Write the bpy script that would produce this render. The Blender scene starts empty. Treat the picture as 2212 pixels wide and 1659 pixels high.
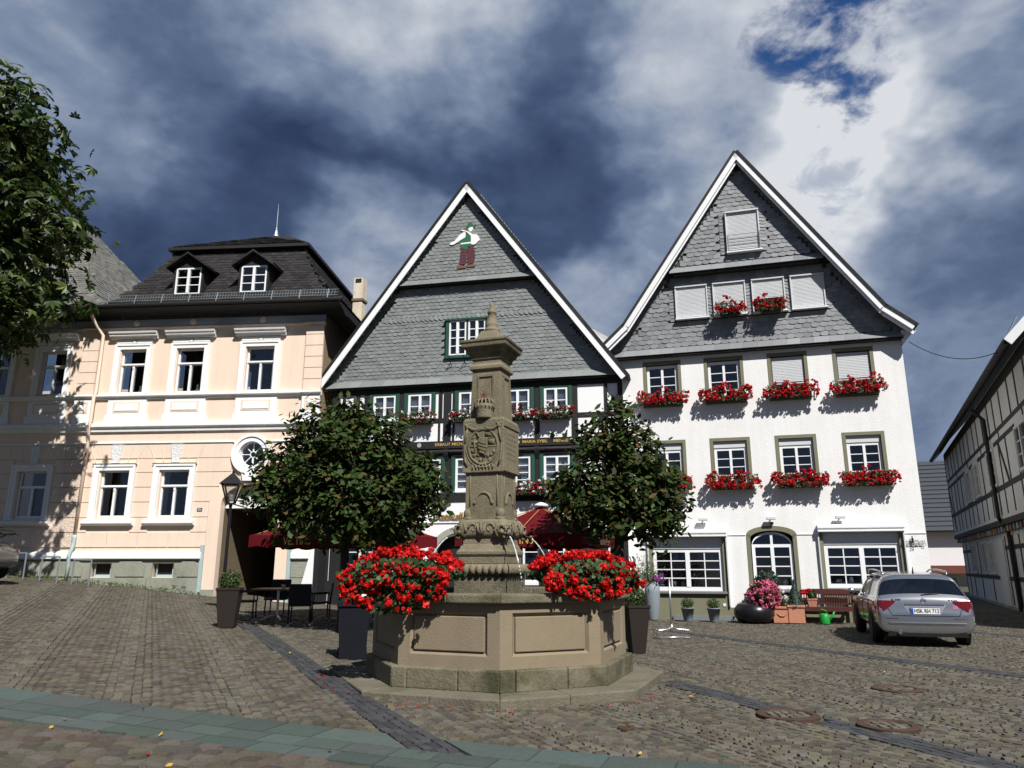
import bpy, math, random
import numpy as np
from mathutils import Vector, Matrix
random.seed(7); rng = np.random.default_rng(11)
PI = math.pi; R_ = math.radians
SC = bpy.context.scene
COL = SC.collection

# ------------------------------------------------------------------ camera
cam = bpy.data.cameras.new('camera'); camo = bpy.data.objects.new('camera', cam); COL.objects.link(camo)
cam.sensor_width = 36.0; cam.lens = 26.04; cam.clip_start = .05; cam.clip_end = 3000
camo.location = (0, 0, 1.6); camo.rotation_euler = (R_(90 + 13.77), 0, 0)
SC.camera = camo

# ------------------------------------------------------------------ sun
SUN_AZ, SUN_EL = 24.0, 48.0        # degrees to the right of straight behind the camera, elevation
ce = math.cos(R_(SUN_EL))
SUN = Vector((math.sin(R_(SUN_AZ)) * ce, -math.cos(R_(SUN_AZ)) * ce, math.sin(R_(SUN_EL))))
sl = bpy.data.lights.new('sun', 'SUN'); sl.energy = 5.0; sl.angle = R_(.5); sl.color = (1, .97, .925)
so = bpy.data.objects.new('sun', sl); COL.objects.link(so)
so.rotation_euler = SUN.to_track_quat('Z', 'Y').to_euler(); so.location = (30, -40, 60)

# ------------------------------------------------------------------ exposure
vs = SC.view_settings
vs.view_transform = 'Standard'; vs.look = 'None'; vs.gamma = 1.0; vs.exposure = .38; vs.use_curve_mapping = False

cy = SC.cycles; cy.max_bounces = 6; cy.diffuse_bounces = 3; cy.glossy_bounces = 3; cy.transmission_bounces = 4; cy.transparent_max_bounces = 6; cy.caustics_reflective = False; cy.caustics_refractive = False

# ------------------------------------------------------------------ sky: clear Nishita sky behind procedural clouds
wd = bpy.data.worlds.new('World'); SC.world = wd; wd.use_nodes = True
nt = wd.node_tree; nt.nodes.clear()
def wn(t, **k):
    n = nt.nodes.new(t)
    for a, b in k.items(): setattr(n, a, b)
    return n
def wl(a, b): nt.links.new(a, b)
def wmath(op, a, b=None, c=None, clamp=False):
    n = wn('ShaderNodeMath', operation=op, use_clamp=clamp)
    for i, s in enumerate((a, b, c)):
        if s is None: continue
        if isinstance(s, (int, float)): n.inputs[i].default_value = s
        else: wl(s, n.inputs[i])
    return n.outputs[0]
def wdir(x, y):     # sky direction of a cloud bank, from its bearing as read off the photograph
    f = 26.04 / 36 * 2212; th = R_(13.77); a = (x - 1106) / f; v = (829.5 - y) / f
    return Vector((a, math.cos(th) - math.sin(th) * v, math.sin(th) + math.cos(th) * v)).normalized()
BANKS = [(1650, 170, 10, .46), (1780, 280, 5, .16), (870, 10, 8, .34), (1120, 90, 9, .12), (250, -20, 9, .20), (2080, 40, 8, .20),
         (2140, 600, 10, .15), (1880, 480, 6, .12), (820, 610, 5, .36), (1290, 660, 5, .36), (640, 340, 10, .07), (10, 170, 7, .20), (480, 60, 8, .04),
         (250, 380, 13, -.13), (1230, 450, 12, -.15), (1330, 130, 9, -.10), (2190, 330, 8, -.20), (480, 260, 12, -.12), (1000, 330, 9, -.10), (620, 470, 10, -.08)]
tc = wn('ShaderNodeTexCoord'); D = tc.outputs['Generated']
mp0 = wn('ShaderNodeMapping'); wl(D, mp0.inputs[0]); mp0.inputs['Rotation'].default_value = (0, R_(-14), 0); mp0.inputs['Scale'].default_value = (1, 1, 1.55)     # banks drawn out along the wind
def wnoise(scale, detail, rough, dist=0, off=0, col=False, vec=None):
    m = wn('ShaderNodeMapping'); wl(vec or mp0.outputs[0], m.inputs[0]); m.inputs['Location'].default_value = (off, off * .7, off * .3)
    n = wn('ShaderNodeTexNoise'); wl(m.outputs[0], n.inputs['Vector'])
    n.inputs['Scale'].default_value = scale; n.inputs['Detail'].default_value = detail; n.inputs['Roughness'].default_value = rough
    n.inputs['Distortion'].default_value = dist
    return n.outputs[1] if col else n.outputs[0]
big = wnoise(2.3, 3, .5, .4, 3.1); mid = wnoise(6.2, 5, .56, .5, 8.4); fine = wnoise(17, 5, .6, .3, 1.7)
wc = wnoise(4.2, 4, .58, 0, 5.0, True)
wv = wn('ShaderNodeVectorMath', operation='MULTIPLY_ADD'); wl(wc, wv.inputs[0]); wv.inputs[1].default_value = (.34, .34, .34)
wv0 = wn('ShaderNodeVectorMath', operation='ADD'); wl(D, wv0.inputs[0]); wv0.inputs[1].default_value = (-.17, -.17, -.17); wl(wv0.outputs[0], wv.inputs[2])
nv = wn('ShaderNodeVectorMath', operation='NORMALIZE'); wl(wv.outputs[0], nv.inputs[0]); DW = nv.outputs[0]          # bearing, warped so that no bank has a round edge
cl = wmath('ADD', wmath('MULTIPLY', big, .30), wmath('ADD', wmath('MULTIPLY', mid, .38), wmath('MULTIPLY', fine, .26)))
def lobe(x, y, deg, amt):
    d = wn('ShaderNodeVectorMath', operation='DOT_PRODUCT'); wl(DW, d.inputs[0]); d.inputs[1].default_value = wdir(x, y)
    mr = wn('ShaderNodeMapRange', interpolation_type='SMOOTHERSTEP'); wl(d.outputs['Value'], mr.inputs[0])
    mr.inputs[1].default_value = math.cos(R_(deg * 1.7)); mr.inputs[2].default_value = 1.0
    mr.inputs[3].default_value = 0; mr.inputs[4].default_value = amt
    return mr.outputs[0]
bias = None
for a in BANKS:
    o = lobe(*a); bias = o if bias is None else wmath('ADD', bias, o)
cl = wmath('ADD', cl, bias)
rp = wn('ShaderNodeValToRGB'); wl(cl, rp.inputs[0]); e = rp.color_ramp.elements
e[0].position = .12; e[0].color = (.050, .084, .180, 1)
e[1].position = .98; e[1].color = (1.2, 1.25, 1.32, 1)
for p, c in ((.30, (.098, .155, .300, 1)), (.46, (.175, .255, .435, 1)), (.62, (.36, .46, .66, 1)), (.80, (.75, .83, .97, 1))):
    x = e.new(p); x.color = c
sky = wn('ShaderNodeTexSky', sky_type='NISHITA'); sky.sun_disc = False
sky.sun_elevation = R_(SUN_EL); sky.sun_rotation = math.atan2(SUN.x, SUN.y); sky.air_density = 1.0; sky.dust_density = .2; sky.ozone_density = 1.0
hsv = wn('ShaderNodeHueSaturation'); hsv.inputs['Saturation'].default_value = 1.35; hsv.inputs['Hue'].default_value = .513; wl(sky.outputs[0], hsv.inputs['Color'])
bs = wn('ShaderNodeBackground'); bs.inputs[1].default_value = .066; wl(hsv.outputs[0], bs.inputs[0])
bc = wn('ShaderNodeBackground'); bc.inputs[1].default_value = .45; wl(rp.outputs[0], bc.inputs[0])
wv2 = wn('ShaderNodeVectorMath', operation='MULTIPLY_ADD'); wl(wnoise(11, 6, .62, .4, 2.2, True), wv2.inputs[0]); wv2.inputs[1].default_value = (.20, .20, .20)
wv3 = wn('ShaderNodeVectorMath', operation='ADD'); wl(D, wv3.inputs[0]); wv3.inputs[1].default_value = (-.10, -.10, -.10); wl(wv3.outputs[0], wv2.inputs[2])
nv2 = wn('ShaderNodeVectorMath', operation='NORMALIZE'); wl(wv2.outputs[0], nv2.inputs[0])
def hole(x, y, r0, r1):
    d = wn('ShaderNodeVectorMath', operation='DOT_PRODUCT'); wl(nv2.outputs[0], d.inputs[0]); d.inputs[1].default_value = wdir(x, y)
    mr = wn('ShaderNodeMapRange', interpolation_type='SMOOTHSTEP'); wl(d.outputs['Value'], mr.inputs[0])
    mr.inputs[1].default_value = math.cos(R_(r0)); mr.inputs[2].default_value = math.cos(R_(r1))
    return mr.outputs[0]
hl = wmath('MAXIMUM', wmath('MAXIMUM', hole(1800, 20, 5.0, 1.2), hole(1795, 120, 3.7, .4)), wmath('MULTIPLY', hole(1825, 365, 2.4, .2), .4))
wsp = wn('ShaderNodeMapRange', interpolation_type='SMOOTHSTEP'); wl(wnoise(13, 6, .6, .1, 9.3), wsp.inputs[0]); wsp.inputs[1].default_value = .46; wsp.inputs[2].default_value = .68; wsp.inputs[3].default_value = 1.0; wsp.inputs[4].default_value = .25
hl = wmath('MULTIPLY', hl, wsp.outputs[0])       # wisps drifting across the gap
mx = wn('ShaderNodeMixShader'); wl(hl, mx.inputs[0]); wl(bc.outputs[0], mx.inputs[1]); wl(bs.outputs[0], mx.inputs[2])
wo = wn('ShaderNodeOutputWorld'); wl(mx.outputs[0], wo.inputs[0])

# ------------------------------------------------------------------ materials
MATS = {}
def M(name, col, rough=.65, metal=0., var=.12, vs_=6., isl=0., bump=0., bs_=30., spec=.4, streak=0., obj=False, col2=None, c2=(.55, .7), hue=0., coat=0., transl=0.):
    """Principled material: value noise, per-piece tone, vertical weather streaks, a second (dirt/lichen) colour in patches, bump."""
    if name in MATS: return MATS[name]
    m = bpy.data.materials.new(name); m.use_nodes = True; t = m.node_tree; n = t.nodes; L = t.links.new
    b = n['Principled BSDF']; b.inputs['Roughness'].default_value = rough; b.inputs['Metallic'].default_value = metal
    b.inputs['Specular IOR Level'].default_value = spec
    if coat: b.inputs['Coat Weight'].default_value = coat; b.inputs['Coat Roughness'].default_value = .06
    def mt(op, a, c):
        q = n.new('ShaderNodeMath'); q.operation = op
        for i, s in enumerate((a, c)):
            if isinstance(s, (int, float)): q.inputs[i].default_value = s
            else: L(s, q.inputs[i])
        return q.outputs[0]
    tcn = n.new('ShaderNodeTexCoord'); co = tcn.outputs['Object']
    def ns(sc, det=4, vec=None, rough_=.55):
        q = n.new('ShaderNodeTexNoise'); L(vec or co, q.inputs['Vector']); q.inputs['Scale'].default_value = sc; q.inputs['Detail'].default_value = det
        q.inputs['Roughness'].default_value = rough_; return q.outputs[0]
    val = None
    def addv(s):
        nonlocal val; val = s if val is None else mt('ADD', val, s)
    if var:
        addv(mt('MULTIPLY', mt('SUBTRACT', ns(vs_), .5), var * 2)); addv(mt('MULTIPLY', mt('SUBTRACT', ns(vs_ * 6.3, 3), .5), var * 1.2))
    if streak:
        mp = n.new('ShaderNodeMapping'); mp.inputs['Scale'].default_value = (5, 5, .45); L(co, mp.inputs[0])
        addv(mt('MULTIPLY', mt('SUBTRACT', ns(1., 5, mp.outputs[0]), .5), streak * 2))
    rnd = None
    if isl:
        g = n.new('ShaderNodeNewGeometry'); rnd = g.outputs['Random Per Island']
        if obj:
            oi = n.new('ShaderNodeObjectInfo'); rnd = mt('FRACT', mt('ADD', rnd, oi.outputs['Random']), 0)
        addv(mt('MULTIPLY', mt('SUBTRACT', rnd, .5), isl * 2))
    rgb = n.new('ShaderNodeRGB'); rgb.outputs[0].default_value = (*col, 1); out = rgb.outputs[0]
    if col2:
        mr = n.new('ShaderNodeMapRange'); mr.inputs[1].default_value, mr.inputs[2].default_value = c2; L(ns(vs_ * .55, 6, None, .65), mr.inputs[0])
        mxn = n.new('ShaderNodeMix'); mxn.data_type = 'RGBA'; L(mr.outputs[0], mxn.inputs[0]); L(out, mxn.inputs[6]); mxn.inputs[7].default_value = (*col2, 1); out = mxn.outputs[2]
    if val is not None:
        hs = n.new('ShaderNodeHueSaturation'); L(out, hs.inputs['Color']); L(mt('MAXIMUM', mt('ADD', val, 1.), .05), hs.inputs['Value'])
        if hue and rnd is not None:
            r2 = mt('FRACT', mt('MULTIPLY', rnd, 7.31), 0); L(mt('ADD', mt('MULTIPLY', mt('SUBTRACT', r2, .5), hue * 2), .5), hs.inputs['Hue'])
            L(mt('ADD', mt('MULTIPLY', mt('FRACT', mt('MULTIPLY', rnd, 13.7), 0), .7), .65), hs.inputs['Saturation'])
        out = hs.outputs[0]
    L(out, b.inputs['Base Color'])
    if bump:
        bn = n.new('ShaderNodeBump'); bn.inputs['Strength'].default_value = min(1, bump); bn.inputs['Distance'].default_value = .02 * max(1, bump)
        L(mt('ADD', ns(bs_, 5), mt('MULTIPLY', ns(bs_ * 3.7, 3), .4)), bn.inputs['Height']); L(bn.outputs[0], b.inputs['Normal'])
    if transl:
        tr = n.new('ShaderNodeBsdfTranslucent'); L(out, tr.inputs[0]); ms = n.new('ShaderNodeMixShader'); ms.inputs[0].default_value = transl
        L(b.outputs[0], ms.inputs[1]); L(tr.outputs[0], ms.inputs[2]); L(ms.outputs[0], n['Material Output'].inputs[0])
    MATS[name] = m; return m

def glassmat(name, tint=(.8, .85, .9), base=.10, power=.6, rough=.015, wob=.0):
    m = bpy.data.materials.new(name); m.use_nodes = True; t = m.node_tree; n = t.nodes; n.remove(n['Principled BSDF'])
    gl = n.new('ShaderNodeBsdfGlossy'); gl.inputs['Roughness'].default_value = rough; gl.inputs['Color'].default_value = (1, 1, 1, 1)
    tr = n.new('ShaderNodeBsdfTransparent'); tr.inputs[0].default_value = (*tint, 1)
    lw = n.new('ShaderNodeLayerWeight'); lw.inputs[0].default_value = .25
    ma = n.new('ShaderNodeMath'); ma.operation = 'MULTIPLY_ADD'; t.links.new(lw.outputs['Fresnel'], ma.inputs[0]); ma.inputs[1].default_value = power; ma.inputs[2].default_value = base
    mi = n.new('ShaderNodeMixShader'); t.links.new(ma.outputs[0], mi.inputs[0]); t.links.new(tr.outputs[0], mi.inputs[1]); t.links.new(gl.outputs[0], mi.inputs[2])
    if wob:
        bn = n.new('ShaderNodeBump'); bn.inputs['Strength'].default_value = wob; bn.inputs['Distance'].default_value = .05
        ns = n.new('ShaderNodeTexNoise'); ns.inputs['Scale'].default_value = 2.2; t.links.new(ns.outputs[0], bn.inputs['Height']); t.links.new(bn.outputs[0], gl.inputs['Normal'])
    t.links.new(mi.outputs[0], n['Material Output'].inputs[0]); MATS[name] = m; return m

# ------------------------------------------------------------------ mesh helpers
class MB:
    """collects shapes, then links them as ONE mesh object"""
    def __init__(s): s.v = []; s.f = []; s.mi = []; s.T = None
    def add(s, vs, fs, mi=0):
        k = len(s.v)
        if s.T is not None: vs = [tuple(s.T @ Vector(p)) for p in vs]
        s.v.extend(vs); s.f.extend([tuple(i + k for i in f) for f in fs]); s.mi.extend([mi] * len(fs)); return s
    def box(s, x0, x1, y0, y1, z0, z1, mi=0):
        if x0 > x1: x0, x1 = x1, x0
        if y0 > y1: y0, y1 = y1, y0
        if z0 > z1: z0, z1 = z1, z0
        return s.add([(x0, y0, z0), (x1, y0, z0), (x1, y1, z0), (x0, y1, z0), (x0, y0, z1), (x1, y0, z1), (x1, y1, z1), (x0, y1, z1)],
                     [(0, 3, 2, 1), (4, 5, 6, 7), (0, 1, 5, 4), (1, 2, 6, 5), (2, 3, 7, 6), (3, 0, 4, 7)], mi)
    def prism(s, poly, y0, y1, mi=0, ax='y'):
        """polygon given as (x,z) (or (y,z) for ax x, (x,y) for ax z), extruded"""
        n = len(poly)
        if ax == 'y': a = [(p[0], y0, p[1]) for p in poly]; b = [(p[0], y1, p[1]) for p in poly]
        elif ax == 'x': a = [(y0, p[0], p[1]) for p in poly]; b = [(y1, p[0], p[1]) for p in poly]
        else: a = [(p[0], p[1], y0) for p in poly]; b = [(p[0], p[1], y1) for p in poly]
        return s.add(a + b, [tuple(range(n)), tuple(range(2 * n - 1, n - 1, -1))] + [(i, i + n, (i + 1) % n + n, (i + 1) % n) for i in range(n)], mi)
    def bar(s, p, q, w, d, mi=0, up=(0, 0, 1)):
        p, q = Vector(p), Vector(q); ax = (q - p); L = ax.length; ax.normalize(); up = Vector(up)
        if abs(ax.dot(up)) > .99: up = Vector((0, 1, 0))
        sx = ax.cross(up).normalized(); sy = sx.cross(ax)
        vs = []
        for c in (p, q):
            for i, j in ((-1, -1), (1, -1), (1, 1), (-1, 1)): vs.append(tuple(c + sx * (i * w / 2) + sy * (j * d / 2)))
        return s.add(vs, [(0, 3, 2, 1), (4, 5, 6, 7), (0, 1, 5, 4), (1, 2, 6, 5), (2, 3, 7, 6), (3, 0, 4, 7)], mi)
    def tube(s, pts, r, n=8, mi=0, cap=True):
        pts = [Vector(p) for p in pts]; rr = r if isinstance(r, (list, tuple)) else [r] * len(pts); vs = []; fs = []
        ref = Vector((.31, .17, .93))
        for i, p in enumerate(pts):
            t = (pts[min(i + 1, len(pts) - 1)] - pts[max(i - 1, 0)]).normalized()
            a = t.cross(ref)
            if a.length < .05: a = t.cross(Vector((1, 0, 0)))
            a.normalize(); b = t.cross(a)
            for k in range(n): th = 2 * PI * k / n; vs.append(tuple(p + (a * math.cos(th) + b * math.sin(th)) * rr[i]))
        for i in range(len(pts) - 1):
            for k in range(n): fs.append((i * n + k, i * n + (k + 1) % n, (i + 1) * n + (k + 1) % n, (i + 1) * n + k))
        if cap: fs.append(tuple(range(n))[::-1]); fs.append(tuple((len(pts) - 1) * n + k for k in range(n)))
        return s.add(vs, fs, mi)
    def lathe(s, prof, n=16, c=(0, 0, 0), mi=0, sq=False, rot=0., cap=True):
        """profile of (radius, z); sq=True gives a square (n=4) with radius = half side"""
        vs = []; fs = []; m = len(prof)
        if sq: n = 4; rot += PI / 4
        k2 = math.sqrt(2) if sq else 1
        for r, z in prof:
            for k in range(n):
                a = 2 * PI * k / n + rot; vs.append((c[0] + r * k2 * math.cos(a), c[1] + r * k2 * math.sin(a), c[2] + z))
        for i in range(m - 1):
            for k in range(n): fs.append((i * n + k, i * n + (k + 1) % n, (i + 1) * n + (k + 1) % n, (i + 1) * n + k))
        if cap: fs.append(tuple(range(n))[::-1]); fs.append(tuple((m - 1) * n + k for k in range(n)))
        return s.add(vs, fs, mi)
    def ball(s, c, rx, ry=None, rz=None, n=10, m=7, mi=0):
        ry = ry or rx; rz = rz or rx; vs = []; fs = []
        for i in range(m + 1):
            ph = -PI / 2 + PI * i / m
            for k in range(n): a = 2 * PI * k / n; vs.append((c[0] + rx * math.cos(ph) * math.cos(a), c[1] + ry * math.cos(ph) * math.sin(a), c[2] + rz * math.sin(ph)))
        for i in range(m):
            for k in range(n): fs.append((i * n + k, i * n + (k + 1) % n, (i + 1) * n + (k + 1) % n, (i + 1) * n + k))
        return s.add(vs, fs, mi)
    def mesh(s, name, mats, smooth=False):
        me = bpy.data.meshes.new(name); me.from_pydata(s.v, [], s.f)
        mats = mats if isinstance(mats, (list, tuple)) else [mats]
        for q in mats: me.materials.append(q)
        if len(mats) > 1: me.polygons.foreach_set('material_index', s.mi)
        if smooth: me.polygons.foreach_set('use_smooth', [True] * len(me.polygons))
        me.update(); return me
    def build(s, name, mats, parent=None, smooth=False, loc=None, rz=None):
        return ob(name, s.mesh(name, mats, smooth), parent, loc, rz)
def ob(name, me, parent=None, loc=None, rz=None):
    o = bpy.data.objects.new(name, me); COL.objects.link(o)
    if parent: o.parent = parent
    if loc is not None: o.location = loc
    if rz is not None: o.rotation_euler = (0, 0, rz)
    return o
def bev(o, w=.01, seg=2, ang=40):
    m = o.modifiers.new('bevel', 'BEVEL'); m.width = w; m.segments = seg; m.limit_method = 'ANGLE'; m.angle_limit = R_(ang); return o
def npmesh(name, V, F, mat, smooth=False):
    """V (n,3) array, F list/array of equal-sized faces"""
    F = np.asarray(F, dtype=np.int32); k = F.shape[1]; me = bpy.data.meshes.new(name)
    me.vertices.add(len(V)); me.vertices.foreach_set('co', np.asarray(V, dtype=np.float32).ravel())
    me.loops.add(F.size); me.loops.foreach_set('vertex_index', F.ravel())
    me.polygons.add(len(F)); me.polygons.foreach_set('loop_start', np.arange(0, F.size, k, dtype=np.int32))
    try: me.polygons.foreach_set('loop_total', np.full(len(F), k, dtype=np.int32))
    except Exception: pass
    for q in (mat if isinstance(mat, (list, tuple)) else [mat]): me.materials.append(q)
    me.polygons.foreach_set('use_smooth', np.full(len(F), smooth, dtype=bool))
    me.update(calc_edges=True); me.validate(); return me
def thing(name, label, cat, loc=(0, 0, 0), rz=0., group=None):
    o = bpy.data.objects.new(name, None); o.empty_display_size = .2; COL.objects.link(o); o.location = loc; o.rotation_euler = (0, 0, rz)
    o['label'] = label; o['category'] = cat
    if group: o['group'] = group
    return o
def tag(o, label, cat, group=None, kind=None):
    o['label'] = label; o['category'] = cat
    if group: o['group'] = group
    if kind: o['kind'] = kind
    return o
def dup(root, loc, rz=None, label=None, scale=None):
    r = root.copy(); COL.objects.link(r); r.location = loc
    if rz is not None: r.rotation_euler = (0, 0, rz)
    if label: r['label'] = label
    if scale: r.scale = scale
    for ch in list(root.children):
        c = ch.copy(); COL.objects.link(c); c.parent = r
        for g in list(ch.children):
            d = g.copy(); COL.objects.link(d); d.parent = c
    return r
_txt = {}
def text_mesh(body, size, mat, shear=0., ext=.004, off=0., sx=1.):
    """lettering as a mesh lying in local x/z, centred, facing -y"""
    cu = bpy.data.curves.new('lettering', 'FONT'); cu.body = body; cu.size = size; cu.extrude = ext; cu.shear = shear; cu.align_x = 'CENTER'; cu.align_y = 'CENTER'; cu.offset = off; cu.resolution_u = 3
    o = bpy.data.objects.new('lettering', cu); COL.objects.link(o)
    me = bpy.data.meshes.new_from_object(o.evaluated_get(bpy.context.evaluated_depsgraph_get())); bpy.data.objects.remove(o); bpy.data.curves.remove(cu)
    me.transform(Matrix.Rotation(PI / 2, 4, 'X') @ Matrix.Diagonal((sx, 1, 1, 1)))
    me.materials.clear(); me.materials.append(mat); return me

# ground height of the market square: level on the right, climbing to the left
def _sp(t): return np.where(t < 8, np.log1p(np.exp(np.minimum(t, 8) * 3)) / 3, t)
def G(x, y):
    x = np.asarray(x, float); y = np.asarray(y, float)
    k = np.clip((y - 5) / 10, 0, 1); k = k * k * (3 - 2 * k) * .65 + .35
    x = np.clip(x, -40, 40)
    return (.055 * _sp(-x) + .047 * _sp(-(x + 9))) * k
def g(x, y): return float(G(x, y))
class Frame:
    """a facade: u to the right along the wall, y inwards, z up; yaw = how far its right end comes forward"""
    def __init__(s, ox, oy, yaw): s.o = (ox, oy); s.a = R_(yaw); s.rz = -s.a; s.u = (math.cos(s.a), -math.sin(s.a)); s.i = (math.sin(s.a), math.cos(s.a))
    def w(s, u, y, z): return (s.o[0] + s.u[0] * u + s.i[0] * y, s.o[1] + s.u[1] * u + s.i[1] * y, z)
FP = Frame(-6.7, 25.3, 5); FM = Frame(3.4, 23.6, 12); FW = Frame(3.41, 23.9, 16); FR = Frame(22.44, 39.0, 115)
# ------------------------------------------------------------------ palette
m_soil = M('joint_soil', (.072, .064, .045), .95, var=.4, vs_=3, bump=.4, bs_=40, col2=(.05, .065, .02), c2=(.5, .62))
m_cob = M('cobblestone', (.096, .085, .064), .75, var=.22, vs_=.9, isl=.36, bump=.4, bs_=45, obj=True, hue=.035, spec=.35)
m_sett = M('red_grey_sett', (.088, .076, .060), .72, var=.2, vs_=2.2, isl=.3, bump=.5, bs_=40, obj=True, hue=.045, spec=.3)
m_basalt = M('dark_basalt', (.044, .045, .048), .75, var=.25, vs_=3, isl=.3, bump=.5, bs_=50, obj=True, spec=.4)
m_flag = M('green_grey_flagstone', (.062, .082, .074), .7, var=.28, vs_=1.6, isl=.22, bump=.5, bs_=22, obj=True, hue=.03, col2=(.06, .07, .06), c2=(.45, .7))
m_rust = M('rusty_iron', (.075, .042, .030), .7, metal=.35, var=.35, vs_=14, bump=.4, bs_=60)
m_peach = M('peach_render', (.755, .605, .485), .88, var=.06, vs_=1.2, bump=.18, bs_=70, streak=.10, isl=.02)
m_peachrough = M('peach_hacked_render', (.73, .585, .465), .92, var=.1, vs_=7, bump=2.2, bs_=17)
m_white = M('white_stucco', (.80, .80, .79), .8, var=.05, vs_=2, bump=.12, bs_=60, streak=.09)
m_whiterough = M('white_hacked_stucco', (.78, .78, .77), .9, var=.08, vs_=8, bump=2.2, bs_=18)
m_greyst = M('grey_green_plinth', (.285, .29, .235), .92, var=.2, vs_=2.2, bump=.9, bs_=30, streak=.14, col2=(.2, .22, .16), c2=(.52, .75))
m_frieze = M('grey_frieze_paint', (.30, .33, .36), .7, var=.08)
m_wood = M('white_window_paint', (.82, .83, .84), .38, var=.03, spec=.5)
m_slate = M('gable_slate', (.190, .205, .200), .5, var=.08, vs_=1.4, isl=.13, bump=.2, bs_=30, obj=True, spec=.5)
m_slate2 = M('new_gable_slate', (.205, .213, .222), .48, var=.08, vs_=1.2, isl=.20, bump=.2, bs_=30, obj=True, spec=.5, hue=.02)
m_slateold = M('old_roof_slate', (.022, .020, .020), .7, var=.3, vs_=1.1, isl=.4, bump=.5, bs_=20, obj=True, spec=.25, col2=(.060, .055, .045), c2=(.6, .74))
m_slategrey = M('weathered_roof_slate', (.14, .138, .126), .8, var=.22, vs_=1.3, isl=.22, bump=.5, bs_=20, obj=True, spec=.25, col2=(.20, .195, .17), c2=(.5, .72))
m_dark = M('dark_roof_edge', (.014, .013, .013), .7, var=.2)
m_soff = M('brown_eaves_board', (.05, .04, .034), .8, var=.2, vs_=4)
m_timber = M('black_oak_timber', (.013, .0125, .013), .72, var=.4, vs_=5, bump=.5, bs_=22, streak=.2)
m_green = M('dark_green_window_board', (.022, .075, .050), .5, var=.12, vs_=4)
m_infill = M('white_lime_infill', (.82, .82, .82), .85, var=.05, vs_=1.5, bump=.3, bs_=25)
m_rcast = M('white_roughcast', (.80, .795, .78), .92, var=.07, vs_=1.1, bump=.42, bs_=28, streak=.09)
m_olive = M('olive_grey_paint', (.185, .18, .115), .8, var=.08, vs_=1.5, bump=.15, bs_=60, streak=.08)
m_barge = M('white_bargeboard', (.82, .83, .84), .5, var=.06, vs_=3, streak=.04)
m_shut = M('grey_roller_shutter', (.60, .62, .63), .5, var=.04, vs_=2)
m_zinc = M('zinc', (.30, .34, .36), .5, metal=.6, var=.15, vs_=4)
m_bluepipe = M('pale_blue_iron', (.36, .46, .46), .55, var=.1)
m_curt = M('white_curtain', (.80, .83, .88), .9, var=.05, transl=.2)
m_roomshade = M('room_shade_colour', (.030, .024, .020), .95, var=.3, vs_=2)  # darkness of unlit rooms, put into the colour of panels behind glass
m_roomlace = M('pale_room_thing', (.5, .5, .48), .8, var=.2, vs_=9)
m_gold = M('gold_paint', (.72, .47, .12), .4, metal=.3, var=.1)
m_goldtan = M('bronze_letters', (.36, .25, .10), .5, metal=.4, var=.1)
m_stone = M('sandstone', (.190, .162, .106), .9, var=.26, vs_=2.6, bump=.6, bs_=34, streak=.16, col2=(.115, .105, .060), c2=(.47, .68))
m_stonedk = M('mossy_sandstone', (.165, .145, .095), .92, var=.3, vs_=3.2, bump=.7, bs_=30, streak=.16, col2=(.058, .058, .030), c2=(.45, .66))
m_panel = M('smooth_sandstone', (.225, .180, .120), .9, var=.12, vs_=1.4, bump=.3, bs_=50, streak=.13, col2=(.20, .16, .10), c2=(.5, .8))
m_slab = M('worn_step_stone', (.145, .126, .092), .9, var=.3, vs_=3.5, bump=.7, bs_=30, col2=(.09, .09, .055), c2=(.48, .66))
m_red = M('geranium_red', (.50, .006, .010), .55, var=.25, vs_=25, isl=.28, spec=.3, transl=.22)
m_redorange = M('bright_red_geranium', (.60, .010, .008), .55, var=.25, vs_=25, isl=.3, obj=True, spec=.3, transl=.22)  # slightly brighter red for the blossoms on the fountain
m_wine = M('dark_red_geranium', (.30, .006, .012), .55, var=.3, vs_=25, isl=.4, spec=.3, transl=.2)
m_wht = M('white_blossom', (.82, .82, .80), .6, var=.1, isl=.1, transl=.2)
m_pink = M('pink_blossom', (.55, .12, .20), .6, var=.2, vs_=20, isl=.4, transl=.2)
m_purple = M('purple_blossom', (.30, .04, .30), .6, var=.2, isl=.3, transl=.2)
m_leaf = M('geranium_leaf', (.030, .062, .014), .55, var=.2, vs_=20, isl=.5, transl=.25)
m_box = M('dark_trough', (.030, .026, .022), .6, var=.2)
m_tree = M('dark_tree_leaf', (.031, .056, .010), .62, var=.15, vs_=9, isl=.6, transl=.22, spec=.22)
m_treebr = M('browning_tree_leaf', (.085, .056, .018), .65, var=.2, vs_=9, isl=.5, transl=.22, spec=.2)
m_chest = M('chestnut_leaf', (.036, .064, .012), .5, var=.2, vs_=4, isl=.5, transl=.25)
m_chestpale = M('pale_chestnut_leaf', (.10, .13, .03), .5, var=.2, vs_=4, isl=.4, transl=.25)  # paler leaf tone, mixed at random through the crown
m_bark = M('dark_bark', (.040, .032, .026), .9, var=.35, vs_=6, bump=1, bs_=25)
m_boxw = M('boxwood', (.042, .072, .016), .55, var=.2, vs_=12, isl=.55, transl=.15)
m_conif = M('dark_conifer', (.012, .034, .022), .6, var=.3, vs_=12, isl=.5)
m_terra = M('terracotta', (.46, .20, .12), .85, var=.15, vs_=7, bump=.2)
m_lead = M('blue_grey_planter', (.20, .235, .26), .6, var=.15, vs_=3, streak=.08)
m_brownpot = M('dark_brown_planter', (.016, .011, .008), .85, var=.15, vs_=5)
m_black = M('black_wicker', (.010, .010, .011), .6, var=.3, vs_=40, bump=.6, bs_=90)
m_iron = M('black_iron', (.010, .010, .011), .5, metal=.3, var=.2)
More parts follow.
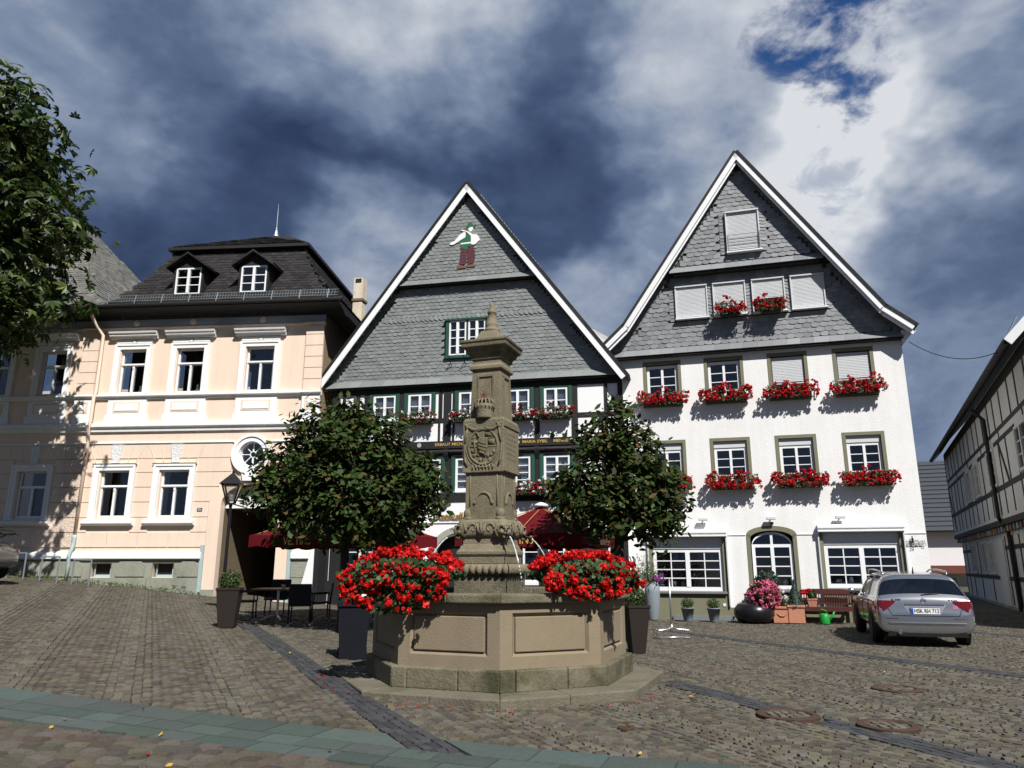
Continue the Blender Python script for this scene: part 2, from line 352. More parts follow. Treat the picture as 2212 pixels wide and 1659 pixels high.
m_alu = M('bare_aluminium', (.62, .63, .64), .32, metal=.9, var=.06)
m_oak = M('varnished_table', (.42, .20, .06), .4, var=.25, vs_=8, streak=.0)
m_parasol = M('wine_red_canvas', (.11, .004, .008), .85, var=.08, vs_=3, bump=.15, bs_=8, transl=.08, spec=.2)
m_binblue = M('blue_black_bin', (.008, .009, .014), .8, var=.15, spec=.15)
m_bench = M('red_brown_bench', (.075, .022, .018), .45, var=.25, vs_=8, streak=.1)
m_can = M('green_plastic', (.012, .25, .035), .4, var=.06)
m_silver = M('silver_car_paint', (.46, .47, .49), .22, metal=.9, var=.02, coat=.8)
m_greycar = M('grey_beige_car_paint', (.085, .082, .078), .3, metal=.4, var=.05, coat=.7)
m_rubber = M('tyre_rubber', (.012, .012, .012), .8, var=.2)
m_rim = M('alloy_wheel', (.40, .41, .43), .3, metal=.85, var=.05)
m_redlamp = M('red_lamp_lens', (.12, .004, .006), .12, var=.1, coat=1)
m_clearlamp = M('clear_lamp_lens', (.55, .5, .5), .12, var=.1, coat=1)
m_trim = M('black_car_trim', (.010, .010, .011), .45, var=.1)
m_plate = M('number_plate_white', (.82, .82, .80), .4, var=.02)
m_blue = M('plate_blue', (.015, .07, .42), .4, var=.02)
m_ink = M('black_print', (.008, .008, .008), .5, var=0)
m_chrome = M('chrome', (.8, .8, .8), .12, metal=1, var=0)
m_blackslate = M('blue_black_tile', (.050, .055, .064), .5, var=.15, isl=.15, spec=.5)
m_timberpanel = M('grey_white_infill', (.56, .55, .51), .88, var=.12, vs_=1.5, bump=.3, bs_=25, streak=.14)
m_browntimber = M('brown_black_timber', (.022, .018, .015), .75, var=.35, vs_=5, bump=.5, streak=.2)
m_tan = M('tan_skin_slate', (.60, .45, .34), .5, var=.05); m_wholewhite = M('white_slate', (.82, .82, .80), .5, var=.05, isl=.04)
m_figgreen = M('green_slate', (.020, .13, .070), .5, var=.1, isl=.2); m_figmar = M('maroon_slate', (.10, .030, .040), .5, var=.1, isl=.2); m_figbr = M('brown_slate', (.20, .085, .05), .5, var=.1)
m_gls = glassmat('window_glass', (.86, .89, .90), .055, .75, .012, .05)
m_glscar = glassmat('car_glass', (.18, .22, .24), .12, .8, .02)
m_lampglass = glassmat('lantern_glass', (.9, .9, .88), .10, .6, .05)
m_water = glassmat('water', (.55, .62, .58), .08, .9, .03, .5)
m_jet = M('water_jet', (.85, .88, .9), .12, var=.2, vs_=60, spec=.9, transl=.4)
m_weed = M('weeds', (.07, .10, .02), .6, var=.2, isl=.5, transl=.25)
m_yellowleaf = M('fallen_yellow_leaf', (.5, .32, .03), .7, var=.2, isl=.3)

# ------------------------------------------------------------------ ground and paving
BD = Vector((.946, -.324)).normalized(); BN = Vector((-BD.y, BD.x)); BO = Vector((-1.04, 7.63))       # flagstone band: direction, normal, origin
SD = Vector((.43, -.903)).normalized(); SN = Vector((-SD.y, SD.x))                                     # dark sett strips and fan columns
STRIPS = [(Vector((-5.95, 17.35)), Vector((-.63, 7.00))), (Vector((2.17, 11.2)), Vector((4.75, 4.75))), (Vector((3.6, 20.0)), Vector((8.9, 9.0))), (Vector((10.6, 21.0)), Vector((13.2, 13.5)))]
MANHOLES = [(3.02, 8.74, .33), (3.84, 8.18, .30), (5.10, 10.50, .31)]
FC = (-.18, 11.30)                                                                                     # fountain centre
def strip_dist(x, y):
    d = np.full(np.shape(x), 9.)
    for a, b in STRIPS:
        ab = b - a; L = ab.length; ab = ab / L; s = (x - a.x) * ab.x + (y - a.y) * ab.y; t = np.abs((x - a.x) * -ab.y + (y - a.y) * ab.x)
        d = np.minimum(d, np.where((s > -.05) & (s < L + .05), t, 9.))
    return d
def band_n(x, y): return (x - BO.x) * BN.x + (y - BO.y) * BN.y
def manhole_d(x, y):
    d = np.full(np.shape(x), 9.)
    for mx_, my_, mr_ in MANHOLES: d = np.minimum(d, np.hypot(x - mx_, y - my_) - mr_)
    return np.minimum(d, np.hypot(x - 1.14, y - 8.03) - .09)
xs = np.concatenate([np.linspace(-300, -30, 8), np.arange(-28, 28.1, .8), np.linspace(30, 300, 8)]); ys = np.concatenate([np.linspace(-120, -4, 6), np.arange(-2, 34.1, .8), np.linspace(40, 500, 8)])
X, Y = np.meshgrid(xs, ys); V = np.stack([X, Y, G(X, Y) - .012], -1).reshape(-1, 3); nx = len(xs)
F = [(j * nx + i, j * nx + i + 1, (j + 1) * nx + i + 1, (j + 1) * nx + i) for j in range(len(ys) - 1) for i in range(nx - 1)]
ground = ob('ground', npmesh('ground', V, F, m_soil, True)); ground['kind'] = 'structure'

def stones(cx, cy, ha, hb, ang, top=.022, inset=.012, jit=.006, tilt=.035):
    """arrays of stone centres, half sizes and angles -> V,F of little bevelled blocks standing in the ground"""
    n = len(cx); ca, sa = np.cos(ang), np.sin(ang); base = G(cx, cy); h = top + rng.uniform(-jit, jit, n)
    sg = np.array([(-1, -1), (1, -1), (1, 1), (-1, 1)], float); V = np.zeros((n, 8, 3)); tx = rng.normal(0, tilt, n); ty = rng.normal(0, tilt, n)
    for k in range(4):
        j1 = rng.uniform(.86, 1.04, n); j2 = rng.uniform(.86, 1.04, n)
        for lv in (0, 1):
            a = sg[k, 0] * (ha * j1 - (inset if lv else 0)); b = sg[k, 1] * (hb * j2 - (inset if lv else 0))
            V[:, k + 4 * lv, 0] = cx + a * ca - b * sa; V[:, k + 4 * lv, 1] = cy + a * sa + b * ca
            V[:, k + 4 * lv, 2] = (base + h + a * tx + b * ty) if lv else base - .02
    fq = np.array([(4, 5, 6, 7), (0, 1, 5, 4), (1, 2, 6, 5), (2, 3, 7, 6), (3, 0, 4, 7)])
    return V, fq
def lay(V, fq, name_piece, name_field, mat, nparts, near, parent=ground):
    """the nparts stones that show largest become pieces of their own, the rest one field"""
    n = len(V); order = np.argsort(near); part = order[:nparts]; rest = order[nparts:]
    for i in part:
        c = V[i, 4:].mean(0); me = npmesh(name_piece, V[i] - c, fq, mat); o = ob(name_piece, me, parent, tuple(c))
    if len(rest):
        VV = V[rest].reshape(-1, 3); FF = (fq[None] + (np.arange(len(rest)) * 8)[:, None, None]).reshape(-1, 4)
        o = ob(name_field, npmesh(name_field, VV, FF, mat), parent); o['kind'] = 'stuff'
def visible_first(x, y):
    out = (np.abs(x) > .66 * y) | (y < 5.9)
    return np.hypot(x, y) + out * 100 + (np.hypot(x - FC[0], y - FC[1]) < 2.5) * 100
# fan-laid cobbles: columns run along SD, courses are arcs across each column
CW, PIT, SAG = 1.26, .108, .36
tt = []; 
for c in range(-22, 22):
    for j in range(-60, 420):
        k0 = 12; q = (np.arange(k0) + .5) / k0 * 2 - 1
        tt.append(np.stack([c * CW + q * CW / 2, j * PIT + SAG * (1 - q * q) + (c % 2) * .05, np.arctan(-2 * SAG * q / (CW / 2))], 1))
tt = np.concatenate(tt); tt[:, 0] += rng.normal(0, .006, len(tt)); tt[:, 1] += rng.normal(0, .007, len(tt))
t_, s_ = tt[:, 0], tt[:, 1] - 14
O_ = Vector((3.0, 11.0))
cx = O_.x + t_ * SN.x + s_ * SD.x; cy = O_.y + t_ * SN.y + s_ * SD.y
ang = math.atan2(SN.y, SN.x) + tt[:, 2]
keep = (cy > 4.6) & (cy < 27.5) & (np.abs(cx) < .70 * cy + 3.6) & (strip_dist(cx, cy) > .205) & (band_n(cx, cy) > .03) & (manhole_d(cx, cy) > .05) & (np.hypot(cx - FC[0], cy - FC[1]) > 1.9)
cx, cy, ang = cx[keep], cy[keep], ang[keep]; n = len(cx)
V, fq = stones(cx, cy, rng.uniform(.047, .057, n), rng.uniform(.047, .056, n), ang + rng.normal(0, .06, n), .014, .008, .004, .028)
lay(V, fq, 'cobblestone', 'cobblestone_field', m_cob, 300, visible_first(cx, cy) + 60 * (manhole_d(cx, cy) > 9))
# bigger red-grey setts in straight rows in front of the band
aa, bb = np.meshgrid(np.arange(-60, 60) * .215, np.arange(0, 22) * .165); aa = aa + (np.round(bb / .165) % 2) * .107 + rng.normal(0, .012, aa.shape)
wob = .06 * np.sin(aa * 1.3)
ax_, ay_ = aa.ravel(), (-1.16 - bb - wob).ravel(); R60 = R_(-4)
cx = BO.x + ax_ * BD.x + ay_ * BN.x; cy = BO.y + ax_ * BD.y + ay_ * BN.y
keep = (cy > 3.2) & (np.abs(cx) < .72 * cy + 3.4) & (strip_dist(cx, cy) > .24); cx, cy = cx[keep], cy[keep]; n = len(cx)
V, fq = stones(cx, cy, rng.uniform(.085, .104, n), rng.uniform(.064, .077, n), np.full(n, math.atan2(BD.y, BD.x)) + rng.normal(0, .06, n), .020, .016, .008, .05)
lay(V, fq, 'sett', 'sett_field', m_sett, 300, visible_first(cx, cy))
# flagstone band in three courses; the first course is cut where the dark strip runs into it
def b2w(a, r): return (BO.x + BD.x * a + BN.x * r, BO.y + BD.y * a + BN.y * r)
sa_, sb_ = STRIPS[0]; sdir = (sb_ - sa_).normalized()
def strip_a(r, side):       # where the strip's edge crosses a line parallel to the band
    p = sa_ + Vector((-sdir.y, sdir.x)) * side * .205; den_ = sdir.x * BN.x + sdir.y * BN.y; k = (r - ((p.x - BO.x) * BN.x + (p.y - BO.y) * BN.y)) / den_; q = p + sdir * k; return (q.x - BO.x) * BD.x + (q.y - BO.y) * BD.y
for r0, r1 in ((-.02, -.46), (-.475, -.77), (-.785, -1.06)):
    if r0 > -.1: spans = [((-10, -10), tuple(sorted((strip_a(r0, 1), strip_a(r0, -1)))[:1]) + tuple(sorted((strip_a(r1, 1), strip_a(r1, -1)))[:1])), (tuple(sorted((strip_a(r0, 1), strip_a(r0, -1)))[1:]) + tuple(sorted((strip_a(r1, 1), strip_a(r1, -1)))[1:]), (7.5, 7.5))]
    else: spans = [((-10, -10), (7.5, 7.5))]
    for (l0, l1), (e0, e1) in spans:
        p0, p1 = l0, l1
        while p0 < e0 - .05:
            L = random.uniform(.42, .78) if r0 > -.1 else random.uniform(.34, .6); q0 = q1 = max(p0, p1) + L
            if q0 > min(e0, e1) - .30: q0, q1 = e0, e1
            cs_ = [b2w(p0 + .006, r1), b2w(q1 - .006, r1), b2w(q0 - .006, r0), b2w(p0 + .006, r0)]; cs_[0] = b2w(p1 + .006, r1); c = np.mean(cs_, 0); p0, p1 = q0, q1
            if abs(c[0]) > .72 * c[1] + 3.4 or c[1] < 3: continue
            zc = [g(*q) for q in cs_]; VV = [(q[0], q[1], z - .02) for q, z in zip(cs_, zc)] + [(c[0] + (q[0] - c[0]) * .985, c[1] + (q[1] - c[1]) * .975, z + .014 + random.uniform(-.0015, .0015)) for q, z in zip(cs_, zc)]
            o = np.array([c[0], c[1], np.mean(zc)]); ob('flagstone', npmesh('flagstone', np.array(VV) - o, np.array([(4, 5, 6, 7), (0, 1, 5, 4), (1, 2, 6, 5), (2, 3, 7, 6), (3, 0, 4, 7)]), m_flag), ground, tuple(o))
# dark sett strips
for a, b in STRIPS:
    ab = b - a; L = ab.length; ab /= L; nn = Vector((-ab.y, ab.x)); sv = []; 
    for i in range(int(L / .125)):
        for k in range(4):
            p = a + ab * (i * .125 + .06 + random.uniform(-.01, .01)) + nn * ((k - 1.5) * .098 + random.uniform(-.006, .006)); sv.append((p.x, p.y))
    sv = np.array(sv); kk = (manhole_d(sv[:, 0], sv[:, 1]) > .05) & (sv[:, 1] > 4) & (np.abs(sv[:, 0]) < .75 * sv[:, 1] + 2); sv = sv[kk]; n = len(sv)
    V, fq = stones(sv[:, 0], sv[:, 1], np.full(n, .060), np.full(n, .049), np.full(n, math.atan2(ab.y, ab.x)) + rng.normal(0, .04, n), .012, .004, .002, .015)
    lay(V, fq, 'dark_sett', 'dark_sett_strip', m_basalt, 60, visible_first(sv[:, 0], sv[:, 1]))
# manhole covers: iron ring, cobbled inside
def manhole(x, y, r, label, small=False):
    t = thing('manhole_cover', label, 'manhole cover', (x, y, g(x, y)), 0, None if small else 'round manhole covers in the cobbles')
    if small:
        MB().lathe([(r, -.02), (r, .024), (r - .012, .030), (r * .55, .030), (r * .5, .022), (.002, .022)], 24).build('iron_lid', m_rust, t); return
    MB().lathe([(r, -.03), (r, .020), (r - .014, .026), (r - .075, .026), (r - .085, .012), (r - .085, -.03)], 40, cap=False).build('iron_ring', m_rust, t)
    MB().lathe([(r - .084, -.03), (r - .084, .010)], 32).build('lid_bed', m_soil, t)
    for i in range(-6, 7):
        for j in range(-6, 7):
            px, py = i * .085 + random.uniform(-.006, .006), j * .078 + (i % 2) * .03
            if math.hypot(px, py) > r - .13: continue
            MB().lathe([(.036, 0), (.034, .022), (.028, .026)], sq=True, rot=random.uniform(-.2, .2), c=(px, py, 0)).build('inset_stone', m_cob, t)
manhole(*MANHOLES[0], 'rusty round manhole cover cut by the dark sett strip')
manhole(*MANHOLES[1], 'rusty round manhole cover nearest the camera, right of the dark strip')
manhole(*MANHOLES[2], 'rusty round manhole cover nearest the silver car')
manhole(1.14, 8.03, .085, 'small red-brown iron cap in the cobbles before the fountain step', True)
# ------------------------------------------------------------------ facade helpers (local x along the wall, y inwards, z up)
def wall_holes(u0, u1, z0, z1, holes, depth=.22, mb=None, y=0., back=False):
    """wall face with openings and their reveals; holes = (u0,u1,z0,z1)"""
    mb = mb or MB(); us = sorted({u0, u1, *[min(max(h[i], u0), u1) for h in holes for i in (0, 1)]}); zs = sorted({z0, z1, *[min(max(h[i], z0), z1) for h in holes for i in (2, 3)]})
    for a, b in zip(us, us[1:]):
        run = None
        for c, d in zip(zs, zs[1:]):
            m, k = (a + b) / 2, (c + d) / 2
            inside = any(h[0] < m < h[1] and h[2] < k < h[3] for h in holes)
            if not inside: run = (run[0], d) if run else (c, d)
            if inside or d == zs[-1]:
                if run: mb.add([(a, y, run[0]), (b, y, run[0]), (b, y, run[1]), (a, y, run[1])], [(0, 1, 2, 3)])
                run = None
    for h in holes:
        a, b, c, d = h[:4]; e = y + depth
        mb.add([(a, y, c), (a, y, d), (a, e, d), (a, e, c)], [(0, 1, 2, 3)]); mb.add([(b, y, c), (b, e, c), (b, e, d), (b, y, d)], [(0, 1, 2, 3)])
        mb.add([(a, y, c), (a, e, c), (b, e, c), (b, y, c)], [(0, 1, 2, 3)]); mb.add([(a, y, d), (b, y, d), (b, e, d), (a, e, d)], [(0, 1, 2, 3)])
    return mb
_pane = {}
def pane_mesh(w, h):
    k = (round(w, 3), round(h, 3))
    if k not in _pane: _pane[k] = MB().box(-w / 2, w / 2, -.003, .003, -h / 2, h / 2).mesh('pane', m_gls)
    return _pane[k]
def sash_window(house, u0, u1, z0, z1, y, cols, rows, fr=.06, bar=.022, post=.07, transom=None, mat=m_wood, open_leaf=False, curtain=None, room=True, name='window', things=0):
    """casement window of two leaves (cols per leaf x rows) with an optional transom light above; frame mesh with its panes and curtains as sub-parts"""
    mb = MB(); d0, d1 = y - .035, y + .045
    mb.box(u0, u0 + fr, d0, d1, z0, z1); mb.box(u1 - fr, u1, d0, d1, z0, z1); mb.box(u0 + fr, u1 - fr, d0, d1, z0, z0 + fr * 1.15); mb.box(u0 + fr, u1 - fr, d0, d1, z1 - fr, z1)
    zt = z1 - fr
    if transom:
        mb.box(u0 + fr, u1 - fr, d0 - .02, d1, transom - .045, transom + .045); mb.box(u0 + fr - .03, u1 - fr + .03, d0 - .045, d0 - .021, transom - .02, transom + .028); zt = transom - .045
    um = (u0 + u1) / 2; mb.box(um - post / 2, um + post / 2, d0 - .012, d1, z0 + fr * 1.15, zt)
    if transom: mb.box(um - .03, um + .03, d0 - .03, d0 - .0125, zt - .10, zt - .015)
    panes = []
    zb = z0 + fr * 1.15
    for lu0, lu1 in ((u0 + fr, um - post / 2), (um + post / 2, u1 - fr)):
        w = (lu1 - lu0) / cols; h = (zt - zb) / rows
        for c in range(1, cols): mb.box(lu0 + c * w - bar / 2, lu0 + c * w + bar / 2, y - .022, y + .012, zb, zt)
        for r in range(1, rows): mb.box(lu0, lu1, y - .02, y + .010, zb + r * h - bar / 2, zb + r * h + bar / 2)
        for c in range(cols):
            for r in range(rows): panes.append((lu0 + (c + .5) * w, zb + (r + .5) * h, w, h))
    if transom: panes.append((um, (transom + .045 + z1 - fr) / 2, u1 - u0 - 2 * fr, z1 - fr - transom - .045))
    o = mb.build(name, mat, house)
    for pu, pz, w, h in panes: ob('pane', pane_mesh(w, h), o, (pu, y + .02, pz))
    if room:
        q = MB(); q.box(u0 - .25, u1 + .25, y + .9, y + .93, z0 - .4, z1 + .3); q.box(u0 - .25, u1 + .25, y + .2, y + .9, z0 - .42, z0 - .401); q.build('dark_room_panel', m_roomshade, o)  # backing panel and floor coloured dark in place of a shaded room
    if curtain: drape(o, u0 + fr, u1 - fr, zb, zt, y + .07, curtain)
    if things:
        q = MB(); rr = random.Random(things)
        for i in range(5):
            cx_ = u0 + fr + .1 + rr.random() * (u1 - u0 - .4); hh = rr.uniform(.06, .2)
            q.lathe([(.05, 0), (.07, hh * .6), (.05, hh)], 8, (cx_, y + .22, zb + .0))
        q.build('window_ornaments', m_roomlace, o)
    return o
def drape(o, a, b, z0, z1, y, style):
    """gathered curtains, tied back at the sides or hanging full width"""
    mb = MB(); segs = 14; um = (a + b) / 2
    for s, (e0, e1) in ((1, (a, um)), (-1, (b, um))):
        vs = []; rows = 8; fs = []
        for r in range(rows + 1):
            t = r / rows; z = z1 - (z1 - z0) * t
            width = (1 - .45 * math.sin(min(1, t * 1.15) * PI * .5) ** 2) if style == 'tied' else 1.0
            for k in range(segs + 1):
                q = k / segs; vs.append((e0 + (e1 - e0) * q * width, y + .022 * math.sin(q * 26 + s), z))
        for r in range(rows):
            for k in range(segs): i = r * (segs + 1) + k; fs.append((i, i + 1, i + segs + 2, i + segs + 1))
        mb.add(vs, fs)
    mb.build('curtain', m_curt, o, True)
def shutter_panel(o, u0, u1, z0, z1, y, pitch=.05):
    mb = MB(); z = z1
    while z - pitch > z0 - .001:
        mb.prism([(y, z - pitch), (y - .010, z - pitch + .008), (y - .010, z - .012), (y, z - .003), (y + .01, z - .003), (y + .01, z - pitch)], u0, u1, ax='x'); z -= pitch
    mb.box(u0, u1, y - .014, y + .012, z0 - .03, z0 - .001)
    return mb.build('roller_shutter', m_shut, o)
# --- slates: one small bevelled scale, laid in courses
SLT = [(-.5, 1.45), (.5, 1.45), (.5, .30), (.34, .07), (.08, -.03), (-.22, .02), (-.5, .17)]
def slate_arrays(cs, w, h, O, ex, ez, en, th=.008, lean=.014):
    """cs: list of (u, v, scale, rotation) -> V (n,14,3)"""
    O, ex, ez, en = map(np.array, (O, ex, ez, en)); k = len(SLT); V = np.zeros((len(cs), 2 * k, 3))
    for i, (u, v, sc, ro) in enumerate(cs):
        jl = random.uniform(.7, 1.4); c_, s_ = math.cos(ro), math.sin(ro); wj = w * random.uniform(.95, 1.05)
        for j, (a, b) in enumerate(SLT):
            pa, pb = a * wj * sc, (b * h) * sc; qa, qb = pa * c_ - pb * s_, pa * s_ + pb * c_
            d = min(lean, .020) * jl * (1 - b / 1.45) + .004
            p = O + ex * (u + qa) + ez * (v + qb)
            V[i, j] = p + en * (d + th); V[i, j + k] = p + en * (d - .004)
    return V
def lay_slates(parent, V, mat, nparts, piece='slate', field='slate_field'):
    k = len(SLT); f1 = [tuple(range(k))[::-1]]; fq = [(j, j + k, (j + 1) % k + k, (j + 1) % k) for j in range(1, k)]
    def mk(name, VV, n):
        mb = MB(); mb.v = [tuple(p) for p in VV.reshape(-1, 3)]
        for i in range(n):
            o = i * 2 * k; mb.f += [tuple(q + o for q in f1[0])] + [tuple(q + o for q in f) for f in fq]
        return mb.mesh(name, mat)
    for i in range(min(nparts, len(V))):
        c = V[i].mean(0); ob(piece, mk(piece, V[i] - c, 1), parent, tuple(c))
    if len(V) > nparts:
        o = ob(field, mk(field, V[nparts:], len(V) - nparts), parent); o['kind'] = 'stuff'
def course_slates(inside, u0, u1, z0, z1, w, h):
    cs = []; r = 0; z = z0
    while z < z1:
        u = u0 + (r % 2) * w * .5 + random.uniform(-.02, .02) * w
        while u < u1:
            if inside(u, z + h * .6): cs.append((u, z + random.uniform(-.004, .004), 1, random.uniform(-.02, .02)))
            u += w * 1.0
        z += h; r += 1
    return cs
def moulding(mb, u0, u1, prof, mi=0):
    """profile of (y,z) swept along the wall"""
    return mb.prism(prof, u0, u1, mi, ax='x')

# ------------------------------------------------------------------ peach house
peach = thing('town_house', 'peach and white stucco town house with dark slate mansard roof', 'house', FP.w(0, 0, 0), FP.rz)
UP = [(-13.05, -11.6), (-10.82, -9.42), (-7.78, -6.38), (-5.64, -4.2), (-3.05, -1.58)]; LOW = [(-13.3, -11.8), (-11.04, -9.5), (-7.98, -6.46), (-5.78, -4.28)]
ho = []
for a, b in UP: ho.append((a + .22, b - .22, 7.60, 9.25))
for a, b in LOW: ho.append((a + .24, b - .24, 3.20, 4.85))
GATE = (-3.24, -1.2, 0.2, 4.35); OC = (-2.32, 5.35, .44)
ho.append((GATE[0], GATE[1], GATE[2], GATE[3])); ho.append((OC[0] - .45, OC[0] + .45, OC[1] - .45, OC[1] + .45))
for a in (-7.66, -5.45): ho.append((a, a + .76, 1.22, 1.66))
wall_holes(-20, 0, 0, 10.5, ho, .24).add([(-20, 11, 0), (0, 11, 0), (0, 11, 10.5), (-20, 11, 10.5)], [(3, 2, 1, 0)]).build('wall', m_peach, peach)
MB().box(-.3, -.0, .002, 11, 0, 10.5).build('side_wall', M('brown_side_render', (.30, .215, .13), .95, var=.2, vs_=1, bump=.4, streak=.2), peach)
# gate surround filling the square opening down to a basket arch
def arc(cx, cz, rx, rz, a0, a1, n): return [(cx + rx * math.cos(R_(a0 + (a1 - a0) * i / n)), cz + rz * math.sin(R_(a0 + (a1 - a0) * i / n))) for i in range(n + 1)]
gm = MB(); gcx = (GATE[0] + GATE[1]) / 2; ar = arc(gcx, 3.62, 1.02, .70, 180, 0, 18)
for i in range(18):
    (a, b), (c, d) = ar[i], ar[i + 1]; gm.prism([(a, b), (c, d), (c, 4.36), (a, 4.36)], -.001, .24)
gm.build('gate_spandrel', m_peach, peach)
ga = MB(); a1 = arc(gcx, 3.62, 1.02, .70, 180, 0, 18); a2 = arc(gcx, 3.62, 1.45, 1.02, 180, 0, 18)
for i in range(18): ga.prism([a1[i], a1[i + 1], a2[i + 1], a2[i]], -.05, -.002)
ga.box(GATE[0] - .43, GATE[0], -.05, -.002, .55, 3.62); ga.box(GATE[1], GATE[1] + .43, -.05, -.002, .55, 3.62)
ga.build('gate_surround', m_peach, peach)
tym = MB()
for i in range(18):
    (a, b), (c, d) = ar[i], ar[i + 1]; tym.prism([(a, 3.52), (c, 3.52), (c, d), (a, b)], .30, .36)
ty = tym.build('gate_fanlight_board', m_white, peach)
fb = MB()
for k in range(9):
    an = R_(18 + k * 18); fb.bar((gcx + .3 * math.cos(an), .28, 3.52 + .22 * math.sin(an)), (gcx + .95 * math.cos(an), .28, 3.56 + .62 * math.sin(an)), .05, .03, up=(0, 1, 0))
fb.build('fan_rib', m_white, ty)
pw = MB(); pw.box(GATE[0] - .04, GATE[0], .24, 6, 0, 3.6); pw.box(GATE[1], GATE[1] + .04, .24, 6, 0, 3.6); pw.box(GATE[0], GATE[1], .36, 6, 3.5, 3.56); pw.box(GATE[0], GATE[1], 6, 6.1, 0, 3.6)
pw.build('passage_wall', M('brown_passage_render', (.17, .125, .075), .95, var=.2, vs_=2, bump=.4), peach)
gd = MB(); gd.box(GATE[0] + .1, GATE[1] - .05, 5.4, 5.5, 0, 3.4); gd.build('passage_door', m_timber, peach)
for s, u in ((-1, GATE[0] - .50), (1, GATE[1] + .50)):
    MB().box(u - .06, u + .06, -.10, .0, .4, 2.28).build('corner_guard', m_bluepipe, peach)
MB().box(GATE[0] - .44, GATE[0] - .002, -.075, -.051, .3, .82).build('gate_foot', m_greyst, peach)
# rusticated ground floor: every block proud of the joints
ZR = [2.08, 2.20, 2.70, 3.21, 3.73, 4.24, 4.75, 5.24, 5.74]
def rows_free(z0, z1):
    if z0 > 5.2: seg = [(-20, -3.02), (-1.62, -.02)]; return seg
    obs = [(a - .02, b + .02) for a, b in LOW] if z1 > 3.08 else []
    obs += [(GATE[0] - (1.45 - 1.02) - .02 if z1 < 4.2 else GATE[0] - .2, GATE[1] + .5)]
    if z1 > 4.6: obs = [o_ for o_ in obs if o_[0] < -4] + [(-3.0, -1.64)]
    if z0 > 4.9: obs = [(-3.0, -1.64)]
    u = -20; seg = []
    for a, b in sorted(obs):
        if a > u: seg.append((u, a))
        u = max(u, b)
    if u < -.05: seg.append((u, -.02))
    return seg
gz = .026
for z0, z1 in zip(ZR[1:], ZR[2:]):
    for a, b in rows_free(z0, z1):
        cuts = [a]
        for x in (-12.4, -9.15, -8.35, -7.2, -6.1, -5.0):
            if z0 < 3.0 and a + .3 < x < b - .3: cuts.append(x)
        if z0 > 5.0 or z0 >= 3.0: cuts += [x for x in (-9.15, -8.35) if a + .05 < x < b - .05]
        cuts = sorted(set(cuts)) + [b]
        for c, d in zip(cuts, cuts[1:]):
            ispil = abs(c + 9.15) < .01 and abs(d + 8.35) < .01
            if z0 > 5.2:      # flat-arch voussoir course above the windows
                o = MB().box(c + .012, d - .012, -.028 - (.02 if ispil else 0), -.001, z0 + gz / 2, z1 - gz / 2).build('rusticated_block', m_peachrough if ispil else m_peach, peach)
            else:
                o = MB().box(c + (.012 if c != a else 0), d - (.012 if d != b else 0), -.030 - (.035 if ispil else 0), -.001, z0 + gz / 2, z1 - gz / 2).build('rusticated_block', m_peachrough if ispil else m_peach, peach)
# keystones and voussoir joints
for a, b in LOW:
    c = (a + b) / 2
    MB().prism([(c - .12, 5.09), (c + .12, 5.09), (c + .21, 5.72), (c - .21, 5.72)], -.075, -.030).build('keystone', m_whiterough, peach)
    for dx, sl_ in ((-.42, -.16), (.42, .16), (-.72, -.3), (.72, .3)):
        mb = MB(); mb.prism([(c + dx - .012, 5.08), (c + dx + .012, 5.08), (c + dx + sl_ + .012, 5.70), (c + dx + sl_ - .012, 5.70)], -.040, -.0285); mb.build('voussoir_joint', m_peach, peach)
def ledge(name, z0, z1, out, u0=-20, u1=.02, mat=m_white, parent=peach, lip=.5):
    mb = MB(); zm = z0 + (z1 - z0) * lip
    moulding(mb, u0, u1, [(0, z0), (-out * .45, z0), (-out * .55, z0 + (zm - z0) * .7), (-out * .85, zm), (-out, zm + .008), (-out, zm + (z1 - zm) * .5), (-out * .75, z1 - .01), (0, z1)])
    return mb.build(name, mat, parent)
ledge('string_course', 5.745, 5.83, .07, u1=-2.98, lip=.3); ledge('string_course', 5.745, 5.83, .07, u0=-1.66, lip=.3)
ledge('belt_course', 6.20, 6.52, .17); ledge('sill_course', 7.38, 7.56, .15); ledge('frieze_moulding', 9.94, 10.09, .09, mat=m_peach)
MB().box(-20, .02, -.04, -.002, 10.09, 10.36).build('frieze', m_frieze, peach)
for u in (-12.3, -9.9, -7.08, -4.92, -2.3):
    MB().lathe([(.11, 0), (.12, .03), (.085, .045), (.07, .03), (.03, .03), (.03, .05), (.001, .055)], 14).build('rosette', m_peach, peach).matrix_local = Matrix.Translation((u, -.04, 10.225)) @ Matrix.Rotation(PI / 2, 4, 'X')
dm = MB()
for i in range(172): dm.box(-20 + i * .117, -20 + i * .117 + .06, -.16, -.041, 10.385, 10.46)
o = dm.build('dentil_course', m_soff, peach); o['kind'] = 'stuff'
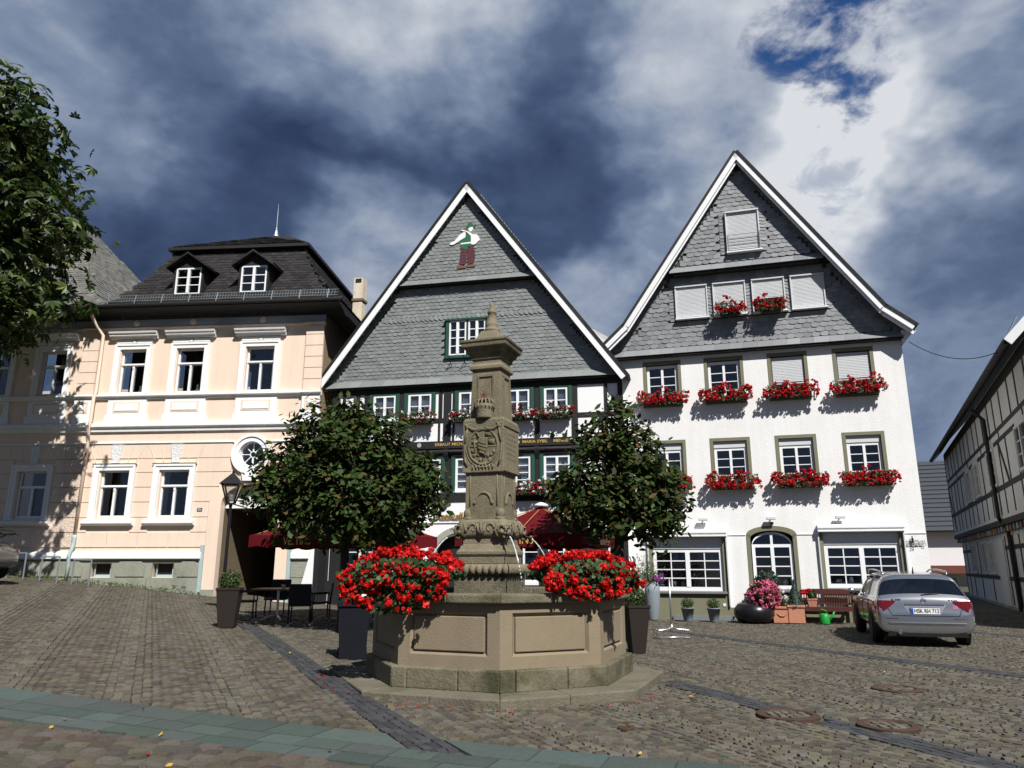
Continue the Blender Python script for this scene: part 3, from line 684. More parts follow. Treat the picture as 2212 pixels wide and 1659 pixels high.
# plinth with basement windows and the heavy white weathering course
mb = MB(); moulding(mb, -20, GATE[0] - .52, [(0, 1.80), (-.13, 1.80), (-.16, 1.83), (-.16, 1.98), (-.05, 2.07), (0, 2.07)]); mb.build('weathering_course', m_white, peach)
mb = MB(); moulding(mb, GATE[1] + .57, -.02, [(0, 1.80), (-.13, 1.80), (-.16, 1.83), (-.16, 1.98), (-.05, 2.07), (0, 2.07)]); mb.build('weathering_course', m_white, peach)
pl = wall_holes(-20, GATE[0] - .56, -.3, 1.795, [(a, a + .76, 1.2, 1.68) for a in (-7.66, -5.45)], .3, y=-.05); pl.build('plinth_backing', m_greyst, peach)
wall_holes(GATE[1] + .57, -.02, -.3, 1.795, [], y=-.05).build('plinth_backing', m_greyst, peach)
xs_ = [-20, -14, -11.5, -9.6, -7.92]
blocks = [(-20, -14), (-13.97, -11.5), (-11.47, -9.6), (-9.57, -7.92), (-6.72, -5.70), (-4.52, -3.82)]
for a, b in blocks:
    c = .14
    MB().prism([(a, 1.24), (b, 1.24), (b, 1.60), (b - c, 1.74), (a + c, 1.74), (a, 1.60)], -.085, -.051).build('plinth_block', m_greyst, peach)
for a, b in [(-20, -14), (-13.97, -11.5), (-11.47, -9.6), (-9.57, -7.75), (-7.72, -5.6), (-5.57, -3.82)]: MB().box(a, b, -.085, -.051, .2, 1.16 if a < -8 else 1.2).build('plinth_block', m_greyst, peach)
for a, b, c, d in ((-.62, -.06, 1.22, 1.72), (-.62, -.06, .4, 1.2)): MB().box(a, b, -.085, -.051, c, d).build('plinth_block', m_greyst, peach)
for a in (-7.66, -5.45):
    o = MB().box(a + .02, a + .74, .20, .22, 1.21, 1.67).build('basement_window', m_dark, peach)
    q = MB()
    for k in range(2): q.box(a + .08 + k * .56, a + .11 + k * .56, .10, .13, 1.21, 1.67)
    q.box(a + .05, a + .70, .14, .17, 1.21, 1.30); q.build('bar', m_bluepipe, o)
# window dressings
def surround(u0, u1, z0, z1, w, out, mat=m_white):
    mb = MB()
    for a, b, c, d in ((u0, u0 + w, z0, z1), (u1 - w, u1, z0, z1)): mb.box(a, b, -out, -.001, c, d)
    mb.box(u0 + w, u1 - w, -out, -.001, z1 - w, z1); f = .07
    for a, b, c, d in ((u0 - .004, u0 + f, z0, z1), (u1 - f, u1 + .004, z0, z1)): mb.box(a, b, -out - .03, -out + .001, c, d)
    mb.box(u0 + f, u1 - f, -out - .03, -out + .001, z1 - f, z1 + .004); return mb
for i, (a, b) in enumerate(UP):
    s = surround(a, b, 7.56, 9.44, .20, .06).build('window_surround', m_white, peach); c = (a + b) / 2; hw = (b - a) / 2
    mb = MB(); mb.box(c - hw * .97, c - .09, -.055, -.001, 9.475, 9.60); mb.box(c + .09, c + hw * .97, -.055, -.001, 9.475, 9.60); mb.box(c - .06, c + .06, -.065, -.001, 9.475, 9.60); mb.build('frieze_block', m_white, s)
    mb = MB(); moulding(mb, c - hw - .20, c + hw + .20, [(0, 9.63), (-.10, 9.63), (-.13, 9.70), (-.22, 9.72), (-.22, 9.77), (-.27, 9.80), (-.29, 9.86), (0, 9.90)]); mb.build('hood', m_white, s)
    sash_window(peach, a + .23, b - .23, 7.60, 9.24, .13, 1, 1, .06, post=.075, transom=8.68)
    if i in (2, 3): MB().lathe([(.05, 0), (.08, .1), (.03, .2), (.05, .28), (.01, .34)], 10, (c + .22, .3, 7.62)).build('window_ornament', m_roomlace, s)
    mb = MB(); mb.box(a - .08, b + .08, -.075, -.001, 6.53, 6.80); mb.box(a - .02, b + .02, -.05, -.001, 6.80, 7.37)
    p = mb.build('apron_panel', m_white, peach)
    MB().box(a + .20, b - .20, -.062, -.0505, 6.89, 7.27).build('panel_recess', m_peach, p); MB().box(a + .27, b - .27, -.08, -.0625, 6.95, 7.21).build('panel_field', m_white, p)
for i, (a, b) in enumerate(LOW):
    s = surround(a, b, 3.12, 5.03, .20, .07).build('window_surround', m_white, peach)
    mb = MB(); moulding(mb, a - .16, b + .16, [(0, 2.93), (-.12, 2.93), (-.20, 3.0), (-.20, 3.08), (0, 3.12)]); mb.build('sill', m_white, s)
    mb = MB(); moulding(mb, a - .05, b + .05, [(0, 5.03), (-.10, 5.035), (-.13, 5.07), (0, 5.085)]); mb.build('hood', m_white, s)
    sash_window(peach, a + .25, b - .25, 3.21, 4.84, .13, 1, 1, .06, post=.075, transom=4.28)
# pilasters with a pyramid block
def pilaster(u0, u1):
    z = 7.57
    while z < 9.9:
        MB().box(u0, u1, -.09, -.001, z + .012, min(z + .40, 9.93)).build('pilaster_block', m_peach, peach); z += .41
    mb = MB(); mb.box(u0 - .05, u1 + .05, -.13, -.001, 6.53, 6.80); mb.box(u0, u1, -.10, -.001, 6.80, 7.37); p = mb.build('pilaster_pedestal', m_white, peach)
    MB().box(u0 + .11, u1 - .11, -.115, -.101, 6.89, 7.29).build('pedestal_recess', m_peach, p)
    c = (u0 + u1) / 2; q = MB(); h = .13; q.add([(c - h, -.116, 7.09 - h), (c + h, -.116, 7.09 - h), (c + h, -.116, 7.09 + h), (c - h, -.116, 7.09 + h), (c, -.20, 7.09)], [(0, 1, 4), (1, 2, 4), (2, 3, 4), (3, 0, 4)]); q.build('pyramid_boss', m_white, p)
    for zz, o_, hh in ((6.2, .22, .32), (7.38, .2, .18), (9.95, .15, .14)): ledge('pilaster_ledge', zz + .003, zz + hh + .003, o_, u0 - .04, u1 + .04, m_white if zz < 9 else m_peach)
pilaster(-9.05, -8.40); pilaster(-.64, 0.0)
# round window over the gate
def ring(mb, c, z, r0, r1, y0, y1, n=32):
    for i in range(n):
        a, b = 2 * PI * i / n, 2 * PI * (i + 1) / n; P_ = lambda r, t: (c + r * math.cos(t), z + r * math.sin(t))
        mb.prism([P_(r0, a), P_(r1, a), P_(r1, b), P_(r0, b)], y0, y1)
mb = MB(); ring(mb, OC[0], OC[1], .44, .66, -.08, -.001); ring(mb, OC[0], OC[1], .60, .70, -.12, -.0805); ring(mb, OC[0], OC[1], .42, .64, -.001, .20)
o = mb.build('round_window', m_white, peach)
mb = MB(); ring(mb, OC[0], OC[1], .40, .45, .10, .15); ring(mb, OC[0], OC[1], .09, .115, .10, .14, 16)
for k in range(8): an = k * PI / 4; mb.bar((OC[0] + .11 * math.cos(an), .12, OC[1] + .11 * math.sin(an)), (OC[0] + .41 * math.cos(an), .12, OC[1] + .41 * math.sin(an)), .022 if k % 4 != 2 else .05, .03, up=(0, 1, 0))
mb.build('glazing_bars', m_wood, o)
MB().lathe([(.42, 0), (.42, .006)], 24).build('pane', m_gls, o).matrix_local = Matrix.Translation((OC[0], .14, OC[1])) @ Matrix.Rotation(PI / 2, 4, 'X')
MB().box(OC[0] - .5, OC[0] + .5, .9, .93, 4.7, 6.0).build('dark_room_panel', m_roomshade, o)
MB().prism([(OC[0] - .20, 4.42), (OC[0] + .20, 4.42), (OC[0] + .26, 4.66), (OC[0] - .26, 4.66)], -.13, -.052).build('keystone', m_white, peach)
# house number
hn = MB().box(-4.08, -3.9, -.045, -.031, 3.40, 3.51).build('house_number_plate', m_dark, peach)
ob('numerals', text_mesh('20a', .10, m_plate), hn, (-3.99, -.047, 3.455))
# downpipe
dp = MB(); dp.tube([(-8.47, -.62, 10.55), (-8.47, -.60, 10.35), (-8.40, -.30, 10.02), (-8.24, -.17, 9.75), (-8.24, -.15, 7.7), (-8.24, -.22, 7.4), (-8.24, -.22, 6.6), (-8.27, -.25, 6.3), (-8.30, -.12, 5.95), (-8.33, -.11, 2.6)], .058, 10)
o = dp.build('downpipe', m_peach, peach, True)
MB().tube([(-8.33, -.11, 2.62), (-8.33, -.11, 2.5), (-8.33, -.12, 2.22), (-8.34, -.22, 2.0), (-8.36, -.22, 1.85), (-8.38, -.15, 1.6), (-8.40, -.15, 1.1)], [.08, .075, .065, .065, .065, .062, .062], 10).build('iron_standpipe', m_bluepipe, peach, True)
# eaves
mb = MB(); mb.prism([(0, 10.36), (-.2, 10.47), (-.62, 10.56), (-.70, 10.60), (-.70, 10.70), (-.1, 10.72), (0.3, 10.72), (.3, 10.36)], -20, .70, ax='x'); mb.build('eaves', m_dark, peach)
mb = MB(); mb.box(-.02 + .06, .70, .3, 9.4, 10.40, 10.70); mb.build('eaves', m_dark, peach)
MB().tube([(-20, -.76, 10.68), (.74, -.76, 10.68)], .065, 8).build('gutter', m_dark, peach)
# mansard: concave lower slope, then a low pyramid cap
def mans(u0b, u1b, y0b, y1b, u0t, u1t, y0t, y1t, z0, z1, n=7):
    rows = []
    for i in range(n + 1):
        t = i / n; q = t ** .72; z = z0 + (z1 - z0) * t      # flared foot
        rows.append((u0b + (u0t - u0b) * q, u1b + (u1t - u1b) * q, y0b + (y0t - y0b) * q, y1b + (y1t - y1b) * q, z))
    return rows
RW = mans(-8.35, .72, -.66, 8.8, -6.45, -1.40, 1.05, 7.3, 10.70, 13.50)
mb = MB()
for a, b in zip(RW, RW[1:]):
    P0 = [(a[0], a[2], a[4]), (a[1], a[2], a[4]), (a[1], a[3], a[4]), (a[0], a[3], a[4])]; P1 = [(b[0], b[2], b[4]), (b[1], b[2], b[4]), (b[1], b[3], b[4]), (b[0], b[3], b[4])]
    mb.add(P0 + P1, [(0, 1, 5, 4), (1, 2, 6, 5), (2, 3, 7, 6), (3, 0, 4, 7)])
mr_ = mb.build('mansard_roof', m_slateold, peach)
mb = MB(); t = RW[-1]; o_ = .28; a = (t[0] - o_, t[1] + o_, t[2] - o_, t[3] + o_)
mb.add([(a[0], a[2], 13.46), (a[1], a[2], 13.46), (a[1], a[3], 13.46), (a[0], a[3], 13.46), (a[0], a[2], 13.58), (a[1], a[2], 13.58), (a[1], a[3], 13.58), (a[0], a[3], 13.58)], [(0, 3, 2, 1), (0, 1, 5, 4), (1, 2, 6, 5), (2, 3, 7, 6), (3, 0, 4, 7)])
AP = (-3.75, 3.6, 15.35); mb.add([(a[0], a[2], 13.58), (a[1], a[2], 13.58), (a[1], a[3], 13.58), (a[0], a[3], 13.58), (-4.3, 3.6, 15.25), (-3.2, 3.6, 15.25)], [(0, 1, 5, 4), (1, 2, 5), (2, 3, 4, 5), (3, 0, 4)])
cap = mb.build('roof_cap', m_slateold, peach)
def plane_slates(p00, p10, p01, w, h, inside=lambda u, v: True, scl=1.):
    """slates on the plane through three corners: p00 foot, p10 along the foot, p01 up the slope"""
    O = np.array(p00); ex = np.array(p10) - O; lu = np.linalg.norm(ex); ex /= lu; ez = np.array(p01) - O; ez -= ex * ez.dot(ex); lv = np.linalg.norm(ez); ez /= lv; en = np.cross(ex, ez); en = en if en[1] < 0 or en[2] > 0 else -en
    cs = course_slates(lambda u, v: inside(u, v), .02, lu, 0, lv - h * .7, w, h); return slate_arrays(cs, w, h, O, ex, ez, en, .014, .028)
VS = []
for a, b in zip(RW, RW[1:]):
    W_ = a[1] - a[0]; L0 = b[0] - a[0]; L1 = a[1] - b[1]; hh = math.dist((a[2], a[4]), (b[2], b[4]))
    VS.append(plane_slates((a[0], a[2], a[4]), (a[1], a[2], a[4]), (a[0], b[2], b[4]), .23, .155, lambda u, v: L0 * v / hh - .02 < u < W_ - L1 * v / hh + .02))
    Ws = a[3] - a[2]; S0 = b[2] - a[2]; S1 = a[3] - b[3]
    VS.append(plane_slates((a[1], a[2], a[4]), (a[1], a[3], a[4]), (b[1], a[2], b[4]), .25, .17, lambda u, v: S0 * v / hh < u < Ws - S1 * v / hh))
VS = np.concatenate([v for v in VS if len(v)])
lay_slates(peach, VS, m_slateold, 220, 'roof_slate', 'roof_slate_field')
a = (t[0] - o_, t[1] + o_, t[2] - o_, t[3] + o_); wd_ = a[1] - a[0]
lay_slates(cap, plane_slates((a[0], a[2], 13.58), (a[1], a[2], 13.58), (a[0], 3.6, 15.25), .25, .17, lambda u, v: v * .95 < u < wd_ - v * .95), m_slateold, 0, 'roof_slate', 'roof_slate_field')
MB().lathe([(.13, 0), (.09, .12), (.05, .3), (.06, .34), (.02, .42), (.015, 1.1), (.004, 1.55)], 8, (-3.7, 3.6, 15.22)).build('finial_rod', m_zinc, peach)
# dormers
for c in (-5.16, -2.68):
    d = MB(); zb, zt = 11.16, 12.30; yf = -.30
    d.box(c - .56, c - .49, yf, 1.5, zb, zt); d.box(c + .49, c + .56, yf, 1.5, zb, zt); d.box(c - .49, c + .49, yf, yf + .07, zt - .06, zt); d.box(c - .49, c + .49, yf, yf + .07, zb, zb + .05)
    d.prism([(c - .56, zt), (c + .56, zt), (c, zt + .38)], yf + .02, yf + .10)
    o = d.build('dormer', m_dark, peach)
    rf = MB()
    for s in (-1, 1): rf.add([(c + s * .78, yf - .22, zt - .06), (c, yf - .22, zt + .50), (c, 1.7, zt + .50), (c + s * .78, 1.7, zt - .06), (c + s * .78, yf - .22, zt - .13), (c, yf - .22, zt + .42), (c, 1.7, zt + .42), (c + s * .78, 1.7, zt - .13)], [(0, 1, 2, 3), (7, 6, 5, 4), (0, 4, 5, 1), (0, 3, 7, 4)])
    rf.build('dormer_roof', m_slateold, o)
    fl = MB(); fl.add([(c + .60, yf + .1, zt + .10), (c + .80, yf - .20, zt - .045), (c + .83, 1.0, zt - .045), (c + .62, 1.0, zt + .10)], [(0, 1, 2, 3)]); fl.build('lead_flashing', m_bluepipe, o)
    sash_window(peach, c - .48, c + .48, 11.2, 12.24, yf + .04, 1, 3, .055, .03, .09, room=True, name='dormer_window')
# snow guard
sg = MB()
for i in range(88): u = -8.2 + i * .1; sg.bar((u, -.66, 10.86), (u, -.60, 11.10), .008, .008)
for z, y in ((10.87, -.655), (10.98, -.63), (11.10, -.60)): sg.bar((-8.25, y, z), (.62, y, z), .014, .014)
for i in range(9): u = -7.9 + i * 1.02; sg.bar((u, -.70, 10.72), (u, -.60, 11.12), .03, .02)
o = sg.build('snow_guard', m_zinc, peach)
# left wing: weathered hipped roof
mb = MB(); q = dict(a=(-20, -.66, 10.70), b=(-8.05, -.66, 10.70), c=(-8.05, 11, 10.70), r0=(-20, 4.2, 16.6), r1=(-13.0, 4.2, 16.6))
kn = (-8.9, .25, 11.35)
mb.add([q['a'], q['b'], q['c'], q['r0'], q['r1'], (-20, .1, 11.5), (-9.0, .1, 11.5), (-9.0, 10, 11.5)], [(0, 1, 6, 5), (5, 6, 4, 3), (1, 2, 7, 6), (6, 7, 4)])
wr = mb.build('hipped_wing_roof', m_slategrey, peach)
A = [plane_slates((-20, -.66, 10.70), (-8.05, -.66, 10.70), (-20, .1, 11.5), .24, .17, lambda u, v: u < 11.9 - v * .8),
     plane_slates((-20, .1, 11.5), (-9.0, .1, 11.5), (-20, 4.2, 16.6), .24, .17, lambda u, v: u < 11.0 - v * 4 / 6.54),
     plane_slates((-9.0, .1, 11.5), (-9.0, 10, 11.5), (-13.0, .1, 16.6), .24, .17, lambda u, v: v * .63 < u < 9.9 - v * .9)]
lay_slates(wr, np.concatenate([v for v in A if len(v)]), m_slategrey, 0, 'roof_slate', 'roof_slate_field')
# ------------------------------------------------------------------ half-timbered inn (middle house)
inn = thing('half_timbered_inn', 'black and white half-timbered inn with slate-hung gable and sower figure', 'house', FM.w(0, 0, 0), FM.rz)
UA, ZA = -5.05, 14.86                       # apex of the slate face
def inn_l(z): return -10.25 + (UA + 10.25) * (z - 7.70) / (ZA - 7.70)
def inn_r(z): return .12 + (UA - .12) * (z - 7.70) / (ZA - 7.70)
WF2 = [(-8.56, -7.45), (-7.28, -6.15), (-5.46, -4.33), (-3.84, -2.72), (-2.52, -1.44)]       # upper row, green boards included
WF1 = [(-8.75, -7.6), (-7.0, -5.76), (-5.54, -4.30), (-3.98, -2.70), (-2.55, -1.40)]
h2 = [(a + .13, b - .13, 6.47, 7.38) for a, b in WF2]; h1 = [(a + .13, b - .13, 3.99, 5.10) for a, b in WF1]
DOOR = (-6.05, -4.25); 
h0 = [(DOOR[0], DOOR[1], 0, 2.66), (-9.2, -8.2, 1.15, 2.5), (-8.0, -7.0, 1.15, 2.5), (-3.6, -2.6, 1.1, 2.5), (-2.3, -1.3, 1.1, 2.5)]
wall_holes(-9.95, .22, 0, 7.72, h2 + h1 + h0, .2).build('wall', m_infill, inn)
MB().box(-9.95, -9.93, .0, 11, 0, 7.7).box(.20, .22, .002, 11, 0, 7.7).box(-9.9, .2, 10.9, 11, 0, 7.7).build('side_wall', m_infill, inn)
def beam(p, q, w, y=-.03, d=.06, m=m_timber, nm='beam'):
    """timber between two points of the facade (u,z)"""
    return MB().bar((p[0], y + d / 2, p[1]), (q[0], y + d / 2, q[1]), w, d, up=(0, 1, 0)).build(nm, m, inn)
# second floor framing
beam((-9.95, 7.57), (.22, 7.57), .30, -.05, .07); beam((-9.95, 6.41), (.22, 6.41), .14, -.032, .05)
for u, w in ((-9.85, .2), (-9.52, .10), (-9.0, .13), (-8.66, .18), (-7.365, .16), (-6.0, .06), (-5.72, .26), (-5.50, .06), (-4.15, .22), (-3.92, .14), (-2.62, .16), (-1.36, .20), (-.33, .10), (.14, .17)):
    beam((u, 5.66), (u, 7.42), w, -.040, .055, nm='post')
for u in (-5.93,): beam((u, 6.5), (u, 7.42), .05, -.03, .05, nm='post')
beam((-.98, 5.68), (.10, 7.0), .14, -.05, .045, nm='brace'); beam((-9.75, 7.2), (-9.0, 5.7), .14, -.05, .045, nm='brace')
# jetty: inscribed sill beam over a roll-moulded bressumer on brackets
MB().box(-9.98, .24, -.13, -.001, 5.42, 5.67).build('inscribed_beam', m_timber, inn)
mb = MB(); mb.tube([(-9.98, -.075, 5.30), (.24, -.075, 5.30)], .085, 10); mb.box(-9.98, .24, -.07, -.001, 5.19, 5.42); mb.build('moulded_beam', m_timber, inn)
mw = M('plum_moulding', (.05, .022, .03), .6, var=.2)
for u in (-9.4, -7.3, -6.6, -5.2, -3.4, -1.9, -.6): MB().tube([(u - .42, -.168, 5.30), (u - .38, -.17, 5.30), (u + .38, -.17, 5.30), (u + .42, -.168, 5.30)], [.01, .028, .028, .01], 8).build('carved_roll', mw, inn)
for u in (-9.85, -8.66, -7.3, -5.72, -4.15, -2.62, -1.3, .12): MB().prism([(-.001, 5.02), (-.06, 5.02), (-.14, 5.22), (-.14, 5.40), (-.001, 5.40)], u - .08, u + .08, ax='x').build('jetty_bracket', m_timber, inn)
ib = None
for body, u in (('ERBAUT MICHAEL', -5.50), ('MARIA SYBIL', -2.68), ('MENGE', -1.82), ('1710', -1.18)):
    ob('inscription', text_mesh(body, .135, m_gold, ext=.003, off=.001, sx=1.12 if len(body) < 15 else 1.0), inn, (u, -.134, 5.55))
for u in (-6.66, -3.27, -1.47, -.92): MB().lathe([(.07, 0), (.075, .012), (.055, .02), (.045, .010), (.02, .012), (.018, .022), (.001, .024)], 14).build('painted_rosette', M('grey_rosette', (.42, .42, .44), .6), inn).matrix_local = Matrix.Translation((u, -.131, 5.545)) @ Matrix.Rotation(PI / 2, 4, 'X')
# first floor framing
for u, w in ((-9.85, .2), (-9.3, .14), (-8.86, .13), (-7.3, .30), (-5.65, .20), (-4.14, .24), (-2.62, .13), (-1.28, .18), (-.45, .12), (.14, .17)): beam((u, 3.62), (u, 5.20), w, -.04, .055, nm='post')
beam((-9.95, 3.76), (.22, 3.76), .26, -.05, .065); beam((-1.2, 4.45), (.2, 4.45), .14, -.03, .045)
beam((-9.2, 5.1), (-9.75, 3.9), .12, -.05, .04, nm='brace')
beam((-9.88, .4), (-9.88, 3.62), .2, -.04, .055, nm='post')
for u, w in ((-9.3, .14), (-8.1, .12), (-6.85, .22), (-3.75, .16), (-2.45, .13), (-1.15, .18), (-.25, .13), (.14, .17)): beam((u, .25), (u, 3.62), w, -.04, .055, nm='post')
beam((-9.95, 2.62), (-6.6, 2.62), .16, -.03, .04); beam((-9.95, .95), (-6.6, .95), .3, -.03, .04); beam((-3.85, 2.62), (.2, 2.62), .16, -.03, .04); beam((-3.85, .85), (.2, .85), .30, -.03, .04)
# dark panelled shop front either side of the door
mb = MB(); mb.box(-9.75, -6.95, -.024, -.002, .3, 2.55); wall_holes(0, 0, 0, 0, [])
for a, b in ((-9.75, -9.2), (-8.2, -8.0), (-7.0, -6.72)): MB().box(a, b, -.022, -.002, .3, 2.54).build('panelling', m_timber, inn)
for a, b in ((-3.8, -3.6), (-2.6, -2.3), (-1.3, -.4)): MB().box(a, b, -.022, -.002, .3, 2.54).build('panelling', m_timber, inn)
for a, b in ((-9.2, -8.2), (-8.0, -7.0), (-3.6, -2.6), (-2.3, -1.3)): sash_window(inn, a, b, 1.15 if a < -6 else 1.1, 2.5, .08, 1, 3, .05, .03, .06, name='inn_window')
# leaning white buttress wall at the left end
mb = MB(); mb.prism([(-10.75, -.2), (-9.98, -.2), (-9.98, 2.35), (-10.12, 2.35)], -.55, .30); mb.build('white_buttress', m_infill, inn)
MB().box(-10.02, -9.86, -.60, -.05, -.2, 2.6).build('corner_post', m_timber, inn)
# windows: green boards, white casements
def inn_window(a, b, z0, z1, rows, curtain, parent=inn):
    mb = MB()
    for e, f in ((a, a + .13), (b - .13, b)): mb.box(e, f, -.075, -.001, z0 - .02, z1 + .03); mb.box(e + .03, f - .03, -.092, -.0755, z0, z1)
    mb.box(a + .13, b - .13, -.055, -.001, z1, z1 + .05); mb.build('green_window_board', m_green, inn)
    w = sash_window(inn, a + .14, b - .14, z0, z1, .0, 1, rows, .075, .028, .085, curtain=curtain, name='casement_window')
    MB().box(a + .10, b - .10, -.10, -.036, z0 - .05, z0 - .005).build('sill', m_wood, w); return w
for (a, b) in WF2: inn_window(a, b, 6.48, 7.37, 2 if a < -4.5 or True else 3, 'tied')
for (a, b) in WF1: inn_window(a, b, 4.0, 5.10, 4, 'tied')
# white wall around the door: plaster tongue with lettering, arched stone frame
mb = MB(); ar = arc((DOOR[0] + DOOR[1]) / 2, 1.85, .9, .80, 180, 0, 20); 
for i in range(20): mb.prism([ar[i], ar[i + 1], (ar[i + 1][0], 2.70), (ar[i][0], 2.70)], -.05, .2)
mb.box(-6.72, DOOR[0], -.05, -.002, .2, 3.0); mb.box(DOOR[1], -3.85, -.05, -.002, .2, 3.0); mb.box(DOOR[0], DOOR[1], -.05, -.002, 2.70, 3.0)
mb.prism([(-6.72, 3.0), (-3.85, 3.0), (-3.85, 3.25), (-4.3, 3.48), (-4.9, 3.60), (-5.7, 3.60), (-6.25, 3.48), (-6.72, 3.25)], -.05, -.002); mb.build('door_wall', m_infill, inn)
MB().box(-6.74, -3.83, -.085, -.0505, 2.955, 3.0).build('plaster_ledge', m_infill, inn)
mb = MB(); a1, a2 = arc(-5.15, 1.85, .90, .80, 180, 0, 20), arc(-5.15, 1.85, 1.10, 1.0, 180, 0, 20)
for i in range(20): mb.prism([a1[i], a1[i + 1], a2[i + 1], a2[i]], -.09, -.051)
mb.box(-6.25, -6.05, -.09, -.051, .2, 1.85); mb.box(-4.25, -4.05, -.09, -.051, .2, 1.85); mb.build('door_arch', M('greige_stone', (.34, .33, .28), .85, var=.1, bump=.2), inn)
d_ = MB().box(DOOR[0], DOOR[1], .28, .34, .2, 2.66).build('entrance_door', m_timber, inn); MB().box(-5.2, -5.15, .24, .28, 1.1, 1.3).build('door_handle', m_gold, d_)
ob('inn_lettering', text_mesh('Ratskeller', .34, m_goldtan, ext=.02, off=.006, sx=.86), inn, (-5.42, -.085, 3.16))
mb = MB(); sh = [(-.17, .2), (.17, .2), (.17, -.05), (.10, -.17), (0, -.24), (-.10, -.17), (-.17, -.05)]; mb.prism([(x - 5.78, z + 3.58) for x, z in sh], -.075, -.051)
o = mb.build('heraldic_shield', m_dark, inn); MB().box(-5.81, -5.75, -.083, -.0755, 3.58, 3.70).build('shield_device', m_goldtan, o)
# gable backing and the three slate fields
P = lambda z, f: f(z)
MB().prism([(-10.3, 7.66), (.2, 7.66), (UA, ZA + .05)], .0, .15).build('gable_wall', M('slate_backing', (.045, .05, .05), .7), inn)
WG = (-5.80, -4.30, 8.66, 9.93)
def inn_ins(zlo, zhi): return lambda u, z: zlo <= z < zhi and inn_l(z) + .22 < u < inn_r(z) - .22 and not (WG[0] - .1 < u < WG[1] + .1 and WG[2] - .12 < z < WG[3] + .05)
cs = course_slates(inn_ins(7.6, 11.22), -10.4, .4, 7.86, 11.1, .215, .128)
V1 = slate_arrays(cs, .215, .128, (0, -.012, 0), (1, 0, 0), (0, 0, 1), (0, -1, 0), .012, .022)
cs = course_slates(inn_ins(11.40, 15), -8, -2, 11.52, 14.7, .215, .128)
V2 = slate_arrays(cs, .215, .128, (0, -.16, 0), (1, 0, 0), (0, 0, 1), (0, -1, 0), .012, .022)
# border courses along both verges
bd = []
for f, s in ((inn_l, 1), (inn_r, -1)):
    z = 7.85
    while z < 14.55:
        if not 11.15 < z < 11.45: bd.append((f(z) + s * .02, z, 1, s, z > 11.3))
        z += .118
vb = []
for u, z, _, s, up in bd:
    v = slate_arrays([(u + s * .13, z - .02, 1, s * R_(72))], .15, .27, (0, -.17 if up else -.022, 0), (1, 0, 0), (0, 0, 1), (0, -1, 0), .012, .03); vb.append(v)
V3 = np.concatenate(vb)
MB().prism([(inn_l(11.36) + .02, 11.36), (inn_r(11.36) - .02, 11.36), (UA, ZA)], -.15, -.001).build('upper_gable_wall', M('slate_backing2', (.045, .05, .05), .7), inn)
allv = np.concatenate([V2, V1]); lay_slates(inn, allv, m_slate, 300)
lay_slates(inn, V3, m_slate, 0, 'verge_slate', 'verge_slate_course')
def skirt(parent, u0, u1, z0, z1, y0, y1, mat, step=.42):
    """flared drip course of long slates"""
    u = u0
    while u < u1 - .05:
        e = min(u + step * random.uniform(.9, 1.1), u1); j = random.uniform(0, .008)
        MB().add([(u, y0 - j, z0), (e - .004, y0 - j, z0), (e - .004 + .05, y1, z1), (u + .05, y1, z1), (u, y0 + .02, z0 - .004), (e - .004, y0 + .02, z0 - .004)], [(0, 1, 2, 3), (0, 4, 5, 1)]).build('drip_slate', mat, parent); u = e
skirt(inn, -10.22, .10, 7.66, 7.92, -.24, -.035, m_slate); skirt(inn, -7.62, -2.50, 11.30, 11.53, -.30, -.17, m_slate)
MB().box(-10.2, .08, -.20, -.0, 7.60, 7.655).build('drip_board', m_dark, inn); MB().box(-7.55, -2.55, -.26, -.151, 11.25, 11.295).build('drip_board', m_dark, inn)
cs = [(u, 10.02, 1, R_(-35)) for u in np.arange(-8.1, -1.9, .17)]
lay_slates(inn, slate_arrays([c for c in cs if not WG[0] - .2 < c[0] < WG[1] - 9], .2, .10, (0, -.036, 0), (1, 0, 0), (0, 0, 1), (0, -1, 0)), m_slate, 0, 'slate', 'string_slate_course')
# gable window
mb = MB(); a, b, c, d = WG
mb.box(a - .02, a + .10, -.10, -.0, c - .06, d); mb.box(b - .10, b + .02, -.10, -.0, c - .06, d); mb.box(a - .06, b + .06, -.14, -.0, d, d + .06); mb.box(a - .06, b + .06, -.13, -.0, c - .10, c); mb.box(-5.09, -5.01, -.08, -.0, c, d); mb.build('green_window_board', m_green, inn)
for e, f in ((a + .10, -5.09), (-5.01, b - .10)): sash_window(inn, e, f, c, d, -.045, 1, 4, .05, .03, .09, room=False, name='gable_window')
MB().box(a, b, -.002, -.0005, c, d).build('dark_gable_panel', m_roomshade, inn)  # thin dark panel; the shade of a recess is in its colour
for u in (-5.6, -5.1, -4.55): MB().tube([(u, -.05, 8.52), (u, -.30, 8.50), (u, -.34, 8.60)], .012, 6).tube([(u, -.28, 8.50), (u + .0, -.05, 8.28)], .012, 6).build('flower_box_bracket', m_iron, inn)
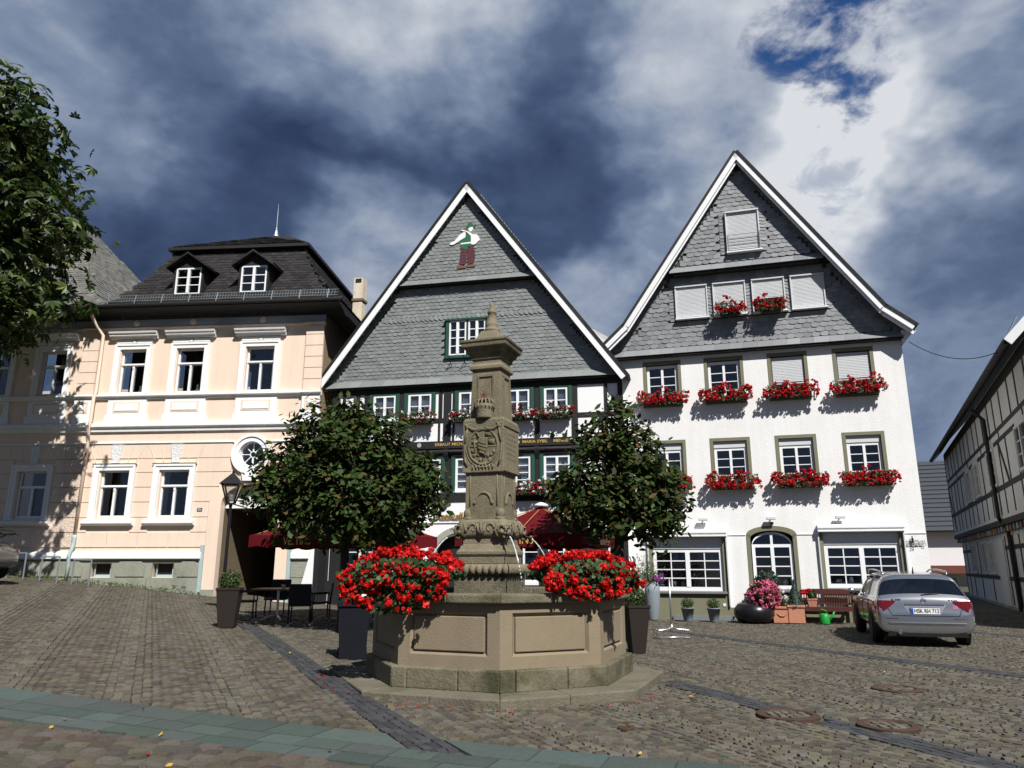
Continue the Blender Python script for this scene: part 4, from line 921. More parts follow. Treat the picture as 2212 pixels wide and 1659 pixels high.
# verge boards and roof
def verge(parent, A, B, w, y0, y1, mat, nm='bargeboard'):
    A, B = Vector((A[0], 0, A[1])), Vector((B[0], 0, B[1])); t = (B - A).normalized(); n_ = Vector((-t.z, 0, t.x)); n_ = n_ if n_.z < 0 else -n_
    p = [A, B, B + n_ * w, A + n_ * w]; return MB().prism([(q.x, q.z) for q in p], y0, y1).build(nm, mat, parent)
AP_ = (UA, 15.02)
for E_ in ((-10.52, 7.62), (.38, 7.56)):
    verge(inn, E_, AP_, .205, -.42, -.37, m_barge)
    A, B = Vector((E_[0], 0, E_[1])), Vector((AP_[0], 0, AP_[1])); t = (B - A).normalized(); up = Vector((-t.z, 0, t.x)); up = up if up.z > 0 else -up
    mb = MB(); p = [A - t * .06, B, B + up * .09, A - t * .06 + up * .09]
    mb.prism([(q.x, q.z) for q in p], -.45, 10.5); mb.build('roof_slope', m_slateold, inn)
    sf = [A, B, B - up * .05, A - up * .05]; mb = MB(); mb.prism([(q.x, q.z - .005) for q in sf], -.368, .0); mb.build('verge_soffit', m_dark, inn)
    mb = MB(); L = (B - A).length
    for k in range(int(L / .34)):
        q = A + t * (.2 + k * .34) - up * .20; mb.box(q.x - .02, q.x + .02, -.36, -.30, q.z - .02, q.z + .02)
    o = mb.build('verge_lights', m_zinc, inn)
# sower figure cut from coloured slates
FX, FZ, FSX, FSZ = -5.72, 11.80, 1.12 / 400., 1.74 / 612.       # panel px -> metres (figure box 345..745, 668..1280)
def fig(poly, name, mat, lift, parent):
    return MB().prism([(FX + (x - 345) * FSX, FZ + (1280 - y) * FSZ) for x, y in poly][::-1], -.215 - lift, -.19).build(name, mat, parent)
fo = MB().box(-5.3, -4.9, -.192, -.1901, 12.2, 13.2).build('sower_figure', m_slate, inn)
fig([(560, 735), (575, 690), (600, 672), (640, 675), (655, 705), (692, 712), (680, 730), (620, 725)], 'hat', m_figgreen, .012, fo)
fig([(590, 745), (620, 728), (658, 732), (650, 765), (630, 790), (600, 780)], 'face', m_wholewhite, .006, fo)
fig([(540, 735), (565, 730), (590, 745), (580, 775), (550, 760)], 'hair', m_figbr, .004, fo)
fig([(490, 752), (545, 765), (600, 790), (660, 835), (705, 835), (740, 890), (745, 915), (690, 965), (655, 972), (630, 960), (628, 850), (570, 790), (500, 768)], 'seed_cloth', m_wholewhite, .014, fo)
fig([(540, 785), (558, 800), (556, 860), (500, 890), (405, 945), (375, 950), (346, 935), (360, 918), (410, 900), (480, 820)], 'sleeve', m_wholewhite, .008, fo)
fig([(550, 775), (630, 850), (632, 930), (494, 935), (490, 905), (558, 862)], 'waistcoat', m_figgreen, .004, fo)
fig([(494, 936), (632, 930), (632, 948), (494, 954)], 'belt', m_wholewhite, .008, fo)
fig([(494, 955), (632, 949), (640, 985), (575, 1025), (490, 995)], 'coat_skirt', m_figgreen, .004, fo)
for k, y in enumerate(range(985, 1225, 40)):       # trousers in slate courses
    y1 = min(y + 38, 1232); s = (y - 985) / 240
    fig([(495 + 18 * s - 40 * s * s, y), (588 - 4 * s, y), (585 - 40 * s, y1), (500 - 30 * s, y1)], 'trouser_slate', m_figmar, .003 + .002 * (k % 2), fo)
    fig([(585 + 8 * s, y), (665 + 25 * math.sin(s * 3), y), (670 + 15 * math.sin(s * 3) - 20 * s, y1), (590 - 5 * s, y1)], 'trouser_slate', m_figmar, .004 + .002 * (k % 2), fo)
fig([(450, 1235), (480, 1225), (540, 1250), (565, 1272), (450, 1278)], 'shoe', m_figbr, .006, fo); fig([(575, 1235), (640, 1232), (690, 1250), (690, 1262), (580, 1268)], 'shoe', m_figbr, .006, fo)
# stack behind the left slope
mb = MB(); mb.box(-10.62, -10.22, 2.6, 3.0, 5.0, 13.0); o = mb.build('chimney', M('stained_brick_render', (.64, .56, .44), .9, var=.3, vs_=3, bump=.5, streak=.3, col2=(.30, .14, .08), c2=(.60, .72)), inn)
MB().box(-10.66, -10.18, 2.56, 3.04, 12.0, 12.1).build('chimney_band', m_stone, o); MB().box(-10.55, -10.29, 2.595, 2.9, 12.78, 12.96).build('flue_opening', m_dark, o)
# ------------------------------------------------------------------ white roughcast house (right of the inn)
wh = thing('gabled_guest_house', 'white roughcast house with tall grey slate gable and red geranium boxes', 'house', FW.w(0, 0, 0), FW.rz)
R1 = [(.95, 2.17), (2.90, 4.11), (4.84, 6.02), (6.75, 7.91)]; R2 = [(.98, 2.19), (2.93, 4.14), (4.87, 6.06), (6.78, 7.95)]
hs = [(a + .10, b - .10, 6.62, 8.02) for a, b in R1] + [(a + .10, b - .10, 3.95, 5.39) for a, b in R2]
GL, GR, GD = (.98, 3.12, .82, 2.50), (5.95, 8.02, .94, 2.60), (3.93, 5.14, .90, 2.62)
hs += [GL, GR, GD]
wall_holes(-.15, 8.72, -.2, 8.42, hs, .20).add([(8.72, 0, -.2), (8.72, 11, -.2), (8.72, 11, 8.42), (8.72, 0, 8.42)], [(0, 1, 2, 3)]).build('wall', m_rcast, wh)
MB().box(-.15, 8.7, 10.9, 11, 0, 8.4).build('rear_wall', m_rcast, wh)
def olive_frame(a, b, c, d, w=.10, sill=True, nm='painted_surround'):
    mb = MB(); mb.box(a, a + w, -.012, -.0015, c, d); mb.box(b - w, b, -.012, -.0015, c, d); mb.box(a + w, b - w, -.012, -.0015, d - w, d)
    # painted reveals
    e = .0025; mb.box(a + w, a + w + e, -.0, .19, c, d - w - e); mb.box(b - w - e, b - w, -.0, .19, c, d - w - e); mb.box(a + w, b - w, -.0, .19, d - w - e, d - w)
    return mb.build(nm, m_olive, wh)
for i, (a, b) in enumerate(R1):
    olive_frame(a, b, 6.60, 8.12)
    w = sash_window(wh, a + .115, b - .115, 6.64, 7.98, .12, 1, 4 if i < 2 else 3, .085, .024, .075, things=0)
    if i >= 2: shutter_panel(w, a + .14, b - .14, 7.14, 7.97, .065)
    MB().box(a - .02, b + .02, -.08, .10, 6.57, 6.615).build('sill', m_olive, w)
for i, (a, b) in enumerate(R2):
    olive_frame(a, b, 3.92, 5.49)
    w = sash_window(wh, a + .115, b - .115, 3.97, 5.18, .12, 1, 4, .085, .024, .075, things=0 if i == 0 else 11 + i)
    mb = MB(); mb.box(a + .112, b - .112, .06, .16, 5.182, 5.385); mb.build('shutter_box', m_shut, w)
    MB().box(a - .02, b + .02, -.08, .10, 3.87, 3.945).build('sill', m_olive, w)
# ground-floor shop windows with folded awnings
for i, (a, b, c, d) in enumerate((GL, GR)):
    olive_frame(a - .08, b + .08, c, d + .08)
    mb = MB(); mb.box(a + .01, b - .01, .05, .17, d - .40, d - .015); mb.build('shutter_box', m_shut, wh)
    w = sash_window(wh, a + .03, b - .03, c + .03, d - .405, .11, 2, 4, .10, .030, .13, things=31 + i, name='shop_window')
    MB().prism([(-.10, c - .045), (-.10, c), (.05, c + .03), (.19, c + .03), (.19, c - .045)], a - .05, b + .05, ax='x').build('sill', M('grey_stone_sill', (.16, .15, .15), .7, var=.15), w)
    aw = MB(); moulding(aw, a - .12, b + .13, [(-.002, d + .02), (-.17, d + .02), (-.20, d + .06), (-.20, d + .12), (-.12, d + .17), (-.002, d + .17)]); aw.box(a - .12, b + .13, -.19, -.03, d - .045, d + .012)
    o = aw.build('awning_cassette', m_wood, wh); bev(o, .012)
    for u in (a - .125, b + .09): MB().box(u, u + .035, -.09, -.013, .42, d - .046).build('awning_rail', m_shut, wh)
# arched garden door between them
mb = MB(); a, b, c, d = GD; ar = arc((a + b) / 2, d - .22, (b - a) / 2, .22, 180, 0, 16)
for i in range(16): mb.prism([ar[i], ar[i + 1], (ar[i + 1][0], d + .004), (ar[i][0], d + .004)], .0, .2)
mb.build('door_arch_fill', m_olive, wh)
mb = MB(); a2 = arc((a + b) / 2, d - .12, (b - a) / 2 + .11, .26, 180, 0, 16); a1 = arc((a + b) / 2, d - .22, (b - a) / 2, .22, 180, 0, 16)
for i in range(16): mb.prism([a1[i], a1[i + 1], a2[i + 1], a2[i]], -.014, -.0016)
mb.box(a - .11, a, -.014, -.0016, .38, d - .12); mb.box(b, b + .11, -.014, -.0016, .38, d - .12); mb.build('painted_surround', m_olive, wh)
w = sash_window(wh, a + .03, b - .03, c + .02, d - .40, .11, 1, 4, .09, .03, .10, things=51, name='garden_door')
mb = MB(); ar = arc((a + b) / 2, d - .40, (b - a) / 2 - .04, .36, 180, 0, 14)
for i in range(14): mb.prism([(ar[i][0], max(ar[i][1] - .06, d - .40)), (ar[i + 1][0], max(ar[i + 1][1] - .06, d - .40)), ar[i + 1], ar[i]], .08, .15)
mb.box((a + b) / 2 - .035, (a + b) / 2 + .035, .08, .15, d - .40, d - .06); mb.build('fanlight_frame', m_wood, w)
mb = MB(); mb.prism([(p, max(q - .03, d - .4)) for p, q in ar], .13, .135); mb.build('pane', m_gls, w)
MB().prism([(-.08, c - .06), (-.08, c - .01), (.10, c + .015), (.19, c + .015), (.19, c - .06)], a - .05, b + .05, ax='x').build('sill', M('grey_stone_sill', (.16, .15, .15), .7, var=.15), w)
# olive base paint, stepping up under the windows
mb = MB(); mb.box(-.15, 3.19, -.010, -.0015, -.2, .775); mb.box(3.19, 5.84, -.010, -.0015, -.2, .385); mb.box(5.84, 8.14, -.010, -.0015, -.2, .895); mb.box(3.82, 5.25, -.0101, -.0015, .385, .84); mb.box(8.14, 8.72, -.010, -.0015, -.2, .40); mb.build('painted_base', m_olive, wh)
MB().box(1.55, 3.35, -.09, -.0105, -.2, .14).build('plinth_stone', m_zinc, wh)
for a, b in ((-.15, .82), (3.28, 3.80), (5.27, 5.78), (8.18, 8.72)): MB().box(a, b, -.022, -.0015, 2.49, 2.51).build('plaster_ledge', m_rcast, wh)
MB().box(3.02, 3.10, -.03, -.0105, .42, .50).build('socket_box', m_wood, wh)
# wall floodlights
for i, u in enumerate((2.59, 4.56, 6.48)):
    o = MB().box(u - .14, u + .14, -.20, -.09, 2.93, 3.02).build('wall_light', m_shut, wh); bev(o, .015)
    MB().tube([(u, -.0, 2.95), (u, -.10, 2.97)], .02, 6).build('light_bracket', m_shut, o)
    if i == 1: MB().lathe([(.05, 0), (.055, .03), (.05, .07)], 10, (u + .02, -.06, 2.80)).build('alarm_lamp', m_redlamp, wh)
for u, z in ((6.22, 6.72), (8.05, 4.0)): MB().tube([(u - .05, -.03, z - .12), (u, -.13, z + .02), (u + .04, -.15, z + .30)], .02, 6).build('flag_holder', m_wood, wh)
# wrought-iron lettering on the right
sg_ = MB(); sg_.bar((8.05, -.06, 2.20), (8.62, -.06, 2.21), .014, .012)
for e_, s_ in ((8.06, -1), (8.62, 1)): sg_.tube([(e_ + s_ * (.01 + .035 * math.sin(t_)), -.06, 2.185 + .03 * math.cos(t_)) for t_ in np.linspace(0, 4.6, 12)], .006, 5)
sg_.box(8.305, 8.365, -.065, -.055, 2.22, 2.36); sg_.box(8.32, 8.345, -.065, -.055, 2.36, 2.42)
sg_.bar((8.2, -.06, 2.205), (8.2, -.0, 2.205), .01, .01); sg_.bar((8.5, -.06, 2.205), (8.5, -.0, 2.205), .01, .01)
sg_.build('wrought_iron_lettering', m_iron, wh)
for body, u, z, sz in (('Alter', 8.18, 2.26, .13), ('Markt', 8.50, 2.26, .13), ('24', 8.34, 2.13, .13)): ob('sign_lettering', text_mesh(body, sz, m_iron, shear=.3, ext=.004, sx=.9), wh, (u, -.066, z))
# gable: bell-cast outline
def wh_l(z): return (-.05 + (.70 - .05 + .10) * (z - 8.42) / (9.25 - 8.42)) if z < 9.25 else .70 + (4.36 - .70) * (z - 9.25) / (14.75 - 9.25)
def wh_r(z): return (8.80 - .70 * (z - 8.42) / (9.15 - 8.42)) if z < 9.15 else 8.10 - (8.10 - 4.36) * (z - 9.15) / (14.75 - 9.15)
MB().prism([(-.1, 8.40), (8.75, 8.40), (8.75, 8.42), (8.1, 9.15), (4.36, 14.75), (.70, 9.25), (-.1, 8.42)], .02, .15).build('gable_wall', M('slate_backing', (.045, .05, .05), .7), wh)
MB().prism([(2.0, 11.10), (6.74, 11.10), (4.36, 14.75)], -.16, .019).build('upper_gable_wall', M('slate_backing', (.045, .05, .05), .7), wh)
GW = [(2.15, 3.12), (3.36, 4.32), (4.58, 5.52), (5.76, 6.70)]; TW = (3.92, 4.90, 11.58, 12.96)
def wh_in(z0, z1): return lambda u, z: z0 <= z < z1 and wh_l(z) + .15 < u < wh_r(z) - .15 and not (2.05 - .1 < u < 6.8 + .1 and 9.42 < z < 10.75) and not (TW[0] - .28 < u < TW[1] + .28 and TW[2] - .08 < z < TW[3] + .12)
cs = course_slates(wh_in(8.4, 10.95), -.4, 9.2, 8.56, 10.9, .25, .155); V1 = slate_arrays(cs, .25, .155, (0, .012, 0), (1, 0, 0), (0, 0, 1), (0, -1, 0), .014, .026)
cs = course_slates(wh_in(11.1, 15), 1.5, 7.2, 11.28, 14.5, .24, .15); V2 = slate_arrays(cs, .24, .15, (0, -.168, 0), (1, 0, 0), (0, 0, 1), (0, -1, 0), .014, .026)
vb = []
for f, s in ((wh_l, 1), (wh_r, -1)):
    z = 8.60
    while z < 14.5:
        if not 10.9 < z < 11.2: vb.append(slate_arrays([(f(z) + s * .10, z - .02, 1, s * R_(74))], .18, .25, (0, -.176 if z > 11.1 else .004, 0), (1, 0, 0), (0, 0, 1), (0, -1, 0), .014, .03))
        z += .15
# window cheeks in small slates
def cheek(u, z0, z1, y, s):
    z = z0
    while z < z1: vb.append(slate_arrays([(u, z, 1, s * R_(14))], .20, .115, (0, y, 0), (1, 0, 0), (0, 0, 1), (0, -1, 0), .012, .02)); z += .115
for u, s in ((2.03, 1), (3.24, -1), (4.45, 1), (5.64, -1), (6.83, -1)): cheek(u, 9.44, 10.62, .006, s)
cheek(TW[0] - .13, 11.55, 12.95, -.172, 1); cheek(TW[1] + .13, 11.55, 12.95, -.172, -1)
for u in np.arange(1.95, 6.9, .19): vb.append(slate_arrays([(u, 10.66, 1, R_(-28))], .21, .11, (0, .004, 0), (1, 0, 0), (0, 0, 1), (0, -1, 0)))
for u in np.arange(TW[0] - .25, TW[1] + .3, .19): vb.append(slate_arrays([(u, 13.0, 1, R_(-28))], .21, .11, (0, -.174, 0), (1, 0, 0), (0, 0, 1), (0, -1, 0)))
lay_slates(wh, np.concatenate([V2, V1]), m_slate2, 300); lay_slates(wh, np.concatenate(vb), m_slate2, 0, 'verge_slate', 'verge_slate_course')
skirt(wh, -.12, 8.78, 8.30, 8.56, -.24, -.01, m_slate2); skirt(wh, 1.98, 6.76, 11.02, 11.27, -.36, -.175, m_slate2)
MB().box(-.12, 8.76, -.20, .018, 8.23, 8.295).build('drip_board', m_dark, wh); MB().box(2.1, 6.65, -.30, -.0, 10.95, 11.01).build('drip_board', m_dark, wh)
for i, (a, b) in enumerate(GW):
    mb = MB(); mb.box(a - .035, a, -.10, .0, 9.50, 10.58); mb.box(b, b + .035, -.10, .0, 9.50, 10.58); mb.box(a - .035, b + .035, -.12, .0, 10.58, 10.62); f_ = mb.build('window_casing', m_shut, wh)
    MB().box(a - .05, b + .08, -.17, .0, 9.455, 9.495).build('sill', m_wood, f_)
    if i == 2:
        MB().box(a, b, -.03, -.02, 9.5, 10.0).build('pane', m_gls, f_); MB().box(a, b, .0, .018, 9.5, 10.1).build('dark_room_panel', m_roomshade, f_)
        shutter_panel(f_, a, b, 9.98, 10.575, -.055, .045)
    else: shutter_panel(f_, a, b, 9.53, 10.575, -.055, .045)
a, b, c, d = TW
mb = MB(); mb.box(a - .04, a, -.30, -.16, c, d); mb.box(b, b + .04, -.30, -.16, c, d); mb.box(a - .04, b + .04, -.32, -.16, d, d + .05); f_ = mb.build('window_casing', m_shut, wh)
shutter_panel(f_, a, b, c + .03, d - .005, -.24, .045); MB().box(a - .06, b + .08, -.36, -.16, c - .05, c - .004).build('sill', m_wood, f_)
mb = MB()
for k in range(5): mb.tube([(a + .02, -.33, c + .12 + k * .11), (b + .02, -.33, c + .12 + k * .11)], .008, 6)
mb.tube([(a + .02, -.33, c + .02), (a + .02, -.33, c + .62)], .011, 6); mb.tube([(b + .02, -.33, c + .02), (b + .02, -.33, c + .62)], .011, 6); mb.build('window_guard_rail', m_alu, f_)
# verges, double white boards
PTS = {'l': [(-.32, 8.58), (.46, 9.30), (4.37, 15.03)], 'r': [(9.05, 8.52), (8.28, 9.20), (4.37, 15.03)]}
for k in 'lr':
    q = PTS[k]
    for A_, B_ in zip(q, q[1:]):
        verge(wh, A_, B_, .16, -.54, -.49, m_barge); verge(wh, (A_[0], A_[1] - .15), (B_[0], B_[1] - .15), .14, -.47, -.43, m_barge, 'inner_bargeboard')
        A, B = Vector((A_[0], 0, A_[1])), Vector((B_[0], 0, B_[1])); t = (B - A).normalized(); up = Vector((-t.z, 0, t.x)); up = up if up.z > 0 else -up
        mb = MB(); p = [A - t * .05, B, B + up * .08, A - t * .05 + up * .08]; mb.prism([(v.x, v.z) for v in p], -.57, 10.8); mb.build('roof_slope', m_slateold, wh)
        p = [A - up * .02, B - up * .02, B - up * .07, A - up * .07]; mb = MB(); mb.prism([(v.x, v.z) for v in p], -.428, .0); mb.build('verge_soffit', m_dark, wh)
MB().prism([(8.72, 8.05), (8.73, 8.05), (9.02, 8.42), (9.02, 8.50), (8.72, 8.50)], -.2, 10.8).build('box_eave', m_barge, wh)
mb = MB(); mb.box(2.55, 3.0, 1.8, 2.4, 11.5, 13.0); mb.box(2.50, 3.05, 1.75, 2.45, 12.85, 13.0); o = mb.build('chimney', m_dark, wh); MB().lathe([(.1, 13.0), (.1, 13.15), (.05, 13.2)], 10, (2.85, 2.1, 0)).build('flue_cowl', m_zinc, o)
# pale valley cladding where the two roofs meet
mb = MB(); mb.add([(-1.1, .9, 9.9), (.45, .9, 8.9), (.45, .95, 8.5), (-1.1, .95, 8.5)], [(0, 1, 2, 3)]); mb.add([(-1.1, .85, 9.30), (-.55, .85, 9.05), (.2, .85, 9.12), (.6, .85, 9.45), (.6, .85, 8.6), (-1.1, .85, 8.4)], [(0, 1, 2, 3, 4, 5)]); mb.build('valley_cladding', m_rcast, wh)
# ------------------------------------------------------------------ long half-timbered house on the right, seen along its shaded wall
rh = thing('long_half_timbered_house', 'grey-white half-timbered house with shaded long wall at right edge', 'house', FR.w(0, .72, -.32), FR.rz); rh.scale = (1.2, 1.2, 1.2)
NE, FE = 18.4, -3.2          # near and far ends along the wall
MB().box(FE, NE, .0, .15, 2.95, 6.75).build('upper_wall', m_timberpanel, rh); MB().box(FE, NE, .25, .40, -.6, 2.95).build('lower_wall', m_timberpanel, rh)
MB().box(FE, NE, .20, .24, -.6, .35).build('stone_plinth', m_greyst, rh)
def rb(p, q, w, y, d=.014, nm='timber'):
    return MB().bar((p[0], y - d / 2, p[1]), (q[0], y - d / 2, q[1]), w, d, up=(0, 1, 0)).build(nm, m_browntimber, rh)
RWN = [(3.6, 4.9), (6.0, 7.3), (9.6, 11.0), (14.8, 16.3)]
def free(u, z0, z1, wl, zr): return not any(a - .02 < u < b + .02 for a, b in wl if z0 < zr[1] and z1 > zr[0])
for z, w in ((6.55, .3), (5.42, .12), (5.12, .12), (3.82, .15)): 
    segs = [(FE, NE)]
    if 3.9 < z < 5.3: segs = []; 
    if z == 5.12: segs = [(FE, 3.5), (5.0, 5.9), (7.4, 9.5), (11.1, 14.7), (16.4, NE)]
    for a, b in segs: rb((a, z), (b, z), w, -.001)
u = FE + .1; k = 0
while u < NE:
    rb((u, 5.48), (u, 6.42), .12, -.002)
    if free(u, 3.9, 5.06, RWN, (3.85, 5.1)): rb((u, 3.90), (u, 5.06), .13, -.002)
    rb((u, 3.06), (u, 3.75), .11, -.002)
    if k % 3 == 0: rb((u + .35, 5.18), (u + .35, 5.36), .1, -.002)
    u += 1.25 + .2 * math.sin(k * 2.1); k += 1
rb((NE - .3, 6.4), (NE - 2.0, 3.1), .15, -.012); rb((FE + .3, 5.0), (FE + 1.4, 3.1), .13, -.012); rb((12.0, 5.05), (12.9, 3.9), .13, -.012)
for a, b in RWN:
    sash_window(rh, a, b, 3.92, 5.06, -.02, 1, 3, .07, .03, .12, mat=m_timberpanel, room=False, name='shaded_window'); MB().box(a + .05, b - .05, .0001 - .004, -.0006, 3.97, 5.02).build('dark_recess_panel', m_roomshade, rh)  # flat dark panel paints the shade of a window recess
# jetty beam with painted beam ends
MB().box(FE, NE, -.03, .24, 2.78, 2.945).build('jetty_beam', m_browntimber, rh)
pal = [(.30, .20, .05), (.25, .07, .06), (.10, .22, .25), (.32, .30, .24), (.12, .10, .09)]
for i in range(40):
    u = FE + .3 + i * .55
    if u < NE: MB().box(u, u + .2, .04, .24, 2.60, 2.775).build('painted_beam_end', M('beam_end_paint%d' % (i % 5), pal[i % 5], .6, var=.2), rh)
LW = [(.2, 1.3), (3.0, 4.3), (5.2, 6.2), (13.2, 14.0)]
u = FE + .2; k = 0
while u < NE:
    for z0, z1 in ((.38, 1.12), (1.28, 2.5)):
        if not any(a - .05 < u < b + .05 for a, b in LW) and not 7.0 < u < 8.6: rb((u, z0), (u, z1), .12, .245)
    u += 1.3 + .2 * math.sin(k * 1.7); k += 1
for a, b in ((FE, 6.95), (8.65, NE)): rb((a, 1.20), (b, 1.20), .13, .246)
rb((FE, 2.2), (0.1, 2.2), .12, .246); rb((8.65, 2.15), (13.1, 2.15), .13, .246); rb((14.1, 2.15), (NE, 2.15), .13, .246)
for a, b in LW:
    sash_window(rh, a, b, 1.3, 2.45, .225, 1, 3, .07, .03, .12, mat=m_timberpanel, room=False, name='shaded_window'); MB().box(a + .05, b - .05, .2405, .2495, 1.34, 2.42).build('dark_recess_panel', m_roomshade, rh)  # dark panel again, recess shade given by colour alone
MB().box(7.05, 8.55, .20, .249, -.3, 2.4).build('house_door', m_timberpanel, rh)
MB().tube([(10.64, -.40, 6.35), (10.64, -.10, 6.0), (10.64, -.09, 3.0), (10.3, .15, 2.6), (10.3, .17, -.2)], .06, 8).build('downpipe', m_dark, rh)
MB().tube([(FE - .4, -.52, 6.52), (NE + .05, -.52, 6.45)], .08, 8).build('gutter', m_dark, rh)
# roof: slope above the long wall and a slate-hung near gable with white verge
mb = MB(); mb.add([(FE - .4, -.5, 6.55), (NE + .12, -.5, 6.55), (NE + .12, 4.6, 12.0), (FE - .4, 4.6, 12.0), (FE - .4, 9.7, 6.55), (NE + .12, 9.7, 6.55)], [(0, 1, 2, 3), (3, 2, 5, 4)]); mb.add([(FE - .4, -.5, 6.40), (NE + .10, -.5, 6.40), (NE + .10, .0, 6.95), (FE - .4, .0, 6.95)], [(3, 2, 1, 0)]); mb.build('roof', m_slateold, rh)
sgb = MB()
for i in range(7): u = -1 + i * 3.1; sgb.bar((u, -.45, 6.62), (u, -.2, 7.05), .02, .02); sgb.bar((u + .6, -.45, 6.62), (u + .6, -.2, 7.05), .02, .02); sgb.bar((u, -.2, 7.05), (u + .6, -.2, 7.05), .02, .02)
sgb.build('snow_hooks', m_zinc, rh)
MB().add([(NE, .0, -.6), (NE, 9.2, -.6), (NE, 9.2, 6.7), (NE, 4.6, 11.7), (NE, 0, 6.7)], [(0, 1, 2, 3, 4)]).build('near_gable_wall', m_timberpanel, rh)
def rin(u, v): return v < 6.6 + (u * 1.07 if u < 4.6 else (9.2 - u) * 1.07) - .1
cs = course_slates(rin, .1, 9.1, 3.0, 11.4, .26, .165); lay_slates(rh, slate_arrays(cs, .26, .165, (NE + .012, 0, 0), (0, 1, 0), (0, 0, 1), (1, 0, 0)), m_slate, 60)
mb = MB(); mb.add([(NE + .12, -.58, 6.47), (NE + .12, 4.6, 11.97), (NE + .12, 4.6, 11.72), (NE + .12, -.45, 6.33), (NE + .17, -.58, 6.47), (NE + .17, 4.6, 11.97), (NE + .17, 4.6, 11.72), (NE + .17, -.45, 6.33)], [(0, 3, 2, 1), (4, 5, 6, 7), (0, 1, 5, 4), (3, 7, 6, 2), (0, 4, 7, 3)]); mb.build('bargeboard', m_barge, rh)
# ------------------------------------------------------------------ house at the end of the lane
fh = thing('distant_house', 'far white house with blue-black tiled roof glimpsed down the lane', 'house', (33.1, 62.1, -1.1), R_(-24)); fh.scale = (1.35, 1.35, 1.35)
MB().box(-6, 8, 0, 8, 0, 4.1).build('wall', m_infill, fh)
MB().prism([(-.5, 4.0), (4.2, 8.7), (8.9, 4.0)], -6.4, 8.4, ax='x').build('roof', m_blackslate, fh)
cr = np.linspace(0, 1, 17)
for k in range(16):
    a, b = cr[k], cr[k + 1]; o = MB().add([(-6.4, -.55 + 4.72 * a - .05, 3.98 + 4.72 * a + .05), (8.4, -.55 + 4.72 * a - .05, 3.98 + 4.72 * a + .05), (8.4, -.55 + 4.72 * b + .01, 3.98 + 4.72 * b + .03), (-6.4, -.55 + 4.72 * b + .01, 3.98 + 4.72 * b + .03), (-6.4, -.55 + 4.72 * a, 3.98 + 4.72 * a - .03), (8.4, -.55 + 4.72 * a, 3.98 + 4.72 * a - .03)], [(0, 1, 2, 3), (0, 4, 5, 1)]).build('tile_course', m_blackslate, fh)
MB().box(-5.5, 7.5, -.9, -.002, 1.55, 2.0).build('red_brown_canopy', M('red_brown_fascia', (.16, .05, .035), .6), fh)
MB().box(-6.0, -2.5, -1.6, -.01, 2.7, 5.2).build('grey_bay', m_zinc, fh)
sash_window(fh, .5, 2.0, .3, 1.4, -.02, 1, 2, .08, .03, .08, room=False, name='far_window')
# ------------------------------------------------------------------ cable across the lane
A = Vector(FW.w(8.95, .1, 8.2)); B = Vector(FR.w(17.6 * 1.2, .12, 7.42)); pts = []
for i in range(25): t = i / 24; p = A.lerp(B, t); p.z -= 1.0 * 4 * t * (1 - t) * .38; pts.append(p)
tag(MB().tube(pts, .012, 5).build('overhead_cable', m_dark), 'thin black cable sagging from the white house eave across the lane', 'cable')
# ------------------------------------------------------------------ fountain
fx, fy = FC; fz = .0
ft = thing('market_fountain', 'octagonal sandstone fountain with carved coat-of-arms column', 'fountain', (fx, fy, fz))
def octa(r, rot=0.): return [(r * math.cos(R_(-90 + 45 * k + rot)), r * math.sin(R_(-90 + 45 * k + rot))) for k in range(8)]
OR = 1.0
# step: worn slabs, one per side (corners clipped as in the photo)
o1, o2 = octa(2.36, OR), octa(1.70, OR)
for k in range(8):
    a, b, c, d = o1[k], o1[(k + 1) % 8], o2[(k + 1) % 8], o2[k]
    m1 = ((a[0] + b[0]) / 2, (a[1] + b[1]) / 2); m2 = ((c[0] + d[0]) / 2, (c[1] + d[1]) / 2)
    for q, h in (((a, m1, m2, d), 0), ((m1, b, c, m2), 0)):
        s = MB(); s.prism(list(q), -.25, .128 + random.uniform(-.003, .003), ax='z'); bev(s.build('step_slab', m_slab, ft), .022, 3)
# plinth
o1, o2 = octa(1.93, OR), octa(1.5, OR)
for k in range(8):
    a, b, c, d = o1[k], o1[(k + 1) % 8], o2[(k + 1) % 8], o2[k]; L_ = lambda p, q, t: (p[0] + (q[0] - p[0]) * t, p[1] + (q[1] - p[1]) * t)
    for t0, t1 in ((0, .14), (.145, .62), (.625, 1)):
        s = MB(); s.prism([L_(a, b, t0), L_(a, b, t1), L_(d, c, t1), L_(d, c, t0)], .12, .375, ax='z'); bev(s.build('plinth_stone', m_stonedk, ft), .018, 2)
